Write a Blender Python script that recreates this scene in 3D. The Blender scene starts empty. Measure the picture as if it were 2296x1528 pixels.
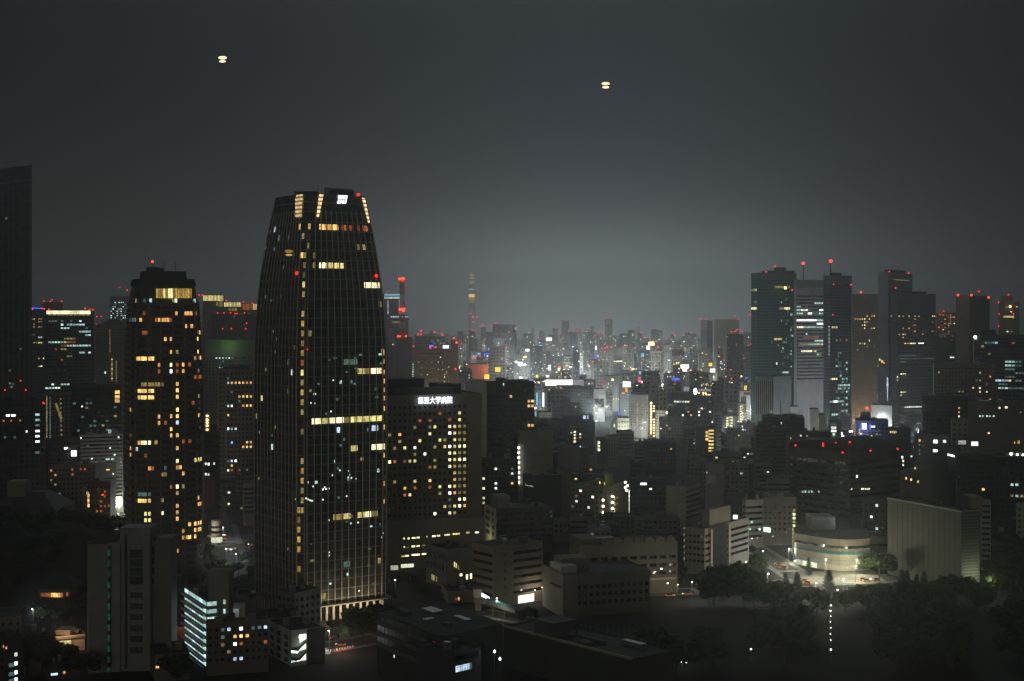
import bpy, math, random
from mathutils import Vector, noise as mnoise
R_ = math.radians
S = bpy.context.scene
COL = S.collection

# ------------------------------------------------------------------ camera
F, CX, HY, CH = 3200.0, 1148.0, 700.0, 150.0      # focal length in photo pixels, optical axis, horizon row, eye height
cam = bpy.data.cameras.new('camera'); camo = bpy.data.objects.new('camera', cam); COL.objects.link(camo)
cam.sensor_width = 36.0; cam.lens = F / 2296.0 * 36.0
cam.shift_y = -(764.0 - HY) / 2296.0
cam.clip_start = 0.5; cam.clip_end = 40000
camo.location = (0, 0, CH); camo.rotation_euler = (R_(90), 0, 0)
S.camera = camo

# ------------------------------------------------------------------ night sky
def lin(c):
    return tuple((x / 255 / 12.92) if x / 255 <= .04045 else ((x / 255 + .055) / 1.055) ** 2.4 for x in c)
W = bpy.data.worlds.new('World'); S.world = W; W.use_nodes = True
nt = W.node_tree; N = nt.nodes; LK = nt.links
for n in list(N): N.remove(n)
def nd(t, **kw):
    n = N.new(t)
    for k, v in kw.items(): setattr(n, k, v)
    return n
def mth(op, a, b=None, c=None):
    n = nd('ShaderNodeMath', operation=op)
    for i, v in enumerate((a, b, c)):
        if v is None: continue
        if isinstance(v, (int, float)): n.inputs[i].default_value = v
        else: LK.new(v, n.inputs[i])
    return n.outputs[0]
tc = nd('ShaderNodeTexCoord'); sx = nd('ShaderNodeSeparateXYZ'); LK.new(tc.outputs['Generated'], sx.inputs[0])
az = mth('ARCTAN2', sx.outputs[0], sx.outputs[1]); el = mth('MAXIMUM', mth('ARCSINE', sx.outputs[2]), 0.0)
def lobe(a0, sa, se):                          # city glow: a bell in azimuth, falling off with height above the horizon
    d = mth('DIVIDE', mth('SUBTRACT', az, a0), sa)
    g = mth('POWER', 2.71828, mth('MULTIPLY', mth('MULTIPLY', d, d), -1.0))
    return mth('MULTIPLY', g, mth('POWER', 2.71828, mth('MULTIPLY', mth('MULTIPLY', mth('DIVIDE', el, se), mth('DIVIDE', el, se)), -1.0)))
def colmul(f, c):
    n = nd('ShaderNodeVectorMath', operation='SCALE'); n.inputs[0].default_value = c; LK.new(f, n.inputs['Scale']); return n.outputs[0]
def vadd(a, b):
    n = nd('ShaderNodeVectorMath', operation='ADD'); LK.new(a, n.inputs[0]); LK.new(b, n.inputs[1]); return n.outputs[0]
front = mth('GREATER_THAN', sx.outputs[1], -0.2)
SKY_LOW, SKY_HAZE_FILL = (.19, .215, .222), (2.15, 2.45, 2.5)
SKY_BASE, SKY_WARM, SKY_CORE = (.0076, .0086, .0096), (.020, .0150, .0105), (.025, .034, .043)
base = colmul(mth('ADD', 1.0, 0.0), SKY_BASE)
warm = colmul(lobe(-.14, .50, .10), SKY_WARM)
core = colmul(lobe(.060, .18, .175), SKY_CORE)
low = colmul(lobe(.06, .16, .048), SKY_LOW)
def fill_lobe(a0, e0, sa, se):                       # added glow above the frame, put into the sky to brighten the haze
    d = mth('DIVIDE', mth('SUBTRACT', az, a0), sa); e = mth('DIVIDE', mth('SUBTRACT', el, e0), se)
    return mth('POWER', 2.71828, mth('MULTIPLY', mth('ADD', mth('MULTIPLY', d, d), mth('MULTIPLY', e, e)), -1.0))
haze_fill = colmul(fill_lobe(.02, .53, .28, .13), SKY_HAZE_FILL)
tot = vadd(vadd(vadd(vadd(base, warm), core), low), haze_fill)
stx = nd('ShaderNodeTexSky', sky_type='NISHITA', sun_disc=False, sun_elevation=R_(-4), sun_rotation=R_(180))
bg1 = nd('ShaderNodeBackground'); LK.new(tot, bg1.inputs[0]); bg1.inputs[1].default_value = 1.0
bg2 = nd('ShaderNodeBackground'); LK.new(stx.outputs[0], bg2.inputs[0]); bg2.inputs[1].default_value = 0.002
ad = nd('ShaderNodeAddShader'); LK.new(bg1.outputs[0], ad.inputs[0]); LK.new(bg2.outputs[0], ad.inputs[1])
wo = nd('ShaderNodeOutputWorld'); LK.new(ad.outputs[0], wo.inputs[0])

# the one distant lamp: the floodlit tower behind the viewer, warm and low
sl = bpy.data.lights.new('tower_glow', 'SUN'); sl.energy = .125; sl.angle = R_(14); sl.color = (1.0, .95, .76)
slo = bpy.data.objects.new('tower_glow', sl); COL.objects.link(slo); slo.rotation_euler = (R_(82), 0, R_(-6))

S.view_settings.view_transform = 'Standard'; S.view_settings.look = 'None'
S.view_settings.exposure = 0.0; S.view_settings.gamma = 1.0
S.render.engine = 'CYCLES'
cy = S.cycles
cy.max_bounces = 4; cy.diffuse_bounces = 2; cy.glossy_bounces = 2; cy.volume_bounces = 0; cy.transmission_bounces = 2
cy.sample_clamp_indirect = 1.0; cy.sample_clamp_direct = 0; cy.use_light_tree = True; cy.caustics_reflective = False
cy.use_denoising = True; cy.denoiser = 'OPENIMAGEDENOISE'; cy.filter_width = 1.25
# ------------------------------------------------------------------ materials
MATS = {}
def newmat(name):
    m = bpy.data.materials.new(name); m.use_nodes = True
    for n in list(m.node_tree.nodes): m.node_tree.nodes.remove(n)
    return m, m.node_tree.nodes, m.node_tree.links
def wall_mat(name, col, rough=.85, var=.35, sc=.12, spec=.3, fine=1.6):
    m, n, l = newmat(name)
    o = n.new('ShaderNodeOutputMaterial'); p = n.new('ShaderNodeBsdfPrincipled'); l.new(p.outputs[0], o.inputs[0])
    g = n.new('ShaderNodeNewGeometry')
    a = n.new('ShaderNodeTexNoise'); a.inputs['Scale'].default_value = sc; a.inputs['Detail'].default_value = 5; l.new(g.outputs['Position'], a.inputs['Vector'])
    mp = n.new('ShaderNodeMapping'); mp.inputs['Scale'].default_value = (fine, fine, fine * .06); l.new(g.outputs['Position'], mp.inputs[0])
    b = n.new('ShaderNodeTexNoise'); b.inputs['Scale'].default_value = 1.0; b.inputs['Detail'].default_value = 3; l.new(mp.outputs[0], b.inputs['Vector'])
    ad = n.new('ShaderNodeMath'); ad.operation = 'ADD'; bs = n.new('ShaderNodeMath'); bs.operation = 'MULTIPLY_ADD'; bs.inputs[1].default_value = .4; bs.inputs[2].default_value = .3; l.new(b.outputs[0], bs.inputs[0]); l.new(a.outputs[0], ad.inputs[0]); l.new(bs.outputs[0], ad.inputs[1])
    mr = n.new('ShaderNodeMapRange'); mr.inputs[1].default_value = .6; mr.inputs[2].default_value = 1.4; mr.inputs[3].default_value = 1 - var; mr.inputs[4].default_value = 1 + var * .6
    l.new(ad.outputs[0], mr.inputs[0])
    vm = n.new('ShaderNodeVectorMath'); vm.operation = 'SCALE'; vm.inputs[0].default_value = col; l.new(mr.outputs[0], vm.inputs['Scale'])
    l.new(vm.outputs[0], p.inputs['Base Color']); p.inputs['Roughness'].default_value = rough; p.inputs['Specular IOR Level'].default_value = spec
    MATS[name] = m; return m
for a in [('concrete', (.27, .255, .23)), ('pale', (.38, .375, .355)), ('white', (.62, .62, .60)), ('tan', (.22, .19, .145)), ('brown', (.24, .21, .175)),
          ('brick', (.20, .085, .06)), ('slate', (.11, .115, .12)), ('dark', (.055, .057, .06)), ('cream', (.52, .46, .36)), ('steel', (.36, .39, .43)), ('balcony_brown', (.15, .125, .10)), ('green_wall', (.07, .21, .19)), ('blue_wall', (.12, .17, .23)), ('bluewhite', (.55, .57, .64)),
          ('beige', (.36, .32, .26)), ('roofing', (.026, .028, .030)), ('teal', (.05, .17, .19)), ('lamplit_stucco', (.42, .38, .27)), ('tile', (.05, .055, .06)), ('olive', (.10, .11, .09))]:
    wall_mat(*a)
wall_mat('taxi', (.6, .28, .04), .4, .05)
wall_mat('fin', (.56, .53, .47), .6, .15)
wall_mat('band', (.24, .235, .215), .6, .2)
wall_mat('redpaint', (.55, .05, .04), .5, .2)
wall_mat('green_lit_wall', (.16, .24, .12), .8, .2)
wall_mat('asphalt', (.075, .075, .072), .9, .3, .3)
wall_mat('paving', (.28, .27, .24), .9, .25, .3)
wall_mat('paint', (.75, .75, .72), .8, .15, .8)
wall_mat('earth', (.014, .016, .013), 1.0, .5, .05)
wall_mat('turf', (.018, .025, .012), 1.0, .4, .1)
wall_mat('bark', (.09, .07, .05), .9, .3, .8)
wall_mat('metal', (.25, .26, .27), .45, .1, .5, .5)
wall_mat('gray_metal', (.10, .10, .105), .5, .1, .5, .5)
wall_mat('panel_dark', (.070, .071, .062))
wall_mat('panel_wall', (.105, .109, .093), .75, .32, .5)
def glass_mat(name, col, rough=.12, spec=.6):
    m, n, l = newmat(name)
    o = n.new('ShaderNodeOutputMaterial'); p = n.new('ShaderNodeBsdfPrincipled'); l.new(p.outputs[0], o.inputs[0])
    g = n.new('ShaderNodeNewGeometry'); a = n.new('ShaderNodeTexNoise'); a.inputs['Scale'].default_value = .23; a.inputs['Detail'].default_value = 4
    l.new(g.outputs['Position'], a.inputs['Vector'])
    mr = n.new('ShaderNodeMapRange'); mr.inputs[1].default_value = .3; mr.inputs[2].default_value = .7; mr.inputs[3].default_value = .35; mr.inputs[4].default_value = 1.5; l.new(a.outputs[0], mr.inputs[0])
    vm = n.new('ShaderNodeVectorMath'); vm.operation = 'SCALE'; vm.inputs[0].default_value = col; l.new(mr.outputs[0], vm.inputs['Scale'])
    l.new(vm.outputs[0], p.inputs['Base Color']); p.inputs['Roughness'].default_value = rough; p.inputs['Specular IOR Level'].default_value = spec
    MATS[name] = m; return m
glass_mat('glass', (.016, .021, .024)); glass_mat('glass_green', (.03, .06, .055), .2); glass_mat('glass_blue', (.035, .045, .06), .2); glass_mat('glass_black', (.080, .096, .092), .22)
def leaf_mat(name, col):
    m, n, l = newmat(name)
    o = n.new('ShaderNodeOutputMaterial'); p = n.new('ShaderNodeBsdfPrincipled'); l.new(p.outputs[0], o.inputs[0])
    g = n.new('ShaderNodeNewGeometry'); a = n.new('ShaderNodeTexNoise'); a.inputs['Scale'].default_value = .5; l.new(g.outputs['Position'], a.inputs['Vector'])
    mr = n.new('ShaderNodeMapRange'); mr.inputs[3].default_value = .45; mr.inputs[4].default_value = 1.5; l.new(a.outputs[0], mr.inputs[0])
    vm = n.new('ShaderNodeVectorMath'); vm.operation = 'SCALE'; vm.inputs[0].default_value = col; l.new(mr.outputs[0], vm.inputs['Scale'])
    l.new(vm.outputs[0], p.inputs['Base Color']); p.inputs['Roughness'].default_value = .8; p.inputs['Specular IOR Level'].default_value = .2
    MATS[name] = m
leaf_mat('leaf', (.045, .065, .022)); leaf_mat('needle', (.028, .042, .022))
def em(name, rgb, st, vary=True, samp='NONE', stripes=None):
    m, n, l = newmat(name)
    o = n.new('ShaderNodeOutputMaterial'); e = n.new('ShaderNodeEmission'); l.new(e.outputs[0], o.inputs[0])
    e.inputs[0].default_value = (*lin(rgb), 1); e.inputs[1].default_value = st
    if vary:                                         # rooms differ: brighter lamps, blinds, furniture seen through the pane
        g = n.new('ShaderNodeNewGeometry'); oi = n.new('ShaderNodeObjectInfo')
        a = n.new('ShaderNodeTexNoise'); a.inputs['Scale'].default_value = .9; a.inputs['Detail'].default_value = 4; a.inputs['Roughness'].default_value = .7
        l.new(g.outputs['Position'], a.inputs['Vector'])
        mr = n.new('ShaderNodeMapRange'); mr.inputs[1].default_value = .32; mr.inputs[2].default_value = .68; mr.inputs[3].default_value = .35; mr.inputs[4].default_value = 1.45; l.new(a.outputs[0], mr.inputs[0])
        m2 = n.new('ShaderNodeMapRange'); m2.inputs[3].default_value = .55 * st; m2.inputs[4].default_value = 1.3 * st; l.new(oi.outputs['Random'], m2.inputs[0])
        mu = n.new('ShaderNodeMath'); mu.operation = 'MULTIPLY'; l.new(mr.outputs[0], mu.inputs[0]); l.new(m2.outputs[0], mu.inputs[1])
        out = mu.outputs[0]
        if stripes:
            sp = n.new('ShaderNodeSeparateXYZ'); l.new(g.outputs['Position'], sp.inputs[0])
            s1 = n.new('ShaderNodeMath'); s1.operation = 'SINE'; q = n.new('ShaderNodeMath'); q.operation = 'MULTIPLY'; q.inputs[1].default_value = stripes
            l.new(sp.outputs[2], q.inputs[0]); l.new(q.outputs[0], s1.inputs[0])
            r = n.new('ShaderNodeMapRange'); r.inputs[1].default_value = -.5; r.inputs[2].default_value = .4; r.inputs[3].default_value = .3; r.inputs[4].default_value = 1.2; l.new(s1.outputs[0], r.inputs[0])
            q2 = n.new('ShaderNodeMath'); q2.operation = 'MULTIPLY'; l.new(out, q2.inputs[0]); l.new(r.outputs[0], q2.inputs[1]); out = q2.outputs[0]
        l.new(out, e.inputs[1])
    m.cycles.emission_sampling = samp
    MATS[name] = m
em('y', (255, 238, 150), 1.0); em('Y', (255, 246, 190), 1.9); em('w', (245, 255, 235), 1.7); em('W', (250, 255, 255), 3.0, False)
em('d', (170, 150, 90), .75); em('o', (255, 190, 110), .95); em('O', (255, 205, 120), 1.5); em('r', (205, 110, 60), .6); em('b', (200, 230, 255), 1.25)
em('g', (170, 225, 200), .75); em('c', (110, 150, 145), .5); em('C', (190, 235, 225), 1.0); em('G', (40, 190, 130), .10)
em('gold', (235, 190, 95), .6); em('strip', (255, 214, 150), 1.25, True, 'NONE', 3.1)
em('red_lamp', (255, 32, 26), 3.0, False); em('red_hot', (255, 62, 34), 4.2, False); em('red_faint', (220, 50, 50), .9, False)
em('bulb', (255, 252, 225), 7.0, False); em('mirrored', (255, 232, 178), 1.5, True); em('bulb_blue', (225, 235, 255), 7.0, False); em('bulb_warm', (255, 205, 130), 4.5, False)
em('sign_white', (252, 250, 255), 2.4, False, 'AUTO'); em('sign_blue', (60, 90, 255), 2.2, False); em('sign_yellow', (255, 220, 60), 1.6, False)
em('sign_orange', (255, 170, 70), 1.3, False); em('sign_pink', (255, 110, 140), 1.5, False); em('sign_green', (110, 230, 160), 1.2, False); em('sign_cyan', (120, 215, 255), 1.1, False)
em('sign_soft', (205, 210, 215), .55, True); em('sign_red', (255, 60, 40), 1.4, False); em('letter', (228, 238, 255), 3.2, False); em('sign_grey', (200, 200, 205), .5, False)
em('shop', (235, 240, 205), 1.0); em('lobby', (255, 226, 150), 1.7)

# ------------------------------------------------------------------ mesh helpers
def P(px, py, Y): return ((px - CX) / F * Y, Y, CH - (py - HY) / F * Y)
def gp(px, py, z=0.0):
    Y = (CH - z) * F / (py - HY); return ((px - CX) / F * Y, Y)
class M:
    def __init__(s): s.v = []; s.f = []
    def add(s, v, f):
        k = len(s.v); s.v += [tuple(p) for p in v]; s.f += [tuple(i + k for i in q) for q in f]
    def box(s, x0, x1, y0, y1, z0, z1):
        s.prism([(x0, y0), (x1, y0), (x1, y1), (x0, y1)], z0, z1)
    def prism(s, poly, z0, z1, top=None):
        n = len(poly); t = top or poly
        s.add([(x, y, z0) for x, y in poly] + [(x, y, z1) for x, y in t],
              [(i, (i + 1) % n, n + (i + 1) % n, n + i) for i in range(n)] + [tuple(range(n))[::-1], tuple(range(n, 2 * n))])
    def beam(s, p, q, r, n=4):
        p, q = Vector(p), Vector(q); d = (q - p).normalized()
        a = d.cross(Vector((0, 0, 1)) if abs(d.z) < .9 else Vector((1, 0, 0))).normalized(); b = d.cross(a)
        ring = [a * math.cos(2 * math.pi * i / n + .785) * r + b * math.sin(2 * math.pi * i / n + .785) * r for i in range(n)]
        s.add([p + c for c in ring] + [q + c for c in ring], [(i, (i + 1) % n, n + (i + 1) % n, n + i) for i in range(n)] + [tuple(range(n))[::-1], tuple(range(n, 2 * n))])
    def cone(s, c, r0, r1, z0, z1, n=10):
        s.prism([(c[0] + r0 * math.cos(6.2832 * i / n), c[1] + r0 * math.sin(6.2832 * i / n)) for i in range(n)], z0, z1,
                [(c[0] + r1 * math.cos(6.2832 * i / n), c[1] + r1 * math.sin(6.2832 * i / n)) for i in range(n)])
    def sphere(s, c, r, n=8, m=5, sz=1.0):
        v = [(c[0], c[1], c[2] + r * sz)]; f = []
        for j in range(1, m):
            t = math.pi * j / m
            v += [(c[0] + r * math.sin(t) * math.cos(6.2832 * i / n), c[1] + r * math.sin(t) * math.sin(6.2832 * i / n), c[2] + r * sz * math.cos(t)) for i in range(n)]
        v.append((c[0], c[1], c[2] - r * sz)); L = len(v) - 1
        for i in range(n): f += [(0, 1 + i, 1 + (i + 1) % n), (L, 1 + (m - 2) * n + (i + 1) % n, 1 + (m - 2) * n + i)]
        for j in range(m - 2):
            for i in range(n): a = 1 + j * n; f.append((a + i, a + n + i, a + n + (i + 1) % n, a + (i + 1) % n))
        s.add(v, f)
    def slab(s, q, d):                       # a quad given thickness along the vector d
        q = [Vector(p) for p in q]; d = Vector(d); n = len(q)
        s.add([p for p in q] + [p + d for p in q], [tuple(range(n)), tuple(range(n, 2 * n))[::-1]] + [(i, n + i, n + (i + 1) % n, (i + 1) % n) for i in range(n)])
    def build(s, name, mat, parent=None, root=None):
        me = bpy.data.meshes.new(name); o = Vector((0, 0, 0))
        r = root or parent
        if r is not None: o = r.location if r.parent is None else r.parent.location
        me.from_pydata([(x - o[0], y - o[1], z - o[2]) for x, y, z in s.v], [], s.f)
        me.materials.append(MATS[mat] if isinstance(mat, str) else mat)
        ob = bpy.data.objects.new(name, me); COL.objects.link(ob)
        if parent is not None: ob.parent = parent
        return ob
def tag(o, label=None, cat=None, group=None, kind=None):
    for k, v in (('label', label), ('category', cat), ('group', group), ('kind', kind)):
        if v: o[k] = v
    return o
def empty(name, loc, label, cat, group=None):
    o = bpy.data.objects.new(name, None); o.empty_display_size = 1; o.location = loc; COL.objects.link(o)
    return tag(o, label, cat, group)
def copy_tree(o, parent=None):
    c = o.copy(); COL.objects.link(c); c.parent = parent
    for ch in o.children: copy_tree(ch, c)
    return c
def inset(poly, r):
    n = len(poly); out = []
    for i in range(n):
        p0, p1, p2 = Vector(poly[i - 1]), Vector(poly[i]), Vector(poly[(i + 1) % n])
        d1 = (p1 - p0).normalized(); d2 = (p2 - p1).normalized()
        n1 = Vector((-d1.y, d1.x)); n2 = Vector((-d2.y, d2.x)); b = (n1 + n2)
        b = b / max(b.length_squared, 1e-6) * 2
        out.append(tuple(p1 + b * r))
    return out

# ------------------------------------------------------------------ buildings
FOOT = []; ALLB = []
class B:
    def __init__(s, name, label, cat, poly, H, wall, group=None, prof=None, z0=0.0):
        s.poly = [tuple(p) for p in poly]; s.n = len(poly); s.H = H; s.z0 = z0; s.wall = wall; s.prof = prof
        s.c = (sum(p[0] for p in poly) / s.n, sum(p[1] for p in poly) / s.n)
        s.root = empty(name, (s.c[0], s.c[1], z0), label, cat, group)
        s.face = {}; s.done = set()
        FOOT.append((s.c[0], s.c[1], max(math.hypot(p[0] - s.c[0], p[1] - s.c[1]) for p in poly)))
    def sc(s, z):
        if not s.prof: return 1.0
        p = s.prof
        if z <= p[0][0]: return p[0][1]
        for (a, b), (c, d) in zip(p, p[1:]):
            if z <= c: return b + (d - b) * (z - a) / (c - a)
        return p[-1][1]
    def xy(s, i, z):
        k = s.sc(z); return (s.c[0] + (s.poly[i][0] - s.c[0]) * k, s.c[1] + (s.poly[i][1] - s.c[1]) * k)
    def nrm(s, e):
        p, q = s.poly[e], s.poly[(e + 1) % s.n]; d = Vector((q[0] - p[0], q[1] - p[1])).normalized(); return Vector((d.y, -d.x, 0))
    def pt(s, e, t, z, off=0.0):
        p, q = s.xy(e, z), s.xy((e + 1) % s.n, z); nv = s.nrm(e)
        return Vector((p[0] + (q[0] - p[0]) * t + nv.x * off, p[1] + (q[1] - p[1]) * t + nv.y * off, z))
    def vis(s, e):
        p, q = s.poly[e], s.poly[(e + 1) % s.n]; nv = s.nrm(e)
        return (p[0] + q[0]) * nv.x + (p[1] + q[1]) * nv.y < 0
    def length(s, e):
        p, q = s.poly[e], s.poly[(e + 1) % s.n]; return math.hypot(p[0] - q[0], p[1] - q[1])
    def part(s, m, name, mat, parent=None): return m.build(name, mat, parent or s.root, s.root)
    def facade(s, fh=3.6, bw=3.0, wf=.6, hf=.5, modes='gggg', top=2.0, base=4.0, rec=.35, glass='glass', roof='roofing', plain=False):
        m = M()
        for e in range(s.n):
            p, q = s.poly[e], s.poly[(e + 1) % s.n]; nv = s.nrm(e); L = s.length(e)
            md = modes[e] if e < len(modes) else 'b'
            if not s.vis(e) or md == 'b' or L < 1.5 * bw:
                if md != 'b' and s.vis(e) and L > 2.0: pass
                m.add([(p[0], p[1], s.z0), (q[0], q[1], s.z0), (q[0], q[1], s.H), (p[0], p[1], s.H)], [(0, 1, 2, 3)]); continue
            c = 1 if md == 's' else max(1, round(L / bw)); w = min(.97, 1 - .6 / L) if md == 's' else wf
            rows = []; z = s.H - top
            while z - fh > s.z0 + base: rows.append((z - fh + fh * (1 - hf) * .55, z - fh + fh * (1 - hf) * .55 + fh * hf)); z -= fh
            rows.reverse(); s.face[e] = (c, w, rows, rec)
            T = [0.0]
            for i in range(c): T += [(i + (1 - w) / 2) / c, (i + 1 - (1 - w) / 2) / c]
            T.append(1.0); Z = [s.z0]
            for a, b in rows: Z += [a, b]
            Z.append(s.H); k = len(T); v = []; f = []
            for z in Z:
                for t in T: v.append((p[0] + (q[0] - p[0]) * t, p[1] + (q[1] - p[1]) * t, z))
            for j in range(len(Z) - 1):
                for i in range(k - 1):
                    a = j * k + i; ids = (a, a + 1, a + k + 1, a + k)
                    if i % 2 and j % 2:
                        b0 = len(v)
                        for x in ids: v.append((v[x][0] - nv.x * rec, v[x][1] - nv.y * rec, v[x][2]))
                        for u in range(4): f.append((ids[u], b0 + u, b0 + (u + 1) % 4, ids[(u + 1) % 4]))
                    else: f.append(ids)
            m.add(v, f)
        s.part(m, 'wall', s.wall)
        if s.face:
            g = M(); g.prism(inset(s.poly, rec + .03), s.z0 + .2, s.H - 1.2); s.part(g, 'glazing', glass)
        r = M(); r.prism(inset(s.poly, .06), s.H - 1.1, s.H - .6); s.part(r, 'roof', roof)
        return s
    def hit(s, px, py):
        u = (px - CX) / F; best = None; near = None
        for e in range(s.n):
            if not s.vis(e): continue
            z = s.H * .5
            for _ in range(6):
                p, q = s.xy(e, z), s.xy((e + 1) % s.n, z); den = (q[0] - p[0]) - u * (q[1] - p[1])
                if abs(den) < 1e-6: t = -1; break
                t = (u * p[1] - p[0]) / den; Y = p[1] + t * (q[1] - p[1]); z = CH - (py - HY) / F * Y
            if -.002 <= t <= 1.002 and (best is None or Y < best[3]): best = (e, min(max(t, 0), 1), z, Y)
            mis = max(-t, t - 1, 0)
            if near is None or mis < near[0]: near = (mis, (e, min(max(t, 0), 1), z, Y))
        return best or (near[1] if near and near[0] < .25 else None)
    def pane(s, e, t0, t1, z0, z1, key, name='window', off=None, th=.12):
        if off is None: off = .06
        m = M(); a = [s.pt(e, t0, z0, off), s.pt(e, t1, z0, off), s.pt(e, t1, z1, off), s.pt(e, t0, z1, off)]
        m.slab(a, -s.nrm(e) * th); return s.part(m, name, key)
    def lit(s, px, py, key, px1=None, sz=None, name='window'):
        h = s.hit(px, py)
        if not h: return
        e, t, z, Y = h
        if sz or e not in s.face:
            w, hh = sz or (1.6, 1.6); L = s.length(e) * s.sc(z); t1 = t
            if px1 is not None:
                h1 = s.hit(px1, py)
                if h1 and h1[0] == e: t, t1 = min(t, h1[1]), max(t, h1[1])
                dt = 0
            else: dt = w / 2 / L
            return s.pane(e, max(t - dt, .005), min(t1 + dt, .995), z - hh / 2, z + hh / 2, key, name, .12)
        c, w, rows, rec = s.face[e]
        if not rows: return
        j = min(range(len(rows)), key=lambda i: abs((rows[i][0] + rows[i][1]) / 2 - z))
        if c == 1:                                           # ribbon window: light the run itself
            L = s.length(e)
            t1 = t
            if px1 is not None:
                h1 = s.hit(px1, py)
                if h1 and h1[0] == e: t1 = h1[1]
            else: t, t1 = t - .9 / L, t1 + .9 / L
            return s.pane(e, max(min(t, t1), .02), min(max(t, t1), .98), rows[j][0], rows[j][1], key, name, -rec * .5)
        if px1 is not None and s.n > 12:
            x = px
            while x < px1: s.lit(x, py, key); x += 3.0
            return s.lit(px1, py, key)
        i0 = i1 = min(int(t * c), c - 1)
        if px1 is not None:
            h1 = s.hit(px1, py)
            if h1 and h1[0] == e: i1 = min(int(h1[1] * c), c - 1)
        for i in range(min(i0, i1), max(i0, i1) + 1):
            if (e, i, j) in s.done: continue
            s.done.add((e, i, j))
            s.pane(e, (i + (1 - w) / 2) / c, (i + 1 - (1 - w) / 2) / c, rows[j][0], rows[j][1], key, name, -rec * .5)
    def lits(s, ox, oy, k, L):
        for q in L:
            if len(q) == 3: s.lit(ox + q[0] / k, oy + q[1] / k, q[2])
            else: s.lit(ox + q[0] / k, oy + q[1] / k, q[2], ox + q[3] / k)
    def rand(s, n, keys, seed, x0=None, y0=None, x1=None, y1=None):
        rd = random.Random(seed)
        for _ in range(n):
            s.lit(rd.uniform(x0, x1), rd.uniform(y0, y1), rd.choice(keys))
    def roofbox(s, u0, u1, v0, v1, h, name='penthouse', mat=None, z=None):
        c, r, l = Vector(s.poly[0]), Vector(s.poly[1]), Vector(s.poly[-1]); f = lambda u, v: tuple(c + (r - c) * u + (l - c) * v)
        m = M(); z = s.H - .6 if z is None else z; m.prism([f(u0, v0), f(u1, v0), f(u1, v1), f(u0, v1)], z, s.H + h); return s.part(m, name, mat or s.wall)
    def clutter(s, n, seed, big=2.5):
        rd = random.Random(seed); used = []
        for _ in range(n):
            for _t in range(12):
                u, v = rd.uniform(.08, .75), rd.uniform(.08, .75); w, d = rd.uniform(.06, .2), rd.uniform(.06, .2)
                if all(abs(u - a) > .2 or abs(v - b) > .2 for a, b in used): break
            else: continue
            used.append((u, v))
            k = rd.choice(['air_unit', 'air_unit', 'water_tank', 'stair_house'])
            s.roofbox(u, u + w, v, v + d, rd.uniform(.6, big) + (1.0 if k == 'stair_house' else 0), k, rd.choice(['metal', 'slate', s.wall]))
    def beacon(s, px, py, r=2.4, key='red_lamp', Y=None, mast=True):
        Y = Y or min(p[1] for p in s.poly) + 3; x, y, z = P(px, py, Y); par = s.root
        m = M(); R = r * .78 * Y / F
        if mast and z > s.H + .5:
            q = M(); q.beam((x, y, s.H - .8), (x, y, z - R * .8), max(.12, .25 * Y / F)); par = s.part(q, 'mast', 'gray_metal')
        m.sphere((x, y, z), R, 8, 5); return s.part(m, 'warning_light', key, par)
    def mast(s, px, y0, y1, r=.25, Y=None):
        Y = Y or s.c[1]; a, b = P(px, y0, Y), P(px, y1, Y); m = M(); m.beam((a[0], a[1], s.H - .8), b, r); return s.part(m, 'antenna', 'gray_metal')
def footprint(x0, xc, x1, D, th, dl=22.0, dr=22.0):
    if th >= 80: th += math.degrees(math.atan((.5 * (x0 + x1) - CX) / F))
    th = R_(th); c = ((xc - CX) / F * D, D); l = (-math.cos(th), math.sin(th)); r = (math.sin(th), math.cos(th))
    u0, u1 = (x0 - CX) / F, (x1 - CX) / F
    L = (c[0] - u0 * c[1]) / (math.cos(th) + u0 * math.sin(th)) if x0 < xc else dl
    Rr = (u1 * c[1] - c[0]) / (math.sin(th) - u1 * math.cos(th)) if x1 > xc else dr
    if not 4 < L < 90: L = dl
    if not 2 < Rr < 160: Rr = dr
    a = (c[0] + r[0] * Rr, c[1] + r[1] * Rr); b = (c[0] + l[0] * L, c[1] + l[1] * L)
    return [c, a, (a[0] + l[0] * L, a[1] + l[1] * L), b]
def bl(name, label, x0, xc, x1, yt, D, th, wall, fh=3.6, bw=3.0, wf=.6, hf=.5, modes='gbbg', cat='building', group=None, dl=22, dr=22, nc=None, **kw):
    b = B(name, label, cat, footprint(x0, xc, x1, D, th, dl, dr), CH - (yt - HY) / F * D, wall, group)
    b.facade(fh, bw, wf, hf, modes, **kw); ALLB.append((b, x0, x1, yt, D))
    if nc is None: nc = 3 if D < 1500 and x1 - x0 > 30 else 0
    if nc: b.clutter(nc, int(x0 * 7 + yt))
    return b
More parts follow.
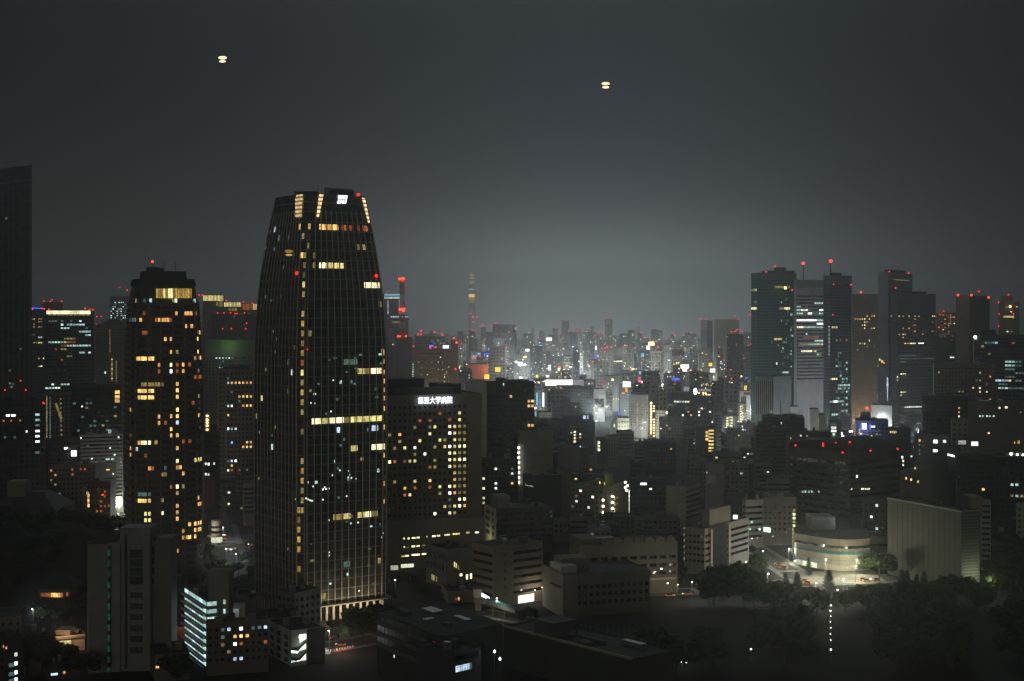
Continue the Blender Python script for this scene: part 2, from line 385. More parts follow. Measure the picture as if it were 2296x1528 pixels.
# ------------------------------------------------------------------ the two hill-side towers
def curtain_tower():
    dr, dl = Vector((.823, .568)), Vector((-.568, .823)); n0 = Vector((-102.05, 684.1)); a, b, c = 50.0, 54.0, 2.75
    V = [n0 + dl * c, n0 + dr * c, n0 + dr * (a - c), n0 + dr * a + dl * c, n0 + dr * a + dl * (b - c), n0 + dr * (a - c) + dl * b, n0 + dr * c + dl * b, n0 + dl * (b - c)]
    prof = [(0, .975), (8, .98), (60, .995), (100, 1.0), (117, 1.0), (135.6, .985), (150, .957), (164, .916), (178, .85), (191, .78), (208, .675)]
    t = B('office_tower', 'tallest tower, barrel-shaped black glass with pale vertical fins and glowing roof corners', 'skyscraper', V, 208.0, 'glass_black', prof=prof)
    t.c = (sum(p.x for p in V) / 8, sum(p.y for p in V) / 8)
    zs = [8 + i * (200 / 48) for i in range(49)]
    m = M()
    for z in zs: m.v += [(*t.xy(i, z), z) for i in range(8)]
    for j in range(48): m.f += [(j * 8 + i, j * 8 + (i + 1) % 8, j * 8 + 8 + (i + 1) % 8, j * 8 + 8 + i) for i in range(8)]
    m.f.append(tuple(range(48 * 8, 49 * 8)))
    t.part(m, 'glazing', 'glass_black')
    FH = 4.72; fz = [9.89 + FH * i for i in range(42)]
    for z in fz:                                             # one spandrel ring per storey
        if z > 206: continue
        m = M(); k = 0
        for zz, o in ((z, 0), (z, .14), (z + .55, .14), (z + .55, 0)):
            for i in range(8):
                nv = (t.nrm(i) + t.nrm(i - 1)).normalized(); p = t.xy(i, zz); m.v.append((p[0] + nv.x * o, p[1] + nv.y * o, zz))
        for j in range(3): m.f += [(j * 8 + i, j * 8 + (i + 1) % 8, j * 8 + 8 + (i + 1) % 8, j * 8 + 8 + i) for i in range(8)]
        t.part(m, 'spandrel', 'band')
    def fin(e, tt, z0, z1, w=.38, d=.5):
        m = M(); Z = [z0 + (z1 - z0) * i / 24 for i in range(25)]; nv = t.nrm(e); p, q = t.poly[e], t.poly[(e + 1) % 8]
        dv = Vector((q[0] - p[0], q[1] - p[1], 0)).normalized() * (w / 2)
        for z in Z:
            a = t.pt(e, tt, z); m.v += [a - dv - nv * .3, a - dv + nv * d, a + dv + nv * d, a + dv - nv * .3]
        for j in range(24): m.f += [(j * 4 + i, j * 4 + (i + 1) % 4, j * 4 + 4 + (i + 1) % 4, j * 4 + 4 + i) for i in range(4)]
        m.f += [(0, 1, 2, 3), (96, 97, 98, 99)]
        t.part(m, 'fin', 'fin')
    for i in range(12): fin(1, (i + .35) / 11.7, 8, 200 if 0 < i < 11 else 188)
    for i in range(13): fin(7, (i + .02) / 12.1, 8, 200 if i < 12 else 190, .3, .4)
    fin(2, .55, 8, 188); fin(0, .02, 8, 188, .4, .3); fin(0, .98, 8, 188, .4, .3)
    # storeys for the lit offices
    rows = [(z + .95, z + 3.75) for z in fz[:-1]]
    t.face = {1: (23, .90, rows, -.12), 7: (24, .9, rows, -.12), 0: (2, .86, rows, -.12), 2: (2, .8, rows, -.12)}
    t.lits(540, 400, 3.82, [(505, 405, 'o'), (577, 402, 'o', 590), (680, 405, 'O', 700), (735, 402, 'o', 765), (800, 415, 'O', 832), (860, 420, 'r', 895), (940, 430, 'r'), (1000, 440, 'r'), (1060, 447, 'r', 1090),
        (300, 415, 'b'), (325, 508, 'c'), (410, 495, 'c'), (540, 490, 'd', 620), (575, 572, 'd'), (530, 650, 'O'), (560, 650, 'd', 600), (620, 655, 'd'), (545, 735, 'd'), (620, 745, 'd'),
        (676, 738, 'Y', 722), (742, 742, 'y', 790), (808, 742, 'y', 855), (1150, 605, 'y'), (1065, 595, 'd'), (1000, 605, 'd'), (550, 815, 'c'), (535, 902, 'y'), (535, 988, 'd'), (1062, 915, 'Y', 1110), (1125, 917, 'Y', 1188),
        (1190, 1080, 'd'), (532, 1148, 'd'), (525, 1240, 'gold'), (540, 1325, 'gold'), (590, 1328, 'd'), (520, 1415, 'd'), (520, 1493, 'gold'), (1225, 1493, 'd')])
    for y, k in ((80, 'd'), (158, 'gold'), (240, 'r'), (322, 'y'), (410, 'd'), (490, 'gold'), (573, 'gold'), (668, 'd'), (832, 'd'), (1095, 'd'), (1178, 'gold'), (1255, 'gold'), (1340, 'd'), (1420, 'd'), (1510, 'd')): t.lit(540 + 515 / 3.82, 750 + y / 3.82, k)
    for y, k in ((178, 'gold'), (255, 'd'), (345, 'gold'), (432, 'gold'), (515, 'gold'), (682, 'gold')): t.lit(540 + 508 / 3.82, 1100 + y / 3.82, k)
    for y in (160, 230, 325, 400, 475, 548, 635, 795, 962, 1035, 1278, 1432): t.lit(540 + 1229 / 3.82, 750 + y / 3.82, 'o', None, (.8, 2.4))
    t.lits(540, 750, 3.82, [(890, 235, 'c', 985), (1010, 315, 'y', 1050), (1075, 325, 'd', 1112), (1135, 312, 'Y', 1180), (440, 355, 'w'), (180, 540, 'y'), (135, 690, 'd'), (270, 970, 'C'), (412, 485, 'c'), (410, 240, 'c'),
        (622, 750, 'Y', 668), (690, 748, 'y', 735), (755, 740, 'Y', 800), (820, 742, 'Y', 865), (885, 748, 'd', 930), (945, 740, 'y', 990), (1010, 728, 'y', 1050), (1070, 725, 'y', 1115), (1132, 720, 'y', 1178), (1192, 718, 'y', 1240),
        (1135, 800, 'b', 1170), (832, 833, 'b'), (945, 978, 'y', 990), (1130, 962, 'Y', 1165), (1190, 960, 'Y', 1232)])
    t.lits(540, 1100, 3.82, [(815, 230, 'd', 855), (880, 225, 'y', 925), (1003, 205, 'y', 1042), (1065, 200, 'Y', 1110), (1120, 198, 'd', 1170), (695, 915, 'd', 720), (885, 655, 'c', 915), (1180, 590, 'd')])
    # small hard glints: reflected city lights put in as glowing panes
    for x, y in ((782, 1057), (762, 1055), (783, 1065), (781, 1071), (798, 1074), (788, 1072), (728, 1093), (731, 1097), (724, 1098), (737, 1096), (663, 1120), (690, 1120), (695, 1122), (686, 1118), (724, 1121), (777, 1113), (697, 904), (705, 905), (745, 1066), (737, 1167), (787, 1174), (803, 1172), (738, 1239), (738, 1246), (805, 1325), (857, 1204), (858, 1196), (690, 1082), (702, 1091), (742, 923), (747, 853), (765, 855)):
        t.lit(x, y, 'w', None, (.7, .8))
    rg = random.Random(9)  # dim glowing panes standing in for reflections of far lights
    for _ in range(46): t.lit(rg.uniform(694, 862), rg.uniform(780, 1330), rg.choice('cccdC'), None, (rg.uniform(.8, 1.8), rg.uniform(.8, 1.8)))
    for _ in range(22): t.lit(rg.uniform(580, 662), rg.uniform(500, 1250), rg.choice('ccd'), None, (.9, 1.6))
    # crown: glowing strips on the roof corners, emblem, gantry
    def strip(q):
        v = []
        for x, y in q:
            e, tt, z, Y = t.hit(x, y); v.append((e, t.pt(e, tt, min(z, 207.6), .75)))
        m = M(); m.slab([p for _, p in v], -t.nrm(v[0][0]) * .5); return t.part(m, 'crown_light', 'strip')
    strip([(665, 488), (677, 488), (680, 431.5), (665, 431.5)]); strip([(709, 488), (713.5, 488), (724, 432), (715, 432)]); strip([(825, 500), (834, 499.5), (822.5, 445), (811, 444)])
    m = M()
    for i in range(12):
        for j, (ya, yb) in enumerate(((447.5, 440), (456, 449))):
            x0 = 757.5 + i % 4 * 5.4 - j * .6
            if i > 3: continue
            q = [(x0 - j * .8, yb if j == 0 else ya + 8.5), (x0 + 4.0 - j * .8, ya + (8.5 if j else 0)), (x0 + 4.2, yb if j == 0 else ya - 6.4 + 8), (x0 + .2, yb)]
            q = [(x0 + .2, ya), (x0 + 3.3, ya), (x0 + 3.5, yb), (x0 + .4, yb)] if j == 0 else [(x0 - 1.4, ya + 1), (x0 + 1.4, ya + 1), (x0 + 3.4, yb + .6), (x0 + .6, yb + .6)]
            v = []
            for x, y in q:
                e, tt, z, Y = t.hit(x, y); v.append(t.pt(e, tt, z, .5))
            m.slab(v, -t.nrm(1) * .3)
    q = []
    for x, y in ((757.5, 441), (778, 441.6), (778, 438.8), (757.8, 438.2)): e, tt, z, Y = t.hit(x, y); q.append(t.pt(e, tt, z, .5))
    m.slab(q, -t.nrm(1) * .3)
    lo = t.part(m, 'emblem_logo', 'letter'); lo['label'] = 'white comb-like emblem glowing on the crown'
    # upper parapets of uneven height
    for x0, x1, y, Y in ((659, 712, 429.5, 703), (727, 790, 426, 716)):
        m = M(); a, b = P(x0, y, Y), P(x1, y, Y); m.box(a[0], b[0], Y, Y + 9, 206.5, a[2]); t.part(m, 'parapet', 'dark')
    m = M(); a, b = P(733, 424.5, 712), P(791, 426.5, 706); m.beam(a, b, .7); m.beam((a[0], a[1], 207), (a[0], a[1], a[2] + .8), 1.6); m.beam((b[0] - 8, 707, 207), (b[0] - 8, 707, b[2]), .3)
    t.part(m, 'window_cleaning_gantry', 'gray_metal')
    for x, y in ((713, 412), (705, 421), (722, 419), (660, 426)): t.mast(x, y + 14, y, .16, 705)
    for x, y, r in ((803.5, 437, 3.4), (666, 613, 4.2), (844, 619, 3.6), (689.5, 784, 1.6)):
        e = t.hit(x, y); Y = e[3] - 1.0 if e else 700
        m = M(); p = P(x, y, Y); m.sphere(p, r * Y / F, 8, 5); t.part(m, 'warning_light', 'red_lamp')
    # ground floor: columns, glowing lobby, canopy
    g = M(); g.prism(inset(t.poly, 5), 0, 8); t.part(g, 'lobby', 'glass')
    for i in range(11):
        a, c_ = t.pt(1, .06 + i * .084, 4, -4.7), t.pt(1, .06 + i * .084 + .066, 4, -4.7); g = M(); g.slab([(a.x, a.y, .2), (c_.x, c_.y, .2), (c_.x, c_.y, 6.6), (a.x, a.y, 6.6)], -t.nrm(1) * .1); t.part(g, 'lobby_window', 'lobby')
    for e, n_ in ((1, 12), (7, 12)):
        for i in range(n_ + 1):
            a = t.pt(e, min((i + .35) / 11.7, .995), 4, -.9); m = M(); m.beam((a.x, a.y, 0), (a.x, a.y, 8.1), .75); t.part(m, 'column', 'fin')
    m = M(); m.v = []
    for zz, o in ((7.3, -3), (7.3, 2.6), (7.9, 2.6), (7.9, 0)):
        for i in range(8):
            nv = (t.nrm(i) + t.nrm(i - 1)).normalized(); p = t.xy(i, 8); m.v.append((p[0] + nv.x * o, p[1] + nv.y * o, zz))
    for j in range(3): m.f += [(j * 8 + i, j * 8 + (i + 1) % 8, j * 8 + 8 + (i + 1) % 8, j * 8 + 8 + i) for i in range(8)]
    t.part(m, 'canopy', 'band')
    for k in range(5):
        a = t.pt(1, .12 + .17 * k, 3.5, 6); l = bpy.data.lights.new('lobby_lamp', 'POINT'); l.energy = 1500; l.color = (1, .78, .48); l.shadow_soft_size = .5
        o = bpy.data.objects.new('lobby_lamp', l); COL.objects.link(o); o.location = Vector((a.x, a.y, 5.0)) - t.root.location; o.parent = t.root
    return t
MORI = curtain_tower()

def balcony_tower():
    cx, cyy, n = (366 - CX) / F * 822, 822.0, 40
    shape = []
    for i in range(n):
        a = 2 * math.pi * i / n; c, s = math.cos(a), math.sin(a); r = (abs(c) ** 4 + abs(s) ** 4) ** -.25; a2 = a + R_(24)
        shape.append((r * math.cos(a2), r * math.sin(a2)))
    k = 23.9 / max(abs(p[0]) for p in shape)
    V = [(cx + x * k, cyy + y * k) for x, y in shape]
    prof = [(0, .985), (60, .995), (99, 1.0), (120, .99), (139, .963), (150, .93), (158, .895), (168, .80)]
    t = B('apartment_tower', 'rounded brown apartment tower ringed by balconies, with a golden restaurant band under its roof', 'skyscraper', V, 168.2, 'brown', prof=prof)
    m = M(); zs = [i * 168.2 / 40 for i in range(41)]
    for z in zs: m.v += [(cx + (t.xy(i, z)[0] - cx) * .955, cyy + (t.xy(i, z)[1] - cyy) * .955, z) for i in range(n)]
    for j in range(40): m.f += [(j * n + i, j * n + (i + 1) % n, j * n + n + (i + 1) % n, j * n + n + i) for i in range(n)]
    m.f.append(tuple(range(40 * n, 41 * n))); t.part(m, 'glazing', 'glass_black')
    FH = 3.62; rows = []
    def ring(z0, z1, name, mat, off=0):
        m = M()
        for z, kk in ((z0, .95), (z0, 1.0 + off), (z1, 1.0 + off), (z1, .985 + off), (z1 - .2 if z1 - z0 > .6 else z1, .95)):
            for i in range(n): p = t.xy(i, z); m.v.append((cx + (p[0] - cx) * kk, cyy + (p[1] - cyy) * kk, z))
        for j in range(4): m.f += [(j * n + i, j * n + (i + 1) % n, j * n + n + (i + 1) % n, j * n + n + i) for i in range(n)]
        return t.part(m, name, mat)
    for i in range(47):
        z = 2 + FH * i
        if 157.5 < z < 163.5: continue
        if z > 164: ring(z, min(z + 2.6, 168), 'roof_band', 'dark'); continue
        ring(z, z + 1.28, 'balcony', 'balcony_brown'); rows.append((z + 1.32, z + FH - .12))
    for e in range(n): t.face[e] = (2, .86, rows, 1.1)
    # short wall piers between the balconies
    for e in range(0, n, 2):
        if not t.vis(e): continue
        m = M(); nv = t.nrm(e)
        for i in range(25):
            z = 2 + 154 * i / 24; a = t.pt(e, .5, z); d = Vector((-nv.y, nv.x, 0)) * .35; m.v += [a - d - nv * 1.0, a - d - nv * .12, a + d - nv * .12, a + d - nv * 1.0]
        for j in range(24): m.f += [(j * 4 + i, j * 4 + (i + 1) % 4, j * 4 + 4 + (i + 1) % 4, j * 4 + 4 + i) for i in range(4)]
        t.part(m, 'pier', 'brown')
    m = M(); sc = lambda q: [(cx + (p[0] - cx) * q, cyy + (p[1] - cyy) * q) for p in V]
    m.prism(sc(.605), 168, 173.2, sc(.575)); t.part(m, 'penthouse', 'dark')
    m = M(); m.prism(sc(.79), 167.6, 168.7, sc(.78)); t.part(m, 'roof', 'dark')
    # the glowing restaurant storey: one pane after another
    for i in range(15):
        x0, x1 = 350 + i * 5.4, 350 + i * 5.4 + 4.5
        v = []
        for x, y in ((x0, 669), (x1, 669), (x1 - .2, 647.5), (x0 - .1, 647.5)):
            h = t.hit(x, y); v.append(t.pt(h[0], h[1], h[2], .15))
        m = M(); m.slab(v, -t.nrm(h[0]) * .2); t.part(m, 'window', 'Y' if i == 6 else 'y' if i in (3, 5) else 'gold')
    t.lits(0, 350, 3.82, [(1250, 1205, 'c'), (1280, 1195, 'C'), (1160, 1218, 'd'), (1680, 1212, 'C'), (1480, 1060, 'd'), (1494, 1058, 'w')])
    t.lits(0, 650, 3.82, [(1525, 213, 'o'), (1580, 212, 'o', 1640), (1612, 220, 'w'), (1690, 215, 'r'), (1355, 270, 'o', 1430), (1470, 272, 'r'), (1585, 325, 'o'), (1640, 327, 'o'), (1100, 265, 'c', 1150),
        (1078, 378, 'y'), (1220, 380, 'r'), (1260, 382, 'r'), (1720, 385, 'O'), (1410, 440, 'O'), (1475, 440, 'o'), (1690, 437, 'O'), (1475, 552, 'o'), (1525, 550, 'd'), (1700, 550, 'O'),
        (1047, 595, 'Y'), (1160, 605, 'o'), (1190, 608, 'O', 1315), (1690, 600, 'd'), (1730, 600, 'O'), (1358, 663, 'o'), (1470, 665, 'Y'), (1525, 660, 'r'), (1585, 660, 'o'), (1632, 658, 'r'), (1047, 672, 'r'),
        (1470, 722, 'W'), (1525, 718, 'r'), (1585, 715, 'o'), (1355, 718, 'r'), (1700, 713, 'd'), (1680, 768, 'r', 1745), (1525, 828, 'o'), (1210, 830, 'd', 1390), (1190, 890, 'O', 1305), (1525, 885, 'O'), (1180, 945, 'O', 1320), (1525, 940, 'O'), (1700, 935, 'd'),
        (1105, 1040, 'o'), (1520, 1047, 'O'), (1360, 1105, 'O'), (1470, 1103, 'O'), (1520, 1103, 'O'), (1705, 1090, 'o'), (1520, 1158, 'b'), (1470, 1212, 'O'), (1105, 1252, 'r'), (1467, 1265, 'O'), (1520, 1265, 'O'),
        (1180, 1327, 'o'), (1215, 1327, 'Y', 1290), (1345, 1327, 'o'), (1570, 1308, 'r'), (1632, 1303, 'r'), (1515, 1367, 'O'), (1105, 1360, 'o'), (1155, 1370, 'b'), (1255, 1437, 'r'), (1105, 1412, 'o'), (1520, 1475, 'Y'), (1680, 1462, 'y', 1745)])
    t.lits(0, 950, 3.82, [(1272, 398, 'o'), (1310, 398, 'r'), (1380, 440, 'd', 1420), (1522, 383, 'o'), (1575, 432, 'o'), (1045, 503, 'O'), (1465, 545, 'r'), (1520, 545, 'Y'), (1520, 597, 'o'), (1200, 613, 'c', 1280), (1185, 668, 'O', 1285), (1380, 658, 'd'), (1045, 610, 'O'), (1710, 625, 'o'),
        (1520, 703, 'o'), (1700, 683, 'o', 1740), (1235, 777, 'y', 1290), (1400, 767, 'Y'), (1517, 757, 'o'), (1237, 830, 'y', 1290), (1517, 808, 'o'), (1630, 850, 'O'), (1672, 845, 'O'), (1690, 840, 'O', 1748), (1690, 890, 'O', 1748), (1577, 908, 'o'), (1560, 960, 'o', 1605), (1630, 953, 'O'), (1672, 950, 'O'), (1515, 1075, 'o'), (1570, 550, 'd'), (1410, 395, 'c')])
    rg = random.Random(8)
    for _ in range(10): t.lit(rg.uniform(276, 456), rg.uniform(700, 1215), rg.choice('oorrdO'))
    m = M(); a = P(338, 603, 822); b = P(360, 600, 822); m.box(a[0], b[0], 812, 830, 173, a[2] + .6); t.part(m, 'crane', 'dark')
    for x, y in ((365, 585), (369.5, 585), (394, 588)): t.mast(x, y + 14, y, .2, 815)
    t.H = 175; t.beacon(342, 587, 3.6, 'red_hot', 815)
    t.H = 168.2; t.beacon(285, 651, 2.0, 'red_lamp', 806, False)
    return t
FOREST = balcony_tower()

# ------------------------------------------------------------------ text on buildings
def sign_text(txt, x0, x1, y0, y1, Y, mat, parent=None, ang=0.0, name='lettering', depth=.3, yoff=0.0):
    cu = bpy.data.curves.new(name, 'FONT'); cu.body = txt; cu.extrude = depth / 2; cu.size = 1
    tmp = bpy.data.objects.new('tmp_text', cu); COL.objects.link(tmp)
    dg = bpy.context.evaluated_depsgraph_get(); me = bpy.data.meshes.new_from_object(tmp.evaluated_get(dg))
    bpy.data.objects.remove(tmp); me.name = name
    xs = [v.co.x for v in me.vertices]; ys = [v.co.y for v in me.vertices]
    a, b = P(x0, y1, Y), P(x1, y0, Y); c, s = math.cos(ang), math.sin(ang); W_ = (b[0] - a[0]) / max(c, .2); H_ = b[2] - a[2]
    o = parent.location if parent else Vector((0, 0, 0))
    for v in me.vertices:
        u = (v.co.x - min(xs)) / (max(xs) - min(xs)) * W_; h = (v.co.y - min(ys)) / (max(ys) - min(ys)) * H_; d = -v.co.z
        v.co = (a[0] + u * c + d * s - o[0], a[1] + u * s + d * c * -1 * -1 - o[1], a[2] + h - o[2])
    me.materials.clear(); me.materials.append(MATS[mat]); ob = bpy.data.objects.new(name, me); COL.objects.link(ob)
    if parent: ob.parent = parent
    return ob

# ------------------------------------------------------------------ the hospital
hp = bl('hospital', 'broad brown hospital block with white lettering on its brow and a bright stair column', 866, 868, 1080, 887, 830, 70, 'brown', 3.93, 3.1, .56, .44, 'gbbb', dl=40, dr=60, top=5.5, base=26, cat='hospital')
# the far third of the long front is blank: cover strip of wall
c0 = Vector(hp.poly[0]); dr_ = (Vector(hp.poly[1]) - c0).normalized(); nv_ = Vector((dr_.y, -dr_.x)); LR = (Vector(hp.poly[1]) - c0).length
def hslab(px0, px1, z0, z1, name, mat, th=.5, off=0.0):
    def T(px):
        u = (px - CX) / F; return (u * c0.y - c0.x) / (dr_.x - u * dr_.y)
    a, b = c0 + dr_ * T(px0), c0 + dr_ * T(px1); m = M(); a -= nv_ * 0; w = nv_ * (th + off)
    m.prism([tuple(a + w), tuple(b + w), tuple(b + nv_ * off), tuple(a + nv_ * off)], z0, z1); return hp.part(m, name, mat)
hslab(1048, 1080.2, 24, 101.2, 'end_wall', 'brown', .45, .01)
hslab(866, 1084, 0, 28.5, 'podium', 'beige', 3.0, .01)
hp.roofbox(.02, .42, .15, .8, 9.2, 'plant_room', 'dark'); hp.roofbox(.60, .82, .2, .8, 5.4, 'plant_room', 'dark'); hp.roofbox(.08, .70, .04, .14, 4.2, 'plant_room', 'slate')
hp.lits(840, 820, 4.592, [(878, 463, 'y'), (880, 533, 'y'), (775, 608, 'Y'), (822, 605, 'O'), (870, 600, 'd', 925), (775, 680, 'W'), (825, 675, 'y'), (870, 673, 'd', 930), (823, 745, 'y'), (870, 740, 'd', 925), (715, 820, 'y'), (773, 820, 'W'), (818, 817, 'y'),
    (865, 815, 'Y', 935), (773, 888, 'Y'), (818, 885, 'y'), (865, 880, 'd', 930), (770, 960, 'Y'), (818, 957, 'y'), (865, 952, 'Y', 930), (770, 1030, 'Y'), (818, 1027, 'o'), (865, 1020, 'd', 928), (820, 1095, 'y'), (865, 1090, 'd', 928), (815, 1168, 'o'), (865, 1160, 'd', 925), (672, 1250, 'y'), (768, 1243, 'Y'), (815, 1238, 'y'),
    (865, 1230, 'd', 925), (670, 1318, 'd'), (770, 1310, 'W'), (815, 1307, 'o'), (865, 1298, 'd', 925), (865, 1380, 'Y', 930), (775, 1385, 'c'), (710, 1475, 'y'), (775, 1472, 'c'), (815, 1467, 'O'), (870, 1460, 'W'), (912, 1460, 'o'),
    (405, 623, 'd'), (615, 618, 'y'), (255, 700, 'o'), (160, 705, 'd'), (570, 690, 'y'), (465, 765, 'y'), (255, 768, 'd'), (675, 757, 'y'), (190, 850, 'd'), (300, 845, 'y'), (435, 838, 'w'), (400, 905, 'd'), (510, 900, 'w'), (155, 995, 'Y'), (190, 992, 'r'), (295, 990, 'r'), (355, 987, 'y'), (405, 982, 'y'), (560, 1043, 'r'), (612, 1040, 'd'),
    (190, 1210, 'o'), (403, 1195, 'y'), (567, 1185, 'O'), (295, 1270, 'o'), (403, 1265, 'r'), (567, 1260, 'r'), (295, 1345, 'r'), (357, 1340, 'y'), (690, 470, 'r'), (790, 545, 'r'), (590, 545, 'r'), (480, 550, 'r'), (545, 610, 'c'), (600, 825, 'd'), (720, 745, 'd'), (605, 968, 'd')])
hp.lits(840, 1100, 4.592, [(607, 280, 'Y'), (775, 270, 'Y'), (815, 265, 'd')])
def podlit(x0, x1, y, key, h=1.0):
    def q(px):
        u = (px - CX) / F; b = c0 + nv_ * 3.06; t = (u * b.y - b.x) / (dr_.x - u * dr_.y); return b + dr_ * t
    a, b = q(x0), q(x1); z = CH - (y - HY) / F * a.y; m = M(); m.slab([(a.x, a.y, z - h / 2), (b.x, b.y, z - h / 2), (b.x, b.y, z + h / 2), (a.x, a.y, z + h / 2)], (-nv_.x * .2, -nv_.y * .2, 0)); hp.part(m, 'window', key)
for x0, x1, y, k in ((904, 908, 1208, 'Y'), (914, 918, 1208, 'Y'), (923, 932, 1207, 'Y'), (934, 941, 1206, 'Y'), (956, 959, 1204, 'y'), (969, 977, 1203, 'Y'), (979, 987, 1202, 'Y'), (996, 1009, 1200, 'Y'), (1015, 1031, 1198, 'y'), (1045, 1053, 1195, 'y'), (1065, 1074, 1194.5, 'w'),
    (905, 908, 1227, 'y'), (914, 916, 1227, 'd'), (923, 931, 1226, 'Y'), (934, 941, 1225, 'Y'), (947, 953, 1223.5, 'd'), (900, 907, 1248, 'o'), (908, 917, 1247, 'Y'), (923, 941, 1245, 'Y'), (946, 956, 1243, 'Y')): podlit(x0, x1, y, k)
podlit(876, 893, 1274, 'shop', 2.6); podlit(899, 928, 1270, 'shop', 2.2)
ang_ = math.atan2(dr_.y, dr_.x)
st = sign_text('慈恵大学病院', 938, 1013, 890.5, 906.5, (c0 + dr_ * 17.2).y - 1.0, 'letter', hp.root, ang_)
# ------------------------------------------------------------------ buildings at the left of the towers
b = B('office_tower', 'dark glass tower with fine vertical stripes cut by the picture edge', 'skyscraper', footprint(-62, -60, 71, 1150, 88, 24, 34), CH + 316 / F * 1150, 'glass_black')
b.facade(9, 9, .9, .9, 'bbbb'); Lf = b.length(0)
for i in range(0, 12):
    t_ = 1 - (1.2 + i * 4.2) / Lf
    if t_ < .02: break
    m = M(); c = b.pt(0, t_, 0, .6); m.beam((c.x, c.y, 0), (c.x, c.y, b.H - 9), .2); b.part(m, 'fin', 'band')
for y in range(10, 62):
    z = y * 4.3
    if z < b.H - 12: m = M(); m.slab([b.pt(0, .01, z, .3), b.pt(0, .985, z, .3), b.pt(0, .985, z + .5, .3), b.pt(0, .01, z + .5, .3)], b.nrm(0) * -.28); b.part(m, 'spandrel', 'dark')
m = M(); p0, p1 = b.pt(0, 0, b.H), b.pt(0, 1, b.H); q0, q1 = b.pt(2, 1, b.H), b.pt(2, 0, b.H)
m.add([p0, p1, q0, q1, p0 - Vector((0, 0, .3)), p1 + Vector((0, 0, 6.5)), q0 - Vector((0, 0, .3)), q1 + Vector((0, 0, 6.5))], [(0, 1, 5, 4), (2, 6, 7, 3), (1, 3, 7, 5), (4, 5, 7, 6)]); b.part(m, 'sloping_crown', 'glass_black')
m = M(); m.slab([b.pt(0, .3, b.H - 11, .5), b.pt(0, .965, b.H - 5.5, .5), b.pt(0, .965, b.H - 4.7, .5), b.pt(0, .3, b.H - 10.2, .5)], b.nrm(0) * -.45); b.part(m, 'crown_rail', 'band')
m = M(); c = b.pt(0, .965, 0, .5); m.beam((c.x, c.y, 20), (c.x, c.y, b.H - 5), .3); b.part(m, 'fin', 'band')
for x, y, k in ((14, 490, 'c'), (45, 782, 'd'), (22, 831, 'c'), (26, 868, 'c'), (30, 862, 'c'), (22, 860, 'c')): b.lit(x, y, k, None, (1.6, 1.6))
for x, y in ((11, 875), (58, 875), (46, 854)): b.beacon(x, y, 2.2, 'red_lamp', 1140, False)

b = bl('office_block', 'flat-topped dark block below the striped glass tower, with a column of lit windows', -30, -28, 101, 900, 985, 84, 'dark', 3.9, 3.6, .6, .5, 'gbbb', nc=3)
for y, k in ((930, 'C'), (942, 'C'), (954, 'c'), (967, 'w'), (978.5, 'w'), (990.5, 'w'), (1015, 'c')): b.lit(84, y, k, None, (2.8, 1.6))
for x, y, k in ((18, 932, 'W'), (30, 932, 'W'), (8, 944, 'r'), (25, 944, 'r'), (45, 943, 'r'), (60, 968, 'w'), (11, 981, 'c'), (33, 981, 'c')): b.lit(x, y, k, None, (2.6 if y == 932 else 1.4, 1.5))
for x, y in ((97, 903), (98.5, 905)): b.beacon(x, y, 2.4)

# hall with hipped roof on the hill
Y = 890; x0, x1 = P(-30, 0, Y)[0], P(122, 0, Y)[0]
h_ = B('museum_hall', 'broad dim hall with a hipped roof and a square tower, on the wooded hill', 'hall', [(x0, Y), (x1, Y), (x1, Y + 40), (x0, Y + 40)], 26, 'concrete', z0=0)
h_.facade(9, 3.4, .5, .62, 'gbbb', top=3)
m = M(); z = 26; cx_, cy_ = (x0 + x1) / 2, Y + 20; m.prism([(x0 - 1, Y - 1), (x1 + 1, Y - 1), (x1 + 1, Y + 41), (x0 - 1, Y + 41)], 26, 36, [(cx_ - 10, cy_ - 6), (cx_ + 10, cy_ - 6), (cx_ + 10, cy_ + 6), (cx_ - 10, cy_ + 6)]); h_.part(m, 'hipped_roof', 'slate')
a, c = P(22, 1078, 905), P(63, 1078, 905); m = M(); m.box(a[0], c[0], 900, 912, 30, a[2]); h_.part(m, 'tower', 'concrete')

b = bl('office_block', 'dark office block with a glowing white crown strip and rows of lit offices', 99, 101, 211, 697, 1600, 88, 'slate', 3.95, 3.4, .8, .5, 'gbbb', top=6, rec=.5)
for i in range(13): b.lit(108 + i * 7.6, 701, 'Y', None, (3.5, 4.0))
for i in range(10): b.lit(112 + i * 9.5, 707, 'd', None, (3, 1.2))
b.lits(0, 650, 3.82, [(415, 275, 'c', 470), (535, 275, 'c'), (605, 275, 'c'), (680, 275, 'b'), (520, 310, 'w'), (590, 310, 'C', 610), (630, 312, 'C', 705), (750, 340, 'c'), (525, 342, 'C', 575), (700, 373, 'C', 770), (570, 407, 'd', 640), (730, 403, 'C', 768), (415, 465, 'C', 560), (595, 465, 'C', 765), (540, 440, 'r', 640),
    (620, 493, 'w', 640), (530, 493, 'r', 560), (690, 525, 'C', 716), (755, 525, 'b'), (540, 520, 'd', 560), (475, 525, 'r'), (580, 580, 'd', 610), (530, 590, 'r'), (450, 800, 'w'), (520, 800, 'C', 575), (410, 833, 'C', 440), (465, 833, 'w', 510)])
for x, y in ((73, 694), (95, 692), (99.5, 693), (110, 694), (191, 692), (201, 694), (208, 695)): b.beacon(x, y, 2.3)
b = bl('office_block', 'hazy block with a lattice of yellowish windows beside the striped tower', 62, 63, 106, 692, 1950, 88, 'olive', 3.6, 3.0, .7, .5, 'gbbb')
rd = random.Random(4)
for y in range(714, 736, 6):
    for x in range(73, 97, 6):
        if rd.random() < .75: b.lit(x, y, rd.choice('dddy'))
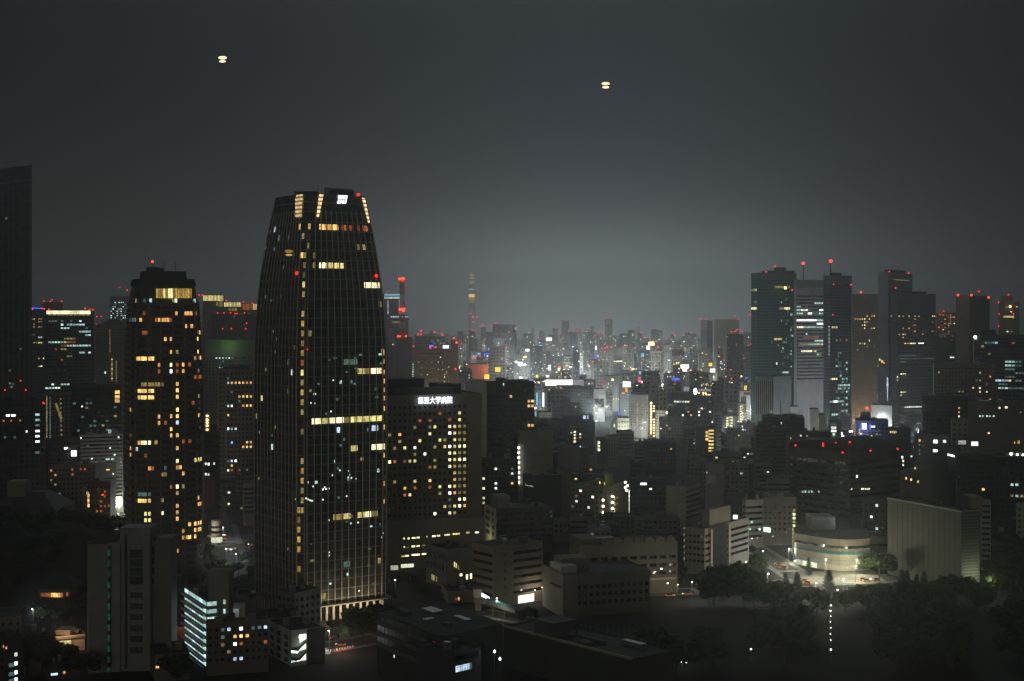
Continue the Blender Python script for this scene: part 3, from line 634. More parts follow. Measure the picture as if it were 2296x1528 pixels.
b.lits(0, 650, 3.82, [(335, 408, 'C', 350), (275, 384, 'r', 300), (335, 460, 'y', 355), (285, 458, 'd', 310), (340, 582, 'o'), (372, 585, 'Y'), (335, 660, 'o'), (362, 660, 'Y')])
q = M(); a, c = P(70, 691, 1930), P(96, 692.5, 1955); q.beam(a, c, .9); b.part(q, 'neon_tube', 'sign_blue')
b = bl('office_tower', 'faint brown tower with red lamps behind the white-crowned office', 97, 98, 141, 678, 2400, 88, 'brown', 4, 4, .5, .4, 'gbbb')
for x, y in ((98, 676), (113, 676), (117, 672.5), (138.5, 676)): b.beacon(x, y, 2.0)
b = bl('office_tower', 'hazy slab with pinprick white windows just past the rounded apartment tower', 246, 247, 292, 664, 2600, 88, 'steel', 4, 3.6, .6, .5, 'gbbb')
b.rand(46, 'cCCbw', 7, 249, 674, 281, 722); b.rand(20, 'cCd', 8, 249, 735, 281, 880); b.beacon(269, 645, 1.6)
b = bl('office_block', 'dim domed block with two columns of yellow lights, behind the white-crowned office', 212, 214, 282, 728, 2050, 88, 'brown', 4, 3.6, .5, .4, 'gbbb')
m = M(); a, c = P(214, 728, 2055), P(282, 728, 2055); m.cone(((a[0] + c[0]) / 2, 2075), 21, 8, b.H - .5, b.H + 7, 16); b.part(m, 'dome', 'slate')
for i in range(12): b.lit(246.5, 741 + i * 4.3, 'd', None, (1.4, 1.6))
for i in range(14): b.lit(251, 806 + i * 3.6, 'd' if i % 3 else 'y', None, (2.6, 1.5)); b.lit(261, 810 + i * 3.6, 'd', None, (1.6, 1.5))
b.lit(213.5, 855, 'o', None, (2, 8)); b.lit(236, 836, 'w', None, (2, 3))
for x, y in ((216.5, 728), (227, 710), (217, 710)): b.beacon(x, y, 2.0)
b = bl('office_block', 'wide unlit teal-black block with three yellow windows at its edge, left of the rounded tower', 160, 162, 272, 865, 1260, 86, 'dark', 4, 3.6, .7, .5, 'gbbb', nc=4)
for y in (880, 890, 899.5): b.lit(263, y, 'O', None, (4.2, 3.0))
b.lit(184, 912, 'w', None, (1.5, 1.5)); b.lit(246, 968, 'C', None, (3, 3.4)); b.rand(14, 'ccd', 3, 163, 905, 270, 965)
b = bl('office_block', 'narrow glassy block with pale piers over the lit street, below the white-crowned office', 101, 103, 164, 882, 1400, 80, 'concrete', 4, 4.5, .6, .7, 'gbbb', glass='glass_green')
for y in range(890, 985, 5):
    b.lit(104.5, y, 'd', None, (1.4, 1.8)); b.lit(112.5, y + 2, 'c', None, (1.6, 1.4))
    if y % 2: b.lit(136 + (y - 890) * .02, y, 'd', None, (1.5, 1.8)); b.lit(163, y, rd.choice('cCdG'), None, (1.8, 2.0))
for i in range(8): b.lit(126 + i * 1.6, 907 + i * 4.5, 'd', None, (2.2, 2.4))
b.lit(164, 943, 'C', None, (3, 3)); b.lit(164.5, 933, 'w', None, (2, 3))
b = bl('office_block', 'black block carrying a white square emblem sign', 104, 106, 181, 985, 1010, 84, 'dark', 3.8, 3.4, .6, .5, 'gbbb', nc=3)
a = P(160, 1023.5, 1007); c = P(172.2, 1010.5, 1007); y_ = 1006.3
m = M(); m.box(a[0], c[0], y_, y_ + .5, a[2], c[2]); sg = b.part(m, 'emblem_sign', 'sign_white'); w_ = (c[0] - a[0])
m = M(); cx_, cz_ = (a[0] + c[0]) / 2, (a[2] + c[2]) / 2
for k, (u, v) in enumerate(((-.28, .28), (.28, .28), (.28, -.28), (-.28, -.28))):
    u2, v2 = ((.28, .28), (.28, -.28), (-.28, -.28), (-.28, .28))[k]; m.beam((cx_ + u * w_, y_ - .1, cz_ + v * w_), (cx_ + u2 * w_, y_ - .1, cz_ + v2 * w_), .16)
m.beam((cx_ - .1 * w_, y_ - .1, cz_), (cx_ + .15 * w_, y_ - .1, cz_), .2); m.build('emblem_mark', 'slate', sg, b.root)
b.lit(146.5, 1006, 'W', None, (1.6, 1.6)); b.lit(151, 1004.5, 'w', None, (1, 1))
b = bl('office_block', 'grey banded block with pale parapet stripes beside the rounded apartment tower', 176, 178, 276, 976, 1060, 84, 'pale', 2.75, 3, .9, .48, 'sbbb', top=1.0, base=10, nc=3)
for x, y, k in ((181, 983, 'W'), (266, 981, 'w'), (247, 1005, 'w'), (257, 1020, 'w'), (197, 1000, 'c'), (206, 1029, 'w')): b.lit(x, y, k, None, (1.2, 1.2))
b.lit(237, 1029, 'C', 246); b.lit(249, 1029, 'C', 256)
b = bl('office_block', 'small pale block with a lit window, in front of the banded block', 212, 213, 260, 1040, 985, 86, 'white', 6, 4, .3, .3, 'bbbb')
b.lit(242, 1053.5, 'O', None, (2.2, 1)); b.lit(254, 1063, 'Y', None, (1, 1)); m = M(); a, c = P(238, 1072, 978), P(262, 1071, 978); m.box(a[0], c[0], 974, 980, a[2] - .5, a[2]); b.part(m, 'green_lit_roof', 'green_lit_wall')  # small roof whose green light is put into its colour
b = bl('apartment_block', 'dark red-brick block with orange balcony lamps, by the bright lane', 194, 196, 248, 1082, 950, 84, 'brick', 3.2, 2.6, .5, .5, 'gbbb', nc=2, dl=20)
b.lit(230, 1110, 'sign_red', None, (1.6, 1.2)); b.lit(235, 1111.5, 'r', None, (1.2, 1)); b.rand(8, 'rr', 5, 200, 1095, 245, 1150)
for i, (x, y) in enumerate(((186, 1108), (186, 1119), (186, 1129), (194, 1112), (193.5, 1123), (194, 1134), (191, 1106))): b.lit(x + 4, y, 'O' if i > 2 else 'o', None, (1.6, 2.2))
b = bl('apartment_block', 'low dark block with a few orange windows, under the emblem sign', 108, 110, 214, 1044, 960, 84, 'brown', 3.2, 2.8, .5, .45, 'gbbb', nc=3)
b.lits(0, 950, 3.82, [(610, 378, 'r'), (610, 412, 'r'), (610, 450, 'r'), (690, 370, 'r'), (730, 370, 'r', 745), (730, 405, 'r', 745), (432, 423, 'o'), (470, 436, 'o'), (450, 500, 'd'), (485, 515, 'd'), (527, 588, 'c')])

# ------------------------------------------------------------------ pale slab tower near the left edge
b = bl('apartment_tower', 'unlit pale tower slab with a stepped top and a green-lit stair slit', 196, 198, 386, 1222, 592, 86, 'pale', 3.3, 3, .5, .5, 'bbbb', dl=18, base=3)
def upw(b, x0, x1, y0, y1, mat='glass', name='window', off=.06, th=.3):
    v = []
    for x, y in ((x0, y1), (x1, y1), (x1, y0), (x0, y0)):
        h = b.hit(x, y); v.append(b.pt(h[0], h[1], h[2], off + th))
    m = M(); m.slab(v, -b.nrm(h[0]) * th); return b.part(m, name, mat)
for x0, x1, y0, off, mat, nm in ((269, 336, 1184, 2.2, 'pale', 'stair_tower'), (243, 269, 1219, .8, 'pale', 'pier_wall'), (350, 384, 1207, 1.4, 'concrete', 'netted_wing')):
    a, c = P(x0, y0, 592 - off), P(x1, y0, 592 - off); m = M(); h = b.hit((x0 + x1) / 2, 1300); yy = h[3]
    a, c = P(x0, y0, yy - off), P(x1, y0, yy - off); m.box(a[0], c[0], yy - off, yy + 9, 0, a[2]); b.part(m, nm, mat)
def nearw(x0, x1, y0, y1, mat, off, name='window', sub=0, key=None):
    h = b.hit((x0 + x1) / 2, (y0 + y1) / 2); yy = h[3] - off - .12; a, c = P(x0, y1, yy), P(x1, y0, yy); m = M(); m.box(a[0], c[0], yy, yy + .1, a[2], c[2]); w = b.part(m, name, mat)
    if sub:
        m = M()
        for k in range(sub + 1): x = a[0] + (c[0] - a[0]) * k / sub; m.beam((x, yy - .05, a[2]), (x, yy - .05, c[2]), .07)
        for z in (a[2], (a[2] + c[2]) / 2, c[2]): m.beam((a[0], yy - .05, z), (c[0], yy - .05, z), .07)
        m.build('frame', 'concrete', w, b.root)
nearw(240.5, 250, 1224, 1520, 'glass_black', .1, 'stair_slit')
for i in range(13): nearw(241.2, 246.5, 1233 + i * 24, 1247 + i * 24, 'G', .25)
for i in range(4): nearw(258, 268.5, 1236 + i * 24.5, 1252 + i * 24.5, 'glass', .9, sub=2); nearw(336.5, 346.5, 1226 + i * 24, 1244 + i * 22, 'glass', .1, sub=2)
for i in range(4): nearw(291, 320, 1233 + i * 20, 1251 + i * 20, 'glass_green', 2.3, sub=3)
for i in range(6): nearw(292, 320, 1329 + i * 24.5, 1342 + i * 24.5, 'glass_black', 2.3, sub=4)
for i in range(2): nearw(279, 283, 1200, 1500, 'slate', 2.3, 'dark_strip') if i == 0 else None  # dark strip down the stair tower
rd = random.Random(3)
for i in range(5): b.roofbox(.05 + i * .17, .14 + i * .17, .2, .5, rd.uniform(.8, 2.2), 'air_unit', 'slate')
for i in range(9): nearw(352 + i % 2 * 16, 366 + i % 2 * 16, 1222 + i * 30, 1240 + i * 30, 'concrete', 1.5, 'cladding_panel')

# low temple hall with orange windows
Y = 748; x0, x1 = P(86, 0, Y)[0], P(160, 0, Y)[0]; yy = Y
h_ = B('temple_hall', 'low tiled temple hall with a strip of glowing orange windows, among dark trees', 'temple', [(x0, Y), (x1, Y), (x1, Y + 14), (x0, Y + 14)], 5.2, 'brown'); h_.facade(9, 9, .5, .5, 'bbbb')
m = M(); m.prism([(x0 - 2, Y - 2), (x1 + 2, Y - 2), (x1 + 2, Y + 16), (x0 - 2, Y + 16)], 5.0, 11, [(x0 + 4, Y + 6), (x1 - 4, Y + 6), (x1 - 4, Y + 8), (x0 + 4, Y + 8)]); h_.part(m, 'tiled_roof', 'tile')
for i in range(9): h_.lit(94 + i * 5.6, 1335, 'O' if 3 < i < 8 else 'r', None, (1.1, 2.4))
h_.lit(151, 1333, 'r', None, (1, 2))
# peach-lit precinct house
b = bl('precinct_house', 'low house whose stepped wall glows peach under a floodlight, beside the pale slab tower', 118, 120, 190, 1428, 628, 66, 'cream', 4, 4, .5, .5, 'bbbb', dl=12)
a, c = P(120, 1417, 631), P(166, 1412, 640); m = M(); m.box(a[0], c[0], 634, 642, b.H - 1, a[2]); b.part(m, 'raised_wall', 'cream')
m = M(); b.pane(0, .18, .55, 1.2, 5.0, 'y', 'window', .1); b.pane(0, .6, .62, 0, 5.4, 'concrete', 'column', .4)
m = M(); m.slab([b.pt(0, 0, 6.0, 0), b.pt(0, 1, 6.0, 0), b.pt(0, 1, 6.0, 1.6), b.pt(0, 0, 6.0, 1.6)], (0, 0, .4)); b.part(m, 'canopy', 'concrete')
def plamp(root, x, y, z, e, col, r=.3, name='flood_lamp'):
    l = bpy.data.lights.new(name, 'POINT'); l.energy = e; l.color = col; l.shadow_soft_size = r
    o = bpy.data.objects.new(name, l); COL.objects.link(o); o.parent = root; o.location = Vector((x, y, z)) - root.location; return o
p = b.pt(0, .35, 7.5, 6); plamp(b.root, p.x, p.y, 9.0, 2600, (1, .55, .3))
b = bl('house', 'low house with an orange-lit eave between the pale slab tower and the lit gallery flats', 383, 385, 420, 1408, 640, 70, 'brick', 4, 4, .5, .5, 'bbbb', dl=12)
p = b.pt(0, .6, 5, 3); plamp(b.root, p.x, p.y, 12.0, 900, (1, .5, .25)); b.lit(404, 1448, 'd', 418, (3, 1.0)); b.lit(386, 1448, 'y', None, (1, 1))
# apartment stair landings at the bottom edge
b = bl('apartment_block', 'dark flats at the bottom corner with three white-lit stair landings', -20, 10, 52, 1428, 566, 40, 'slate', 3.1, 3, .5, .5, 'bgbg', dl=20)
for y in (1468, 1488, 1508, 1524): b.lit(35.5, y, 'W' if y > 1470 else 'w', None, (1.2, 1.5)); b.lit(28, y + 3, 'c', None, (3.2, 1.6)) if y > 1470 else None
b.lit(8, 1450, 'o', None, (.6, 1.2)); b.lit(14, 1453, 'o', None, (.6, 1.0))
b = bl('apartment_block', 'low grey flat-roofed house below the hill hall', -20, -18, 48, 1386, 640, 84, 'concrete', 3.2, 3, .4, .4, 'gbbb', nc=2)
b = bl('house', 'dim grey house with a dark tiled roof beside the stair-landing flats', 52, 54, 120, 1424, 620, 70, 'slate', 3.2, 3, .4, .4, 'gbbb', dl=12)
b = bl('house', 'small dark house at the foot of the lit gallery flats with two orange windows', 345, 347, 425, 1468, 578, 84, 'brown', 3.2, 3, .4, .4, 'bbbb')
b.lit(353, 1496, 'o', None, (1.4, 1)); b.lit(374, 1496, 'r', None, (.8, 1)); b.lit(416, 1488, 'y', None, (.6, 1.4))
b = bl('house', 'small dark house with a bright ground-floor strip at the bottom of the picture', 108, 110, 152, 1490, 575, 84, 'slate', 3.2, 3, .4, .4, 'bbbb'); b.lit(114, 1513, 'b', 129, (2, .9)); b.lit(144, 1508, 'o', None, (1, 1))

# ------------------------------------------------------------------ gallery flats and neighbours
b = bl('gallery_flats', 'white flats with nine tiers of lit open galleries stepping away from the viewer', 413, 463, 500, 1345, 602, 62, 'pale', 3.2, 3.2, .5, .6, 'bbbb')
L = b.length(3); H = b.H
for k in range(9):
    z1 = H - .9 - 3.2 * k
    m = M(); m.slab([b.pt(3, .02, z1 - 2.9, 0), b.pt(3, 1.0, z1 - 2.9, 0), b.pt(3, 1.0, z1 - 2.9, 1.6), b.pt(3, .02, z1 - 2.9, 1.6)], (0, 0, .2)); m.slab([b.pt(3, .02, z1 - 2.9, 1.5), b.pt(3, 1, z1 - 2.9, 1.5), b.pt(3, 1, z1 - 1.8, 1.5), b.pt(3, .02, z1 - 1.8, 1.5)], b.nrm(3) * .15)
    b.part(m, 'gallery', 'white')
    for i in range(6): b.pane(3, .03 + i * .162, .03 + i * .162 + .15, z1 - 1.75, z1 - .1, 'C' if (i + k) % 4 else 'b', 'window', .06)
    if k < 5: b.pane(0, .03, .62, z1 - 1.9, z1 - .2, 'C', 'window', .06)
a, c = P(467, 1283, 606), P(513, 1283, 606); m = M(); m.box(a[0], c[0], 606, 616, 0, a[2]); b.part(m, 'lift_tower', 'pale')
for y in (1350, 1371): b_ = P(503, y, 605.8); m = M(); m.box(b_[0] - .45, b_[0] + .45, 605.7, 605.9, b_[2] - .9, b_[2] + .9); b.part(m, 'window', 'C')
m = M(); m.box(P(500, 0, 640)[0], P(540, 0, 640)[0], 636, 650, 0, P(0, 1362, 640)[2]); t2 = b.part(m, 'stair_wing', 'white')
p = P(522, 1360, 632); plamp(b.root, p[0], p[1], p[2], 400, (.85, 1, .95))
b = bl('apartment_block', 'dark flats with scattered orange and white windows, in front of the gallery flats', 462, 465, 602, 1396, 588, 84, 'brown', 3.1, 2.6, .55, .45, 'gbbb', nc=4, dl=20)
b.lits(0, 1128, 3.82, [(2072, 1055, 'W'), (1915, 1102, 'c'), (1940, 1100, 'b'), (2030, 1125, 'O', 2100), (2035, 1200, 'W'), (2065, 1195, 'r'), (2022, 1338, 'b'), (2055, 1335, 'b'), (2248, 1093, 'b'), (1910, 1150, 'c'), (1958, 1280, 'd'), (1900, 1215, 'd'), (2175, 1038, 'c', 2230), (2290, 1210, 'r')])
b = bl('apartment_block', 'corner flats with a pale windowed side and a bright white zigzag stair', 600, 653, 728, 1414, 604, 58, 'white', 3.2, 4.4, .34, .42, 'bbbb', nc=3, dl=25)
for r in range(4):
    for i in range(3): b.pane(3, .12 + i * .3, .12 + i * .3 + .14, b.H - 4.6 - r * 3.25, b.H - 2.6 - r * 3.25, 'glass_black', 'window', .05)
m = M(); m.slab([b.pt(0, .46, 0, .05), b.pt(0, 1, 0, .05), b.pt(0, 1, b.H - .3, .05), b.pt(0, .46, b.H - .3, .05)], b.nrm(0) * .4); b.part(m, 'dark_cladding', 'slate')
def zig(q, key, nm, off):
    v = []
    for x, y in q: h = b.hit(x, y); v.append(b.pt(h[0], h[1], h[2], off))
    m = M(); m.slab(v, -b.nrm(h[0]) * .2); b.part(m, nm, key)
for q, k in (([(670, 1431), (686, 1433), (686, 1422), (671, 1424)], 'W'), ([(672, 1442), (686, 1433), (686, 1431), (671, 1432)], 'w'), ([(653, 1464), (668, 1465), (668, 1461), (653, 1459)], 'W'), ([(668, 1462), (686, 1455), (686, 1443), (676, 1450)], 'w'), ([(653, 1487), (664, 1484), (660, 1481), (653, 1482)], 'C'), ([(664, 1484), (686, 1480), (686, 1466), (676, 1472)], 'w')): zig(q, k, 'stair_light', .15)
for q in ([(653, 1452), (668, 1450), (686, 1437), (686, 1441), (669, 1457), (653, 1458)], [(653, 1474), (668, 1476), (686, 1460), (686, 1464), (670, 1481), (653, 1480)]): zig(q, 'slate', 'stair_flight', .5)
p = b.pt(0, .25, b.H - 6, 2.5); plamp(b.root, p.x, p.y, p.z, 90, (.9, 1, .9))
b = bl('office_block', 'dark flat-roofed block standing in front of the tallest tower', 622, 660, 719, 1330, 650, 40, 'slate', 3.4, 3, .5, .5, 'ggbg', nc=4, base=5)
b = bl('office_block', 'low dark roof with vents behind the corner flats', 596, 600, 668, 1372, 632, 70, 'dark', 3.4, 3, .5, .5, 'bbbb', nc=4)

# ------------------------------------------------------------------ between the rounded tower and the tallest tower
b = bl('apartment_tower', 'dark apartment tower with a rounded roof and orange windows, between two big towers', 487, 490, 592, 828, 1100, 86, 'brown', 3.55, 3.0, .55, .5, 'gbbb')
m = M(); a, c = P(497, 820, 1105), P(572, 820, 1105); m.cone(((a[0] + c[0]) / 2, 1115), 13, 8, b.H - .5, a[2], 14); b.part(m, 'roof_drum', 'slate')
for y in range(900, 1180, 16): pass
m = M(); m.slab([b.pt(0, .13, 4, .1), b.pt(0, .19, 4, .1), b.pt(0, .19, b.H - 8, .1), b.pt(0, .13, b.H - 8, .1)], b.nrm(0) * .8); b.part(m, 'pier', 'concrete')
b.lits(0, 650, 3.82, [(1943, 805, 'b'), (1990, 812, 'O', 2035), (2085, 808, 'o', 2125), (2162, 808, 'o'), (1970, 868, 'c', 2000), (2065, 903, 'O', 2135), (2162, 903, 'O'), (1940, 993, 'b'), (1995, 998, 'w'), (2070, 993, 'o'), (2085, 993, 'O'), (2113, 993, 'O'), (2162, 993, 'O'), (1943, 1087, 'O'), (1940, 1180, 'W'), (1990, 1178, 'C', 2010), (2110, 1312, 'O'), (2162, 1312, 'O'),
    (2080, 1355, 'o'), (2112, 1355, 'O'), (2162, 1355, 'O'), (1940, 1452, 'c'), (1993, 1452, 'b'), (2033, 1452, 'W'), (1990, 1497, 'o'), (2035, 955, 'c'), (1985, 1320, 'sign_cyan'), (1950, 770, 'c'), (2210, 760, 'd')])
b.lits(0, 950, 3.82, [(1943, 397, 'w'), (1990, 350, 'o'), (2035, 395, 'r'), (1990, 577, 'o'), (1988, 625, 'O'), (1990, 715, 'O'), (1985, 805, 'O'), (2018, 805, 'O'), (1988, 852, 'y'), (2068, 845, 'Y'), (2035, 665, 'r'), (1940, 855, 'o'), (2120, 390, 'c'), (1998, 405, 'r')])
b = bl('office_block', 'broad hall block washed green along its top with a dotted grid of openings', 458, 460, 596, 763, 1900, 88, 'concrete', 4.4, 4.2, .5, .5, 'gbbb', top=22)
m = M(); m.slab([b.pt(0, .02, b.H - 11, .1), b.pt(0, .98, b.H - 11, .1), b.pt(0, .98, b.H - .3, .1), b.pt(0, .02, b.H - .3, .1)], b.nrm(0) * .4); b.part(m, 'green_band', 'green_lit_wall'); p = b.pt(0, .4, b.H - 8, 14); plamp(b.root, p.x, p.y, p.z, 3200, (.55, 1, .4), 2)  # green wash of light put into the band's colour, beside the lamp
b.lits(0, 650, 3.82, [(1865, 563, 'C', 1965), (1880, 667, 'C', 1945), (2150, 660, 'w')]); b.rand(6, 'cc', 2, 487, 800, 540, 840)
b = bl('hotel_block', 'hotel slab crowned by three stepped bands of warm lit fins, behind the rounded tower', 452, 454, 602, 690, 2250, 88, 'brown', 4, 3.6, .6, .5, 'gbbb', top=8)
def crown(b, x0, x1, y0, y1, key, Y, n):
    a, c = P(x0, y1, Y), P(x1, y0, Y); m = M(); m.box(a[0], c[0], Y + .5, Y + 14, b.H - 3, c[2]); b.part(m, 'crown_block', 'brown')
    for i in range(n): u = a[0] + (c[0] - a[0]) * (i + .1) / n; v = a[0] + (c[0] - a[0]) * (i + .85) / n; m = M(); m.box(u, v, Y + .1, Y + .45, a[2], c[2]); b.part(m, 'crown_light', key)
crown(b, 455, 501, 663, 675, 'y', 2240, 14); crown(b, 502, 541, 678.5, 688, 'y', 2230, 12); crown(b, 544, 568, 682, 695, 'r', 2235, 8); crown(b, 568, 578, 682, 695, 'y', 2232, 4)
for x0, x1, y0, y1 in ((484, 490, 677, 686), (491, 500, 675, 688), (512, 532, 691, 698)): crown(b, x0, x1, y0, y1, 'd', 2229, 3)
b.rand(22, 'ddcr', 3, 460, 700, 575, 765)
for x, y in ((454, 662), (507, 674), (546, 677), (566, 681), (490, 677), (446, 662)): b.beacon(x, y, 2.1)
b = bl('office_block', 'long hazy block with two rows of red lamps, below the warm lit crowns', 474, 476, 590, 704, 2050, 88, 'slate', 4, 3.6, .5, .4, 'gbbb')
for x, y in ((488, 702), (502, 702), (517, 702), (527, 703.5), (531, 703.5), (548, 702), (485, 726), (553, 725), (499, 737.5), (519, 737.5), (551, 738)): b.beacon(x, y, 2.0, 'red_lamp', None, False)
b.lit(545, 727, 'c'); b.lit(526, 708, 'c')
b = bl('office_block', 'pale side of a banded block showing past the edge of the tallest tower', 545, 546, 580, 1086, 1000, 86, 'cream', 3.2, 3, .9, .36, 'sbbb', base=8)
b.lit(550, 1176, 'red_faint', None, (.8, .8)); b.lit(550, 1188, 'w', None, (1.8, 2.2))
b = bl('office_block', 'dark block with a spiral of yellow stair lamps, beside the rounded apartment tower', 455, 457, 492, 968, 1010, 82, 'dark', 3.5, 3, .6, .5, 'gbbb', nc=2)
a, c = P(459, 929, 1014), P(470, 929, 1014); m = M(); m.box(a[0], c[0], 1014, 1020, b.H - 1, a[2]); b.part(m, 'stair_tower', 'concrete')
for y in (933, 941.5, 948, 955, 964): p = P(464.5, y, 1013.6); m = M(); m.sphere(p, 1.0, 8, 5, .7); b.part(m, 'stair_lamp', 'bulb_warm')
for x, y, k in ((461.5, 1040.5, 'w'), (468, 1041, 'W'), (480, 1040, 'w'), (461.5, 1063.5, 'w'), (467.5, 1065, 'w'), (462, 1088.5, 'w'), (472.5, 1088, 'w'), (465, 1107.5, 'o')): b.lit(x, y, k, None, (1.3, 1.7))
m = M(); m.slab([b.pt(0, .02, 12, .1), b.pt(0, .7, 12, .1), b.pt(0, .7, 34, .1), b.pt(0, .02, 34, .1)], b.nrm(0) * .3); b.part(m, 'brick_panel', 'brick')
# round kiosk building on the corner
cx_, cy_ = P(486, 0, 930)[0], 930
k_ = B('corner_rotunda', 'small cream round corner building with a canopy, at the lit crossing', 'building', [(cx_ + 3.6 * math.cos(6.2832 * i / 14), cy_ + 3.6 * math.sin(6.2832 * i / 14)) for i in range(14)], 14.5, 'cream'); k_.facade(3.4, 9, .8, .3, 'bbbbbbbbbbbbbb')
for z in (6.2, 9.4): m = M(); m.cone((cx_, cy_), 3.75, 3.75, z, z + 1.5, 14); k_.part(m, 'window_band', 'glass')
m = M(); m.cone((cx_, cy_), 6.2, 6.2, 4.0, 4.5, 16); k_.part(m, 'canopy', 'cream'); m = M(); m.cone((cx_, cy_), 3.7, 3.7, 0.2, 3.7, 14); k_.part(m, 'shopfront', 'shop')
plamp(k_.root, cx_ - 3, cy_ - 9, 9.5, 1500, (1, .95, .75))
# ------------------------------------------------------------------ middle of the picture, far to near
def board(label, x0, x1, y0, y1, Y, key, posts=True, cat='sign', name='rooftop_sign', txt=None, tk=None, samp=None, group=None, edge='gray_metal'):
    a, c = P(x0, y1, Y), P(x1, y0, Y); r = empty(name, ((a[0] + c[0]) / 2, Y, a[2]), label, cat, group); d = max(.4, (c[2] - a[2]) * .08)
    m = M(); m.box(a[0] - d, c[0] + d, Y + .05, Y + 1.2, a[2] - d, c[2] + d); m.build('frame', edge, r)
    m = M(); m.box(a[0], c[0], Y - .15, Y, a[2], c[2]); m.build('lit_face', key, r)
    if posts:
        for u in (.15, .85): m = M(); x = a[0] + (c[0] - a[0]) * u; m.beam((x, Y + .7, max(0, a[2] - 14)), (x, Y + .7, a[2]), max(.25, d * .5)); m.build('post', edge, r)
    if txt: sign_text(txt, *txt_box(x0, x1, y0, y1), Y - .3, tk, r)
    return r
def txt_box(x0, x1, y0, y1):
    w, h = x1 - x0, y1 - y0; return (x0 + .2 * w, x1 - .2 * w, y0 + .15 * h, y1 - .15 * h)

b = bl('hotel', 'tan hotel with a dotted facade glowing gold at its foot under red lamps', 916, 918, 1028, 785, 1900, 88, 'tan', 3.3, 2.9, .35, .45, 'gbbb', top=5, cat='hotel')
a, c = P(1011, 764, 1896), P(1027, 764, 1896); m = M(); m.box(a[0], c[0], 1896, 1912, 0, a[2]); b.part(m, 'side_tower', 'brown')
m = M(); a, c = P(945, 794.5, 1897.5), P(1000, 792, 1897.5); m.box(a[0], c[0], 1897.6, 1898.6, a[2], c[2]); b.part(m, 'dark_slot', 'dark')
b.lits(840, 580, 4.99, [(727, 1118, 'Y'), (485, 1165, 'O'), (722, 1163, 'O'), (752, 1163, 'o'), (515, 1220, 'o'), (840, 1218, 'Y'), (722, 1247, 'O'), (752, 1247, 'o'), (812, 1272, 'O'), (602, 1300, 'Y'), (513, 1302, 'o'), (780, 1300, 'O'), (780, 1328, 'Y'), (780, 1382, 'Y'), (835, 1380, 'o'), (630, 1162, 'd'), (632, 1275, 'd')])
for i in range(9): b.lit(926, 812 + i * 5.6, 'C' if i else 'c', None, (2.4, 1.7))
for u in (.3, .5, .66): p = b.pt(0, u, 12, 13); plamp(b.root, p.x, p.y, 16, 22000, (1, .68, .28), 1)
for x, y, r in ((910, 779.5, 3), (920, 780, 3), (927, 776.5, 2), (965, 780, 2.8), (976.5, 779.5, 2.8), (1018, 759, 2.8), (1023.5, 768.5, 3), (920, 829, 2.6), (1021.5, 828, 2.8)): b.beacon(x, y, r, 'red_hot' if r > 2.9 else 'red_lamp', 1890, y < 790)
b = bl('office_block', 'bluish plain slab between the tallest tower and the tan hotel', 862, 864, 921, 775, 1800, 88, 'slate', 4, 3.4, .5, .4, 'bbbb'); b.lit(881, 773, 'w', None, (1.5, 1.5))
b = bl('office_block', 'dark mast-bearing block with red lamps behind the hospital', 888, 890, 924, 757, 1740, 88, 'slate', 4, 3.4, .5, .4, 'bbbb')
for x, y in ((892, 754.5), (897, 754.5), (910, 754.5)): b.beacon(x, y, 2.7, 'red_hot', 1738, False)
# red and white lattice mast
Y = 1745; xm = P(901.5, 0, Y)[0]
r = empty('lattice_mast', (xm, Y, 118), 'tall red and white lattice mast with clusters of red lamps, behind the hospital', 'mast')
bands = [(755, 738), (738, 722), (722, 706), (706, 690), (690, 676), (676, 662), (662, 647), (647, 640), (640, 628)]
for i, (ya, yb) in enumerate(bands):
    m = M(); z0, z1 = P(0, ya, Y)[2], P(0, yb, Y)[2]; w0, w1 = 3.2 - i * .12, 3.2 - (i + 1) * .12; n_ = 3
    for s1, s2 in ((-1, -1), (1, -1), (1, 1), (-1, 1)):
        m.beam((xm + s1 * w0, Y + s2 * w0, z0), (xm + s1 * w1, Y + s2 * w1, z1), .5)
    for k in range(n_):
        za, zb = z0 + (z1 - z0) * k / n_, z0 + (z1 - z0) * (k + 1) / n_
        for yy in (-1, 1): m.beam((xm - w0, Y + yy * w0, za), (xm + w1, Y + yy * w1, zb), .32); m.beam((xm + w0, Y + yy * w0, za), (xm - w1, Y + yy * w1, zb), .32); m.beam((xm - w0, Y + yy * w0, zb), (xm + w0, Y + yy * w0, zb), .32); m.beam((xm + yy * w0, Y - w0, zb), (xm + yy * w0, Y + w0, zb), .32); m.beam((xm + yy * w0, Y - w0, za), (xm + yy * w1, Y + w1, zb), .32)
    m.build('lattice', 'redpaint' if i % 2 == 0 or i > 5 else 'white', r)
for y in (697, 645, 632): m = M(); z = P(0, y, Y)[2]; m.cone((xm, Y), 4.0, 4.0, z, z + .8, 10); m.build('platform', 'redpaint', r)
for x, y in ((896, 626), (901, 625.5), (905, 625.5), (903, 629), (896.5, 694.5), (901, 694), (906, 694), (904.5, 697)): m = M(); m.sphere(P(x, y, Y - 4.5), 2.9 * Y / F, 8, 5); m.build('warning_light', 'red_hot' if x != 903 else 'red_lamp', r)
m = M(); z = P(0, 622, Y)[2]; m.beam((xm, Y, P(0, 628, Y)[2]), (xm, Y, z), .3); m.build('antenna', 'redpaint', r)
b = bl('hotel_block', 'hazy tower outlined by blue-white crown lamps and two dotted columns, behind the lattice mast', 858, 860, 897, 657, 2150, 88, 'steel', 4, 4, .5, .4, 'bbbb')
for i in range(14):
    x = 863 + i * 2.45
    for y, k in ((660.5, 'b'), (664, 'sign_cyan'), (668.5, 'w')): b.lit(x, y, k, None, (.9, 1.7))
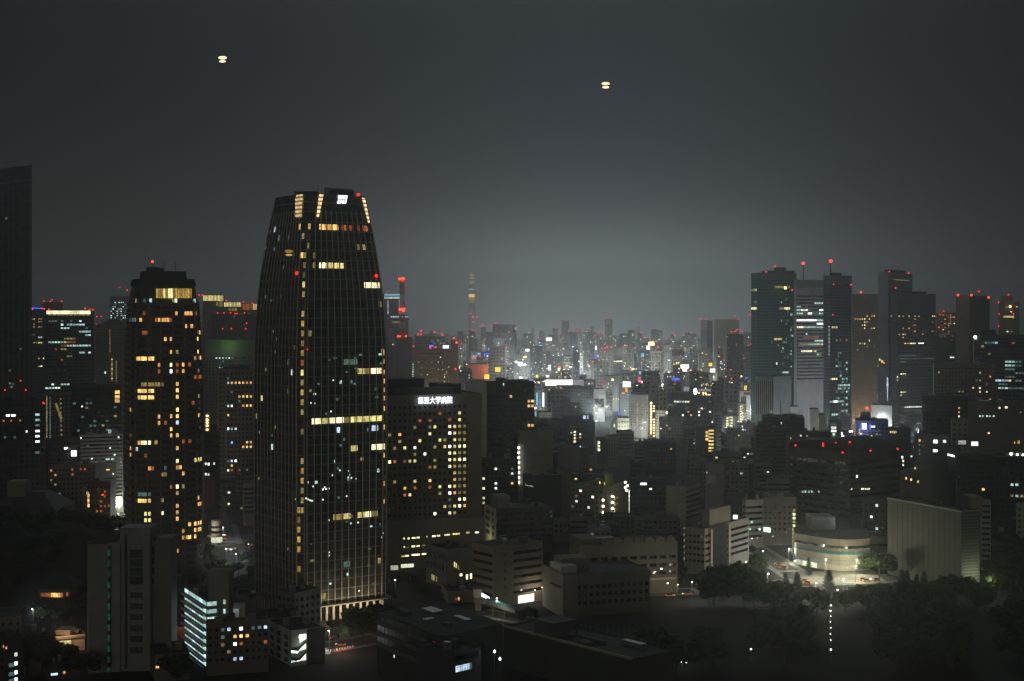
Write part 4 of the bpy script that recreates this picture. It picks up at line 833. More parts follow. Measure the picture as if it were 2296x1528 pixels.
for i in range(13): b.lit(870, 675 + i * 2.6, 'b', None, (1.1, 1.0)); b.lit(895.5, 675 + i * 2.6, 'b', None, (1.1, 1.0))
for i in range(11):
    if i not in (3, 7): b.lit(879 + i * 3.3, 709, 'C', None, (1.6, 3.4))
b.beacon(868, 658, 1.8); b.beacon(870.5, 654.5, 1.6); b.beacon(866, 697, 1.8, 'red_lamp', None, False); b.rand(8, 'cd', 5, 865, 720, 895, 724)
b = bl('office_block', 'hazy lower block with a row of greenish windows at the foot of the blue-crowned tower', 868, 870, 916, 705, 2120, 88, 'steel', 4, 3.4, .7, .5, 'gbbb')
b.lit(880, 709, 'C', 893); b.lit(898, 706, 'b', 913); b.lit(884, 722, 'd', 897)
b = bl('exhibition_hall', 'hazy hall with a pale rounded roof edge and red lamps, behind the tan hotel', 930, 932, 1005, 752, 2500, 88, 'concrete', 5, 5, .6, .5, 'gbbb')
m = M(); m.slab([b.pt(0, 0, b.H - 2, .2), b.pt(0, 1, b.H - 2, .2), b.pt(0, 1, b.H - .1, .2), b.pt(0, 0, b.H - .1, .2)], b.nrm(0) * 1); b.part(m, 'cornice', 'white')
for x, y in ((937.5, 750.5), (944, 750.5), (944, 742.5), (975, 745.5), (992, 750.5)): b.beacon(x, y, 2.5)
b.rand(12, 'ccd', 5, 965, 760, 1000, 770)
board('blue glowing rooftop sign above the tan hotel', 962.5, 972, 774, 778.5, 1905, 'sign_blue'); board('small white glowing sign above the tan hotel', 993, 1006.5, 775, 781.5, 1906, 'sign_white')
b = bl('office_block', 'dark blue-grey block with a few white windows, right of the tan hotel', 1027, 1029, 1058, 829, 1800, 88, 'slate', 3.6, 3, .6, .5, 'gbbb'); b.lit(1033, 832, 'w', None, (2, 2)); b.lit(1026.5, 824, 'Y', None, (3, 4))
for y in (842, 847, 851): b.lit(1052, y, 'C', None, (1.6, 1.6))
b = bl('department_store', 'red-brick shop block flooded with orange light, between two yellow signs', 1048, 1050, 1094, 817, 2300, 88, 'brick', 4, 4, .5, .4, 'bbbb')
p = b.pt(0, .85, 45, 16); plamp(b.root, p.x, p.y, 58, 28000, (1, .36, .16), 2)
b = bl('office_block', 'pale pink-white block with a glowing sign line, above the orange-lit brick shop', 1054, 1056, 1079, 788, 2700, 88, 'white', 4, 4, .5, .4, 'bbbb'); b.lit(1074, 793.5, 'sign_cyan', None, (6, 3)); b.lit(1063, 803.5, 'sign_pink', None, (11, 1.8))
for i in range(4): b.lit(1058.5 + i * 3.2, 799, 'w', None, (1.5, 1.5))
b = bl('shopping_block', 'dark block outlined by an L of blue neon with orange window rows', 1083, 1085, 1116, 790, 2600, 88, 'slate', 4, 4, .6, .4, 'bbbb')
q = M(); y0 = b.poly[0][1] - 1.2; q.beam(P(1085.5, 793.5, y0), P(1114.5, 793.5, y0), 1.0); q.beam(P(1086, 793.5, y0), P(1086, 810, y0), 1.0); b.part(q, 'neon_tube', 'sign_blue')
for i in range(9): b.lit(1090 + i * 2, 799, 'O', None, (1.3, 1.8)); b.lit(1089 + i * 2, 804.5, 'O', None, (1.3, 1.6))
board('small blue hazy sign above the neon-outlined block', 1095, 1100, 780, 786, 2900, 'sign_cyan')
board('upper of two yellow shop signs beside the orange-lit brick shop', 1110, 1122, 824, 834, 2250, 'sign_yellow'); board('lower of two yellow shop signs, against the orange-lit brick wall', 1086, 1097, 840, 850.5, 2200, 'sign_yellow')
for x, y, yy, r_ in ((1116, 829, 2249, 1),(1091.5, 845.5, 2199, 1)): pass
b = bl('office_block', 'low white block showing over the hospital roof', 1044, 1046, 1097, 858, 1500, 88, 'white', 4, 4, .5, .3, 'bbbb'); b.roofbox(.08, .8, .2, .7, 2.6, 'plant_room', 'white')
b = bl('office_tower', 'dark square tower with six orange windows on its right edge, right of the hospital', 1091, 1093, 1198, 857, 1150, 86, 'dark', 3.9, 3.0, .7, .55, 'gbbb')
m = M(); a, c = P(1111, 848, 1155), P(1128, 848, 1155); m.box(a[0], c[0], 1155, 1165, b.H - 1, a[2]); b.part(m, 'plant_room', 'dark'); b.mast(1119, 853, 844, .3, 1158); b.mast(1130, 853, 846, .2, 1158); b.roofbox(.4, .9, .3, .8, 1.6, 'air_unit', 'slate')
b.lits(840, 820, 4.592, [(1390, 318, 'o'), (1575, 362, 'o'), (1610, 362, 'O'), (1575, 407, 'O'), (1610, 405, 'O'), (1573, 600, 'o'), (1607, 600, 'O')]); b.lit(1129, 862, 'C', None, (1, 2))
board('white panel with a blue slanted letter, on top of the dark square tower', 1179, 1196, 850.5, 860.5, 1320, 'sign_soft', txt='d', tk='sign_blue', edge='white')
b = bl('apartment_block', 'dark block with pairs of white windows, tucked behind the hospital', 1078, 1080, 1162, 1030, 1060, 86, 'slate', 3.6, 3, .6, .5, 'gbbb', nc=3)
b.lits(840, 820, 4.592, [(1112, 1142, 'Y'), (1112, 1263, 'Y'), (1122, 1380, 'y'), (1120, 1433, 'y'), (1255, 1072, 'w'), (1253, 1190, 'w'), (1252, 1250, 'w'), (1250, 1372, 'Y'), (1408, 1210, 'O'), (1402, 1047, 'c'), (1405, 1095, 'w'), (1425, 1095, 'o')])
b = bl('office_block', 'grey slab whose left edge carries a column of eight white lamps', 1160, 1162, 1240, 968, 1100, 86, 'concrete', 3.7, 3.4, .6, .4, 'bbbb', nc=4)
for y in (1004.5, 1015.5, 1026.5, 1037.5, 1049, 1060, 1071.5, 1082): p = P(1163, y, b.poly[0][1] - 1); m = M(); m.sphere(p, .95, 8, 5); b.part(m, 'stair_lamp', 'bulb')
b = bl('office_block', 'dark low block with a faint white script sign on its wall', 1172, 1174, 1258, 1066, 1010, 86, 'dark', 3.6, 3, .6, .45, 'bbbb', nc=3)
m = M(); y0 = 1003
for i, (x, h_) in enumerate(((1178, 5), (1180.5, 3), (1183, 3), (1186, 3), (1188.5, 3), (1191, 4), (1194, 3))): m.beam(P(x, 1090 + i * .5, y0), P(x + .9, 1090 + i * .5 - h_, y0), .16); m.beam(P(x, 1090 + i * .5 - h_, y0), P(x + 2, 1089 + i * .5, y0), .14)
b.part(m, 'script_lettering', 'sign_soft')
b = bl('office_block', 'dark mass of flat roofs right of the square tower', 1196, 1198, 1334, 947, 1500, 88, 'dark', 3.8, 3.2, .7, .5, 'gbbb', nc=6); b.roofbox(.5, .98, .1, .6, 6, 'plant_room', 'dark')
for x in (1309, 1312, 1318): b.lit(x, 936, 'b', None, (1.6, 4))
b = bl('department_store', 'dark store with green-lit windows under a long blazing white billboard', 1220, 1222, 1331, 872, 1900, 88, 'slate', 4, 3.4, .7, .5, 'gbbb')
m = M(); a, c = P(1244, 863, 1901), P(1306, 863, 1901); m.prism([(a[0], 1901), (c[0], 1901), (c[0], 1925), (a[0], 1925)], b.H - 1, a[2] - 1.5, [(a[0] + 3, 1903), (c[0] - 1, 1903), (c[0] - 1, 1923), (a[0] + 3, 1923)]); b.part(m, 'roof_pavilion', 'slate')
b.lits(1180, 820, 7.64, [(570, 505, 'w'), (605, 517, 'w'), (520, 560, 'g', 615), (530, 605, 'g', 610), (500, 610, 'y'), (530, 640, 'o')])
board('long blazing white billboard over the dark store', 1223, 1284, 852, 865.5, 1930, 'sign_white'); board('pale grey billboard panel adjoining the blazing white one', 1286, 1309, 852, 866, 1931, 'sign_soft')
# tower crane beside the billboard
r = empty('tower_crane', P(1270, 846, 2100), 'dark crane jib with a red lamp at its tip, above the blazing billboard', 'crane'); m = M(); m.beam(P(1255.5, 826, 2100), P(1272, 845, 2100), 1.2); m.build('jib', 'gray_metal', r); m = M(); m.beam((*P(1272, 845, 2100)[:2], 20), P(1272, 845, 2100), 1.6); m.build('tower', 'gray_metal', r); m = M(); m.sphere(P(1255, 825, 2099), 2.0, 8, 5); m.build('warning_light', 'red_hot', r)
b = bl('office_block', 'black silhouetted block with a roof box, standing before the billboard store', 1236, 1238, 1303, 907, 1620, 88, 'dark', 4, 3.4, .6, .5, 'gbbb'); b.roofbox(.4, .65, .2, .7, 8.5, 'plant_room', 'dark'); b.lit(1291, 913, 'b', None, (1, 1.4))
b = bl('office_block', 'low brownish block before the bright street, with a green-lit side', 1203, 1205, 1242, 925, 1700, 88, 'brown', 4, 3.4, .6, .4, 'gbbb'); b.lit(1205, 931, 'G', None, (5, 7)); b.lit(1225, 937, 'o', None, (2, 1.2))
b = bl('office_block', 'white-topped block with an arched lower storey, right of the billboard store', 1318, 1320, 1356, 873, 1950, 88, 'white', 4, 3.4, .6, .45, 'bbbb')
m = M(); m.slab([b.pt(0, .05, 20, .1), b.pt(0, .95, 20, .1), b.pt(0, .95, b.H - 13, .1), b.pt(0, .05, b.H - 13, .1)], b.nrm(0) * .4); b.part(m, 'glazed_front', 'glass'); b.lits(1180, 820, 7.64, [(1105, 425, 'sign_soft', 1150), (1170, 665, 'shop', 1210), (1242, 668, 'y'), (1310, 670, 'o'), (1195, 820, 'shop')]); b.lit(1337, 947, 'W', None, (2.2, 5)); b.lit(1332, 909, 'O', None, (1.6, 9))
b = bl('office_block', 'tall grey block with fine vertical ribs and one row of lit rooms', 1349, 1351, 1393, 843, 2150, 88, 'pale', 60, 2.6, .42, .9, 'gbbb', top=4)
b.lits(1180, 820, 7.64, [(1470, 572, 'y'), (1500, 572, 'y'), (1545, 572, 'y'), (1590, 572, 'y'), (1620, 565, 'y'), (1655, 570, 'y'), (1615, 608, 'd'), (1685, 610, 'd')]) if False else None
for x in (1372.5, 1376, 1382, 1386, 1389): p = b.hit(x, 895); b.pane(p[0], p[1] - .02, p[1] + .02, p[2] - 1.5, p[2] + 1.5, 'y', 'window', .15)
for x, y in ((1391, 901), (1398, 900)): b.lit(x, y, 'd', None, (3, 2))
b.lit(1364, 861, 'C', None, (1.5, 3))
b = bl('office_block', 'dark block with a green-dotted edge under a white box sign', 1388, 1390, 1413, 866, 2000, 88, 'slate', 4, 3, .5, .4, 'bbbb')
for i in range(11): b.lit(1408.5, 880 + i * 5.8, 'C' if i % 2 else 'g', None, (1.4, 1.8))
board('square white box sign glowing above the ribbed grey block', 1396.5, 1414, 856, 868.5, 1990, 'sign_white'); board('small orange upright sign under the white box sign', 1402, 1407, 871, 880, 1985, 'sign_orange', False); board('flat orange sign on a pale roof, right of the white box sign', 1418, 1434, 876, 881.5, 1900, 'sign_orange'); board('small dim orange sign under the white box sign, left of the upright one', 1394, 1401, 880.5, 884, 1984, 'sign_orange', False)
b = bl('office_block', 'pale box building behind the flats with a column of warm lamps', 1417, 1419, 1433, 869, 1960, 88, 'pale', 4, 4, .5, .4, 'bbbb')
b = bl('apartment_block', 'grey flats with a bright column of balcony lamps at their corner', 1410, 1452, 1471, 886, 1700, 20, 'concrete', 3.1, 2.4, .45, .5, 'bbbg', top=10)
for y in range(12):
    yy = 680 + (1030 + y * 28.2) / 4.592; h = P(1460, yy, b.poly[0][1] - 1.2); m = M(); m.sphere(h, 1.25, 8, 5); b.part(m, 'balcony_lamp', 'bulb_warm' if y % 3 else 'bulb')
    if y not in (3, 4): h = P(1466.5, yy + 6 if y else yy + 7, b.poly[0][1] + 3); m = M(); m.sphere(h, .95, 8, 5); b.part(m, 'balcony_lamp', 'bulb_warm')
    b.lit(1430.5, 680 + (1020 + y * 29) / 4.592, 'o')
b.lits(1180, 820, 7.64, [(1865, 620, 'd'), (2000, 640, 'y'), (2045, 695, 'd'), (2050, 850, 'd'), (2000, 940, 'y'), (1815, 960, 'd'), (1845, 965, 'd'), (1800, 1055, 'd'), (1990, 780, 'd'), (1975, 1070, 'd')])
b = bl('apartment_block', 'cream flats with white stair lamps down the edge, beside the balcony-lamp flats', 1470, 1488, 1497, 921, 1690, 30, 'beige', 3.2, 3, .6, .35, 'gbsg')
for i in range(6): p = P(1495.5, 680 + (1130 + i * 57 if i else 1128) / 4.592, b.poly[0][1] - 1); m = M(); m.sphere(p, 1.3, 8, 5); b.part(m, 'stair_lamp', 'bulb')
b = bl('office_block', 'black office with a greenish top row of lit windows under a blue-white round sign', 1496, 1498, 1601, 886, 1660, 88, 'dark', 3.9, 3.2, .7, .5, 'gbbb'); b.roofbox(.06, .96, .1, .7, 2.2, 'plant_room', 'dark')
b.lits(1480, 820, 7.64, [(180, 648, 'c', 235), (262, 645, 'Y', 310), (345, 640, 'C', 405), (430, 642, 'Y', 490), (472, 768, 'o'), (650, 765, 'r'), (698, 762, 'Y'), (655, 815, 'w'), (655, 870, 'w'), (858, 808, 'w'), (545, 870, 'o'), (350, 880, 'c'), (380, 878, 'w'), (345, 935, 'c'), (385, 932, 'c'), (880, 965, 'w'), (855, 1018, 'w'), (433, 712, 'c'), (775, 720, 'c'), (868, 635, 'c')])
for x, y in ((1567.5, 882), (1577, 881.5), (1582, 882), (1577, 886.5), (1583.5, 886), (1588.5, 886), (1591.5, 886)): p = P(x, y, b.poly[0][1] - .8); m = M(); m.sphere(p, .95, 8, 5); b.part(m, 'roof_lamp', 'bulb_warm')
r = board('glowing white banner wall behind the black office', 1533, 1566, 868, 884.5, 1760, 'sign_soft', edge='white'); board('dim white-framed panel behind the black office', 1567, 1593, 873, 885, 1765, 'sign_grey', edge='white')
r = empty('round_sign', P(1559, 884, 1655), 'egg-shaped blue-white glowing sign on the black office roof', 'sign'); m = M(); m.sphere(P(1559, 878, 1655), 2.2, 10, 7, 1.7); m.build('lit_globe', 'bulb_blue', r); m = M(); m.beam(P(1559, 888, 1655), P(1559, 884, 1655), .4); m.build('post', 'gray_metal', r)
b = bl('apartment_block', 'dark flats with three columns of golden balcony lamps, below the black office', 1558, 1560, 1606, 955, 1360, 88, 'slate', 3.3, 3, .5, .4, 'bbbb')
for i in range(7):
    y = 966 + i * 7.75
    for x, k in ((1591.5, 'O'), (1597.5, 'y')): b.lit(x, y, k, None, (2.4, 1.7))
    if i < 3: b.lit(1585, y + 4, 'O', None, (2.6, 2.2))
b = bl('apartment_block', 'small dark flats with a golden grid of lit windows', 1606, 1608, 1652, 932, 1700, 88, 'slate', 3.4, 3, .5, .4, 'bbbb')
for i in range(4): b.lit(1631, 938 + i * 6.3, 'Y', None, (2.8, 2.4)); b.lit(1637, 936 + i * 6.3, 'y', None, (1.8, 1.8)); b.lit(1641, 936.5 + i * 6.3, 'Y', None, (2.4, 2.0))
b.roofbox(.55, .8, .2, .6, 7, 'plant_room', 'concrete')
b = bl('apartment_block', 'pale balcony flats standing left of the golden-grid flats', 1598, 1600, 1618, 926, 1580, 88, 'pale', 3.2, 3, .8, .4, 'sbbb')
b = bl('apartment_block', 'brown flats with two slanting columns of lit stair windows, before the white-framed block', 1635, 1637, 1674, 905, 1800, 88, 'brown', 3.3, 3, .5, .4, 'gbbb')
for i in range(10):
    if i < 7: b.lit(1661, 912 + i * 5.6, 'Y', None, (2.0, 1.8))
    b.lit(1665, 910 + i * 5.4, 'y' if i < 3 else 'Y', None, (1.7, 1.8))
b = bl('office_block', 'white-framed block with a dark front and a yellow upright sign on top', 1657, 1659, 1692, 877, 2000, 88, 'white', 4, 3.4, .6, .4, 'bbbb')
m = M(); m.slab([b.pt(0, .06, 0, .1), b.pt(0, .45, 0, .1), b.pt(0, .45, b.H - 8, .1), b.pt(0, .06, b.H - 8, .1)], b.nrm(0) * .3); b.part(m, 'glazed_front', 'glass'); m = M(); m.slab([b.pt(0, .28, b.H - 5.5, .1), b.pt(0, .99, b.H - 5.5, .1), b.pt(0, .99, b.H - 2, .1), b.pt(0, .28, b.H - 2, .1)], b.nrm(0) * .3); b.part(m, 'dark_slot', 'dark'); b.lit(1680, 923, 'w', None, (2, 2)); b.lit(1677, 941.5, 'O', None, (3.4, 3.2))
board('yellow-lit upright sign on the white-framed block', 1669, 1674, 865, 875, 1990, 'sign_yellow')
b = bl('office_block', 'wide grey-blue building wrapped in scaffold netting, right of the black office', 1607, 1609, 1666, 856, 2100, 88, 'steel', 4, 3.4, .7, .5, 'bbbb'); b.roofbox(.05, .9, .1, .6, 5, 'plant_room', 'slate')
b = bl('office_block', 'dark block with a blue glowing letter sign on its brow', 1488, 1490, 1532, 840, 2150, 88, 'slate', 4, 3.4, .6, .4, 'gbbb'); board('small blue-glowing letter sign on a dark block', 1506.5, 1523, 848, 853, 2140, 'sign_blue', False)
for x in (1497, 1500.5, 1504, 1511): b.lit(x, 845, 'w', None, (1.2, 2.2))
# gabled white house and the cream school-like block
b = bl('gabled_house', 'white gable-ended house catching the street light, left of the balcony-lamp flats', 1369, 1371, 1384, 945, 1660, 88, 'white', 4, 4, .5, .4, 'bbbb', dl=18)
q, p0, p1 = M(), b.pt(0, 0, b.H - .2, 0), b.pt(0, 1, b.H - .2, 0); ap = (p0 + p1) / 2 + Vector((0, 0, 7)); bk = Vector((0, 18, 0)); q.add([p0, p1, ap, p0 + bk, p1 + bk, ap + bk], [(0, 1, 2), (3, 5, 4), (0, 2, 5, 3), (1, 4, 5, 2)]); b.part(q, 'gable_roof', 'white'); b.lit(1377.5, 955, 'Y', None, (1.4, 3.2)); b.lit(1374, 948, 'd', None, (1, 2))
b = bl('office_block', 'cream block with small arched windows, green-lit at its foot', 1383, 1385, 1411, 938, 1690, 88, 'beige', 5.5, 3.2, .4, .45, 'gbbb'); p = b.pt(0, .4, 6, 10); plamp(b.root, p.x, p.y, 10, 9000, (.7, 1, .5), 1)
# small lit stairs in the dark middle
b = bl('apartment_block', 'dark flats with a ladder of five white stair lamps in the unlit middle', 1274, 1276, 1306, 960, 1300, 88, 'slate', 3.6, 3, .5, .4, 'bbbb')
for i in range(6): b.lit(1288.5, 969 + i * 7.2, 'Y' if i < 5 else 'd', None, (1.6, 1.8)); b.lit(1291, 968 + i * 7.2, 'd', None, (1, 2.2))
for x, y, k in ((1301, 974, 'w'), (1301, 981, 'o'), (1301, 1002, 'b'), (1300.5, 1010, 'b'), (1282, 965, 'c'), (1281, 971, 'C'), (1317, 996, 'c')): b.lit(x, y, k, None, (1.6, 1.4))
b = bl('apartment_block', 'small dark flats with three lamps over a green-lit stair, beside a tilted pale wall', 1337, 1339, 1362, 986, 1350, 88, 'slate', 3.6, 3, .5, .4, 'bbbb')
for i in range(3): b.lit(1343, 993 + i * 8, 'Y', None, (2.2, 2.4)); b.lit(1340, 991 + i * 8, 'g', None, (1, 2.6))
b = bl('apartment_block', 'pale-walled small flats catching faint light, right of the three-lamp flats', 1362, 1364, 1387, 980, 1380, 88, 'pale', 3.6, 2.6, .4, .4, 'gbbb')
# ------------------------------------------------------------------ dark middle blocks
b = bl('office_block', 'dark block with a yellow-green lit roof and tall columns of white lamps', 1279, 1352, 1412, 1092, 950, 30, 'brown', 3.6, 3, .6, .45, 'bbbg', nc=3, base=8)
for i in range(6):
    y = 950 + (790 + i * 63) / 4.592; p = P(1352.5, y, b.poly[0][1] - 1); m = M(); m.sphere(p, .85, 8, 5); b.part(m, 'stair_lamp', 'bulb' if i not in (3, 5) else 'bulb_warm')
    y2 = 950 + (750 + i * 62) / 4.592; h = b.hit(1371, y2); p = b.pt(h[0], h[1], h[2], .9); m = M(); m.sphere(p, .8, 8, 5); b.part(m, 'stair_lamp', 'bulb'); b.lit(1378, y2 + 4, 'y', None, (1.2, 2.6)); b.lit(1384, y2 + 3, 'd', None, (1.6, 1))
for i in range(9): b.lit(1410.5, 1103 + i * 9.6, 'w', None, (1.0, 2.5))
for x, y in ((1402, 1082), (1407, 1089.5), (1402, 1093.5), (1405, 1100)): p = P(x, y, b.poly[0][1] + 8); m = M(); m.sphere(p, .8, 8, 5); b.part(m, 'roof_lamp', 'bulb')
b.lits(1200, 950, 4.592, [(475, 712, 'w'), (595, 752, 'w'), (435, 770, 'r'), (405, 820, 'w'), (375, 870, 'c'), (535, 855, 'w')])
a, c = P(1356, 1063, 962), P(1374, 1063, 962); m = M(); m.box(a[0], c[0], 958, 966, b.H - 1, a[2]); b.part(m, 'plant_room', 'olive'); plamp(b.root, a[0] - 3, 955, b.H + 3, 700, (.85, 1, .1)); b.lit(1345, 1083, 'sign_yellow', None, (.8, 1.6)); b.lit(1355, 1085, 'sign_yellow', None, (.8, 1.6))
b = bl('office_block', 'black glass block with a white sign near its roof, beside the lamp-column block', 1408, 1410, 1494, 1072, 1000, 86, 'dark', 3.6, 3, .7, .5, 'gbbb', nc=4); b.lit(1436, 1085.5, 'sign_white', 1450, (3, 1.6)) ; b.lit(1459, 1097, 'Y', None, (1.8, 1.2))
b = bl('office_block', 'grey block with a plain stair wall, right of the black glass block', 1494, 1537, 1570, 1092, 960, 30, 'concrete', 3.5, 3, .6, .45, 'sbbb', nc=3, base=8)
b = bl('office_block', 'block dressed in pale sheeting with faint tree-like stains', 1582, 1584, 1624, 1040, 1000, 86, 'pale', 3.6, 3, .6, .45, 'bbbb')
m = M(); m.slab([b.pt(0, .04, 30, .1), b.pt(0, .52, 30, .1), b.pt(0, .52, b.H - 8, .1), b.pt(0, .04, b.H - 8, .1)], b.nrm(0) * .3); b.part(m, 'sheeting', 'white'); m = M(); m.slab([b.pt(0, .56, 36, .1), b.pt(0, .97, 36, .1), b.pt(0, .97, b.H - 5, .1), b.pt(0, .56, b.H - 5, .1)], b.nrm(0) * .3); b.part(m, 'sheeting', 'pale'); b.lit(1583, 1131, 'r', None, (1, 1)); b.lit(1578, 1060, 'w', None, (1, 1))
b = bl('office_block', 'low dark block with pale patterned gable, behind the arcaded school', 1440, 1442, 1520, 1158, 900, 86, 'slate', 3.6, 3, .6, .45, 'gbbb', nc=3)
b = bl('office_block', 'long dark block with a cream windowed end wall, right of the hospital podium', 1086, 1113, 1240, 1141, 880, 72, 'slate', 3.6, 4, .8, .5, 'gbbg', base=6)
m = M(); m.slab([b.pt(3, 0, 0, .06), b.pt(3, 1, 0, .06), b.pt(3, 1, b.H, .06), b.pt(3, 0, b.H, .06)], b.nrm(3) * .1); b.part(m, 'end_wall', 'cream')
for r_ in range(4):
    for u, w_ in ((.3, .34), (.74, .16)): b.pane(3, u - w_ / 2, u + w_ / 2, b.H - 5.2 - r_ * 4.2, b.H - 2.8 - r_ * 4.2, 'glass_black', 'window', .2)
b.roofbox(.05, .28, .2, .7, 7, 'stair_house', 'concrete'); p = b.pt(3, .5, 6, 7); plamp(b.root, p.x, p.y, 9, 900, (.95, 1, .5)); b.lit(1244 - 8, 1158, 'c', None, (1, 1))
b = bl('office_block', 'brownish block with a plain upper wall, left of the lamp-column block', 1249, 1251, 1285, 1054, 1040, 86, 'brown', 3.6, 3, .6, .45, 'bbbb', nc=2)
b = bl('office_block', 'dark grey block with a warm grey stair wall, under the flat dark roofs', 1252, 1254, 1300, 1002, 1180, 86, 'concrete', 3.6, 3, .6, .45, 'bbbb', nc=2); b.roofbox(1.02, 1.4, 0, .5, -1, 'wing', 'slate', 0)
# ------------------------------------------------------------------ near blocks at the lower middle
b = bl('school_building', 'brown arcaded building with a scalloped row of arches along its brow', 1297, 1300, 1519, 1222, 752, 78, 'tan', 4.2, 5.2, .7, .42, 'gbbb', base=6, top=6)
for i in range(7):
    m = M(); t0, t1 = .22 + i * .11, .22 + i * .11 + .105; k = 10; v = []
    for j in range(k + 1): a_ = math.pi * j / k; v.append(b.pt(0, (t0 + t1) / 2 - (t1 - t0) / 2 * math.cos(a_), b.H - .2 + 3.2 * math.sin(a_), .2))
    m.slab(v, -b.nrm(0) * 3); b.part(m, 'arch_gable', 'tan')
b.roofbox(0, .2, .05, .9, 2.6, 'stair_house', 'tan')
m = M(); m.slab([b.pt(0, .05, 7.2, .1), b.pt(0, .98, 7.2, .1), b.pt(0, .98, 8.4, .1), b.pt(0, .05, 8.4, .1)], b.nrm(0) * .5); b.part(m, 'sill_band', 'cream'); b.lit(1483, 1276, 'W', None, (.9, .9))
b = bl('office_block', 'unlit brown block with a pale blank end wall and a netted roof terrace', 1218, 1263, 1457, 1289, 700, 72, 'brown', 3.9, 3.2, .62, .5, 'gbbb', base=2, top=5, nc=0)
m = M(); m.slab([b.pt(3, 0, 0, .05), b.pt(3, 1, 0, .05), b.pt(3, 1, b.H, .05), b.pt(3, 0, b.H, .05)], b.nrm(3) * .3); b.part(m, 'end_wall', 'beige'); m = M(); m.slab([b.pt(0, 0, 0, .05), b.pt(0, .16, 0, .05), b.pt(0, .16, b.H, .05), b.pt(0, 0, b.H, .05)], b.nrm(0) * .3); b.part(m, 'corner_wall', 'beige')
b.roofbox(.02, .2, .2, .75, 3, 'water_tank', 'white'); b.roofbox(.10, .42, .5, .9, 5, 'stair_house', 'concrete')
m = M()
for i in range(20): a_ = b.pt(0, .3 + i * .036, b.H - .6, -.4); m.beam(a_, a_ + Vector((0, 0, 3.4)), .06)
m.beam(b.pt(0, .3, b.H + 2.7, -.4), b.pt(0, .985, b.H + 2.7, -.4), .06); m.beam(b.pt(0, .3, b.H + 1.2, -.4), b.pt(0, .985, b.H + 1.2, -.4), .06); b.part(m, 'roof_netting', 'metal')
a_ = b.pt(3, .25, 9, .5); m = M(); m.slab([b.pt(3, .5, 14.5, .1), b.pt(3, .95, 14.5, .1), b.pt(3, .95, 14.5, 2), b.pt(3, .5, 14.5, 2)], (0, 0, .25)); b.part(m, 'canopy', 'slate')
b = bl('office_block', 'brown corner block with dark ribbon windows and a blank corner, below the hospital', 1059, 1105, 1217, 1226, 722, 52, 'tan', 4.0, 3, .6, .4, 'sbbs', base=4, top=3, nc=4)
m = M(); m.slab([b.pt(0, 0, 0, .05), b.pt(0, .40, 0, .05), b.pt(0, .40, b.H, .05), b.pt(0, 0, b.H, .05)], b.nrm(0) * .3); b.part(m, 'corner_wall', 'tan')
for i in range(6): b.pane(0, .22, .25, b.H - 6 - i * 4, b.H - 4.2 - i * 4, 'glass_black', 'window', .42)
b.lit(1199, 1323.5, 'W', None, (.7, .7)); b.lit(1128.5, 1338.5, 'w', None, (.5, 1.4)); b.pane(0, .50, .82, .4, 4.4, 'w', 'window', .12); p = b.pt(0, .7, 5, 5); plamp(b.root, p.x, p.y, 6, 700, (.95, 1, .85))
b = bl('office_block', 'older brown block with pilasters and tall lit side windows, in front of the hospital podium', 956, 1003, 1064, 1232, 775, 55, 'concrete', 6, 3.2, .45, .6, 'bbbg', base=5, nc=3)
for x, y, k, s_ in ((969, 1294, 'd', (1.2, 3)), (973, 1296, 'y', (1.0, 3)), (979, 1299, 'd', (1.2, 3)), (1019, 1266, 'y', (.7, 2.8)), (1023, 1269, 'y', (.7, 2.6)), (1028, 1273, 'd', (.8, 2.4)), (1033.5, 1289.5, 'Y', (1.5, 1.4)), (1047, 1294, 'Y', (1.2, 2.8)), (1056, 1292, 'Y', (1.2, 2.8))): b.lit(x, y, k, None, s_)
b = bl('office_block', 'low dark wing with two orange windows beside the footbridge', 1002, 1004, 1070, 1326, 735, 80, 'concrete', 4, 3.4, .8, .35, 'sbbb', base=2)
b.lit(1029, 1343, 'O', None, (.6, 1.6)); b.lit(1023, 1343, 'r', None, (1.2, 1.2)); b.lit(978, 1344, 'b', None, (8, 1.6)); b.lit(944, 1350, 'w', None, (1.2, 1))
# big dark roof along the bottom
b = B('sports_hall', 'long dark hall with three pale bands on its side, beside the corner flats', 'hall', [(-27.7, 544), (-4.1, 568), (-32.1, 612), (-55.7, 588)], 26, 'olive'); b.facade(5, 3.2, .9, .4, 'bbbb', base=2)
for k in range(3):
    z1 = b.H - 4.2 - k * 4.6; m = M(); m.slab([b.pt(3, 0, z1, .06), b.pt(3, .82, z1, .06), b.pt(3, .82, z1 + 1.7, .06), b.pt(3, 0, z1 + 1.7, .06)], -b.nrm(3) * -.3); b.part(m, 'pale_band', 'concrete')
    for i in range(13): b.pane(3, .02 + i * .062, .02 + i * .062 + .05, z1 + 1.9, z1 + 4.2, 'glass_black', 'window', .1)
c_, r_, l_ = Vector(b.poly[0]), Vector(b.poly[1]), Vector(b.poly[3]); mid0, mid1 = (c_ + l_) / 2, (r_ + Vector(b.poly[2])) / 2
m = M(); m.add([(*c_, b.H), (*r_, b.H), (*b.poly[2], b.H), (*l_, b.H), (*mid0, b.H + .9), (*mid1, b.H + .9)], [(0, 1, 5, 4), (4, 5, 2, 3), (0, 4, 3), (1, 2, 5)]); b.part(m, 'hall_roof', 'roofing')
b.clutter(6, 5, 1.8)
m = M()
for i in range(17): u = .05 + i * .056; m.beam((*(c_ + (l_ - c_) * u), b.H + .95 - abs(u - .5) * 1.7), (*(r_ + (Vector(b.poly[2]) - r_) * u), b.H + .95 - abs(u - .5) * 1.7), .09)
b.part(m, 'roof_seam', 'slate')
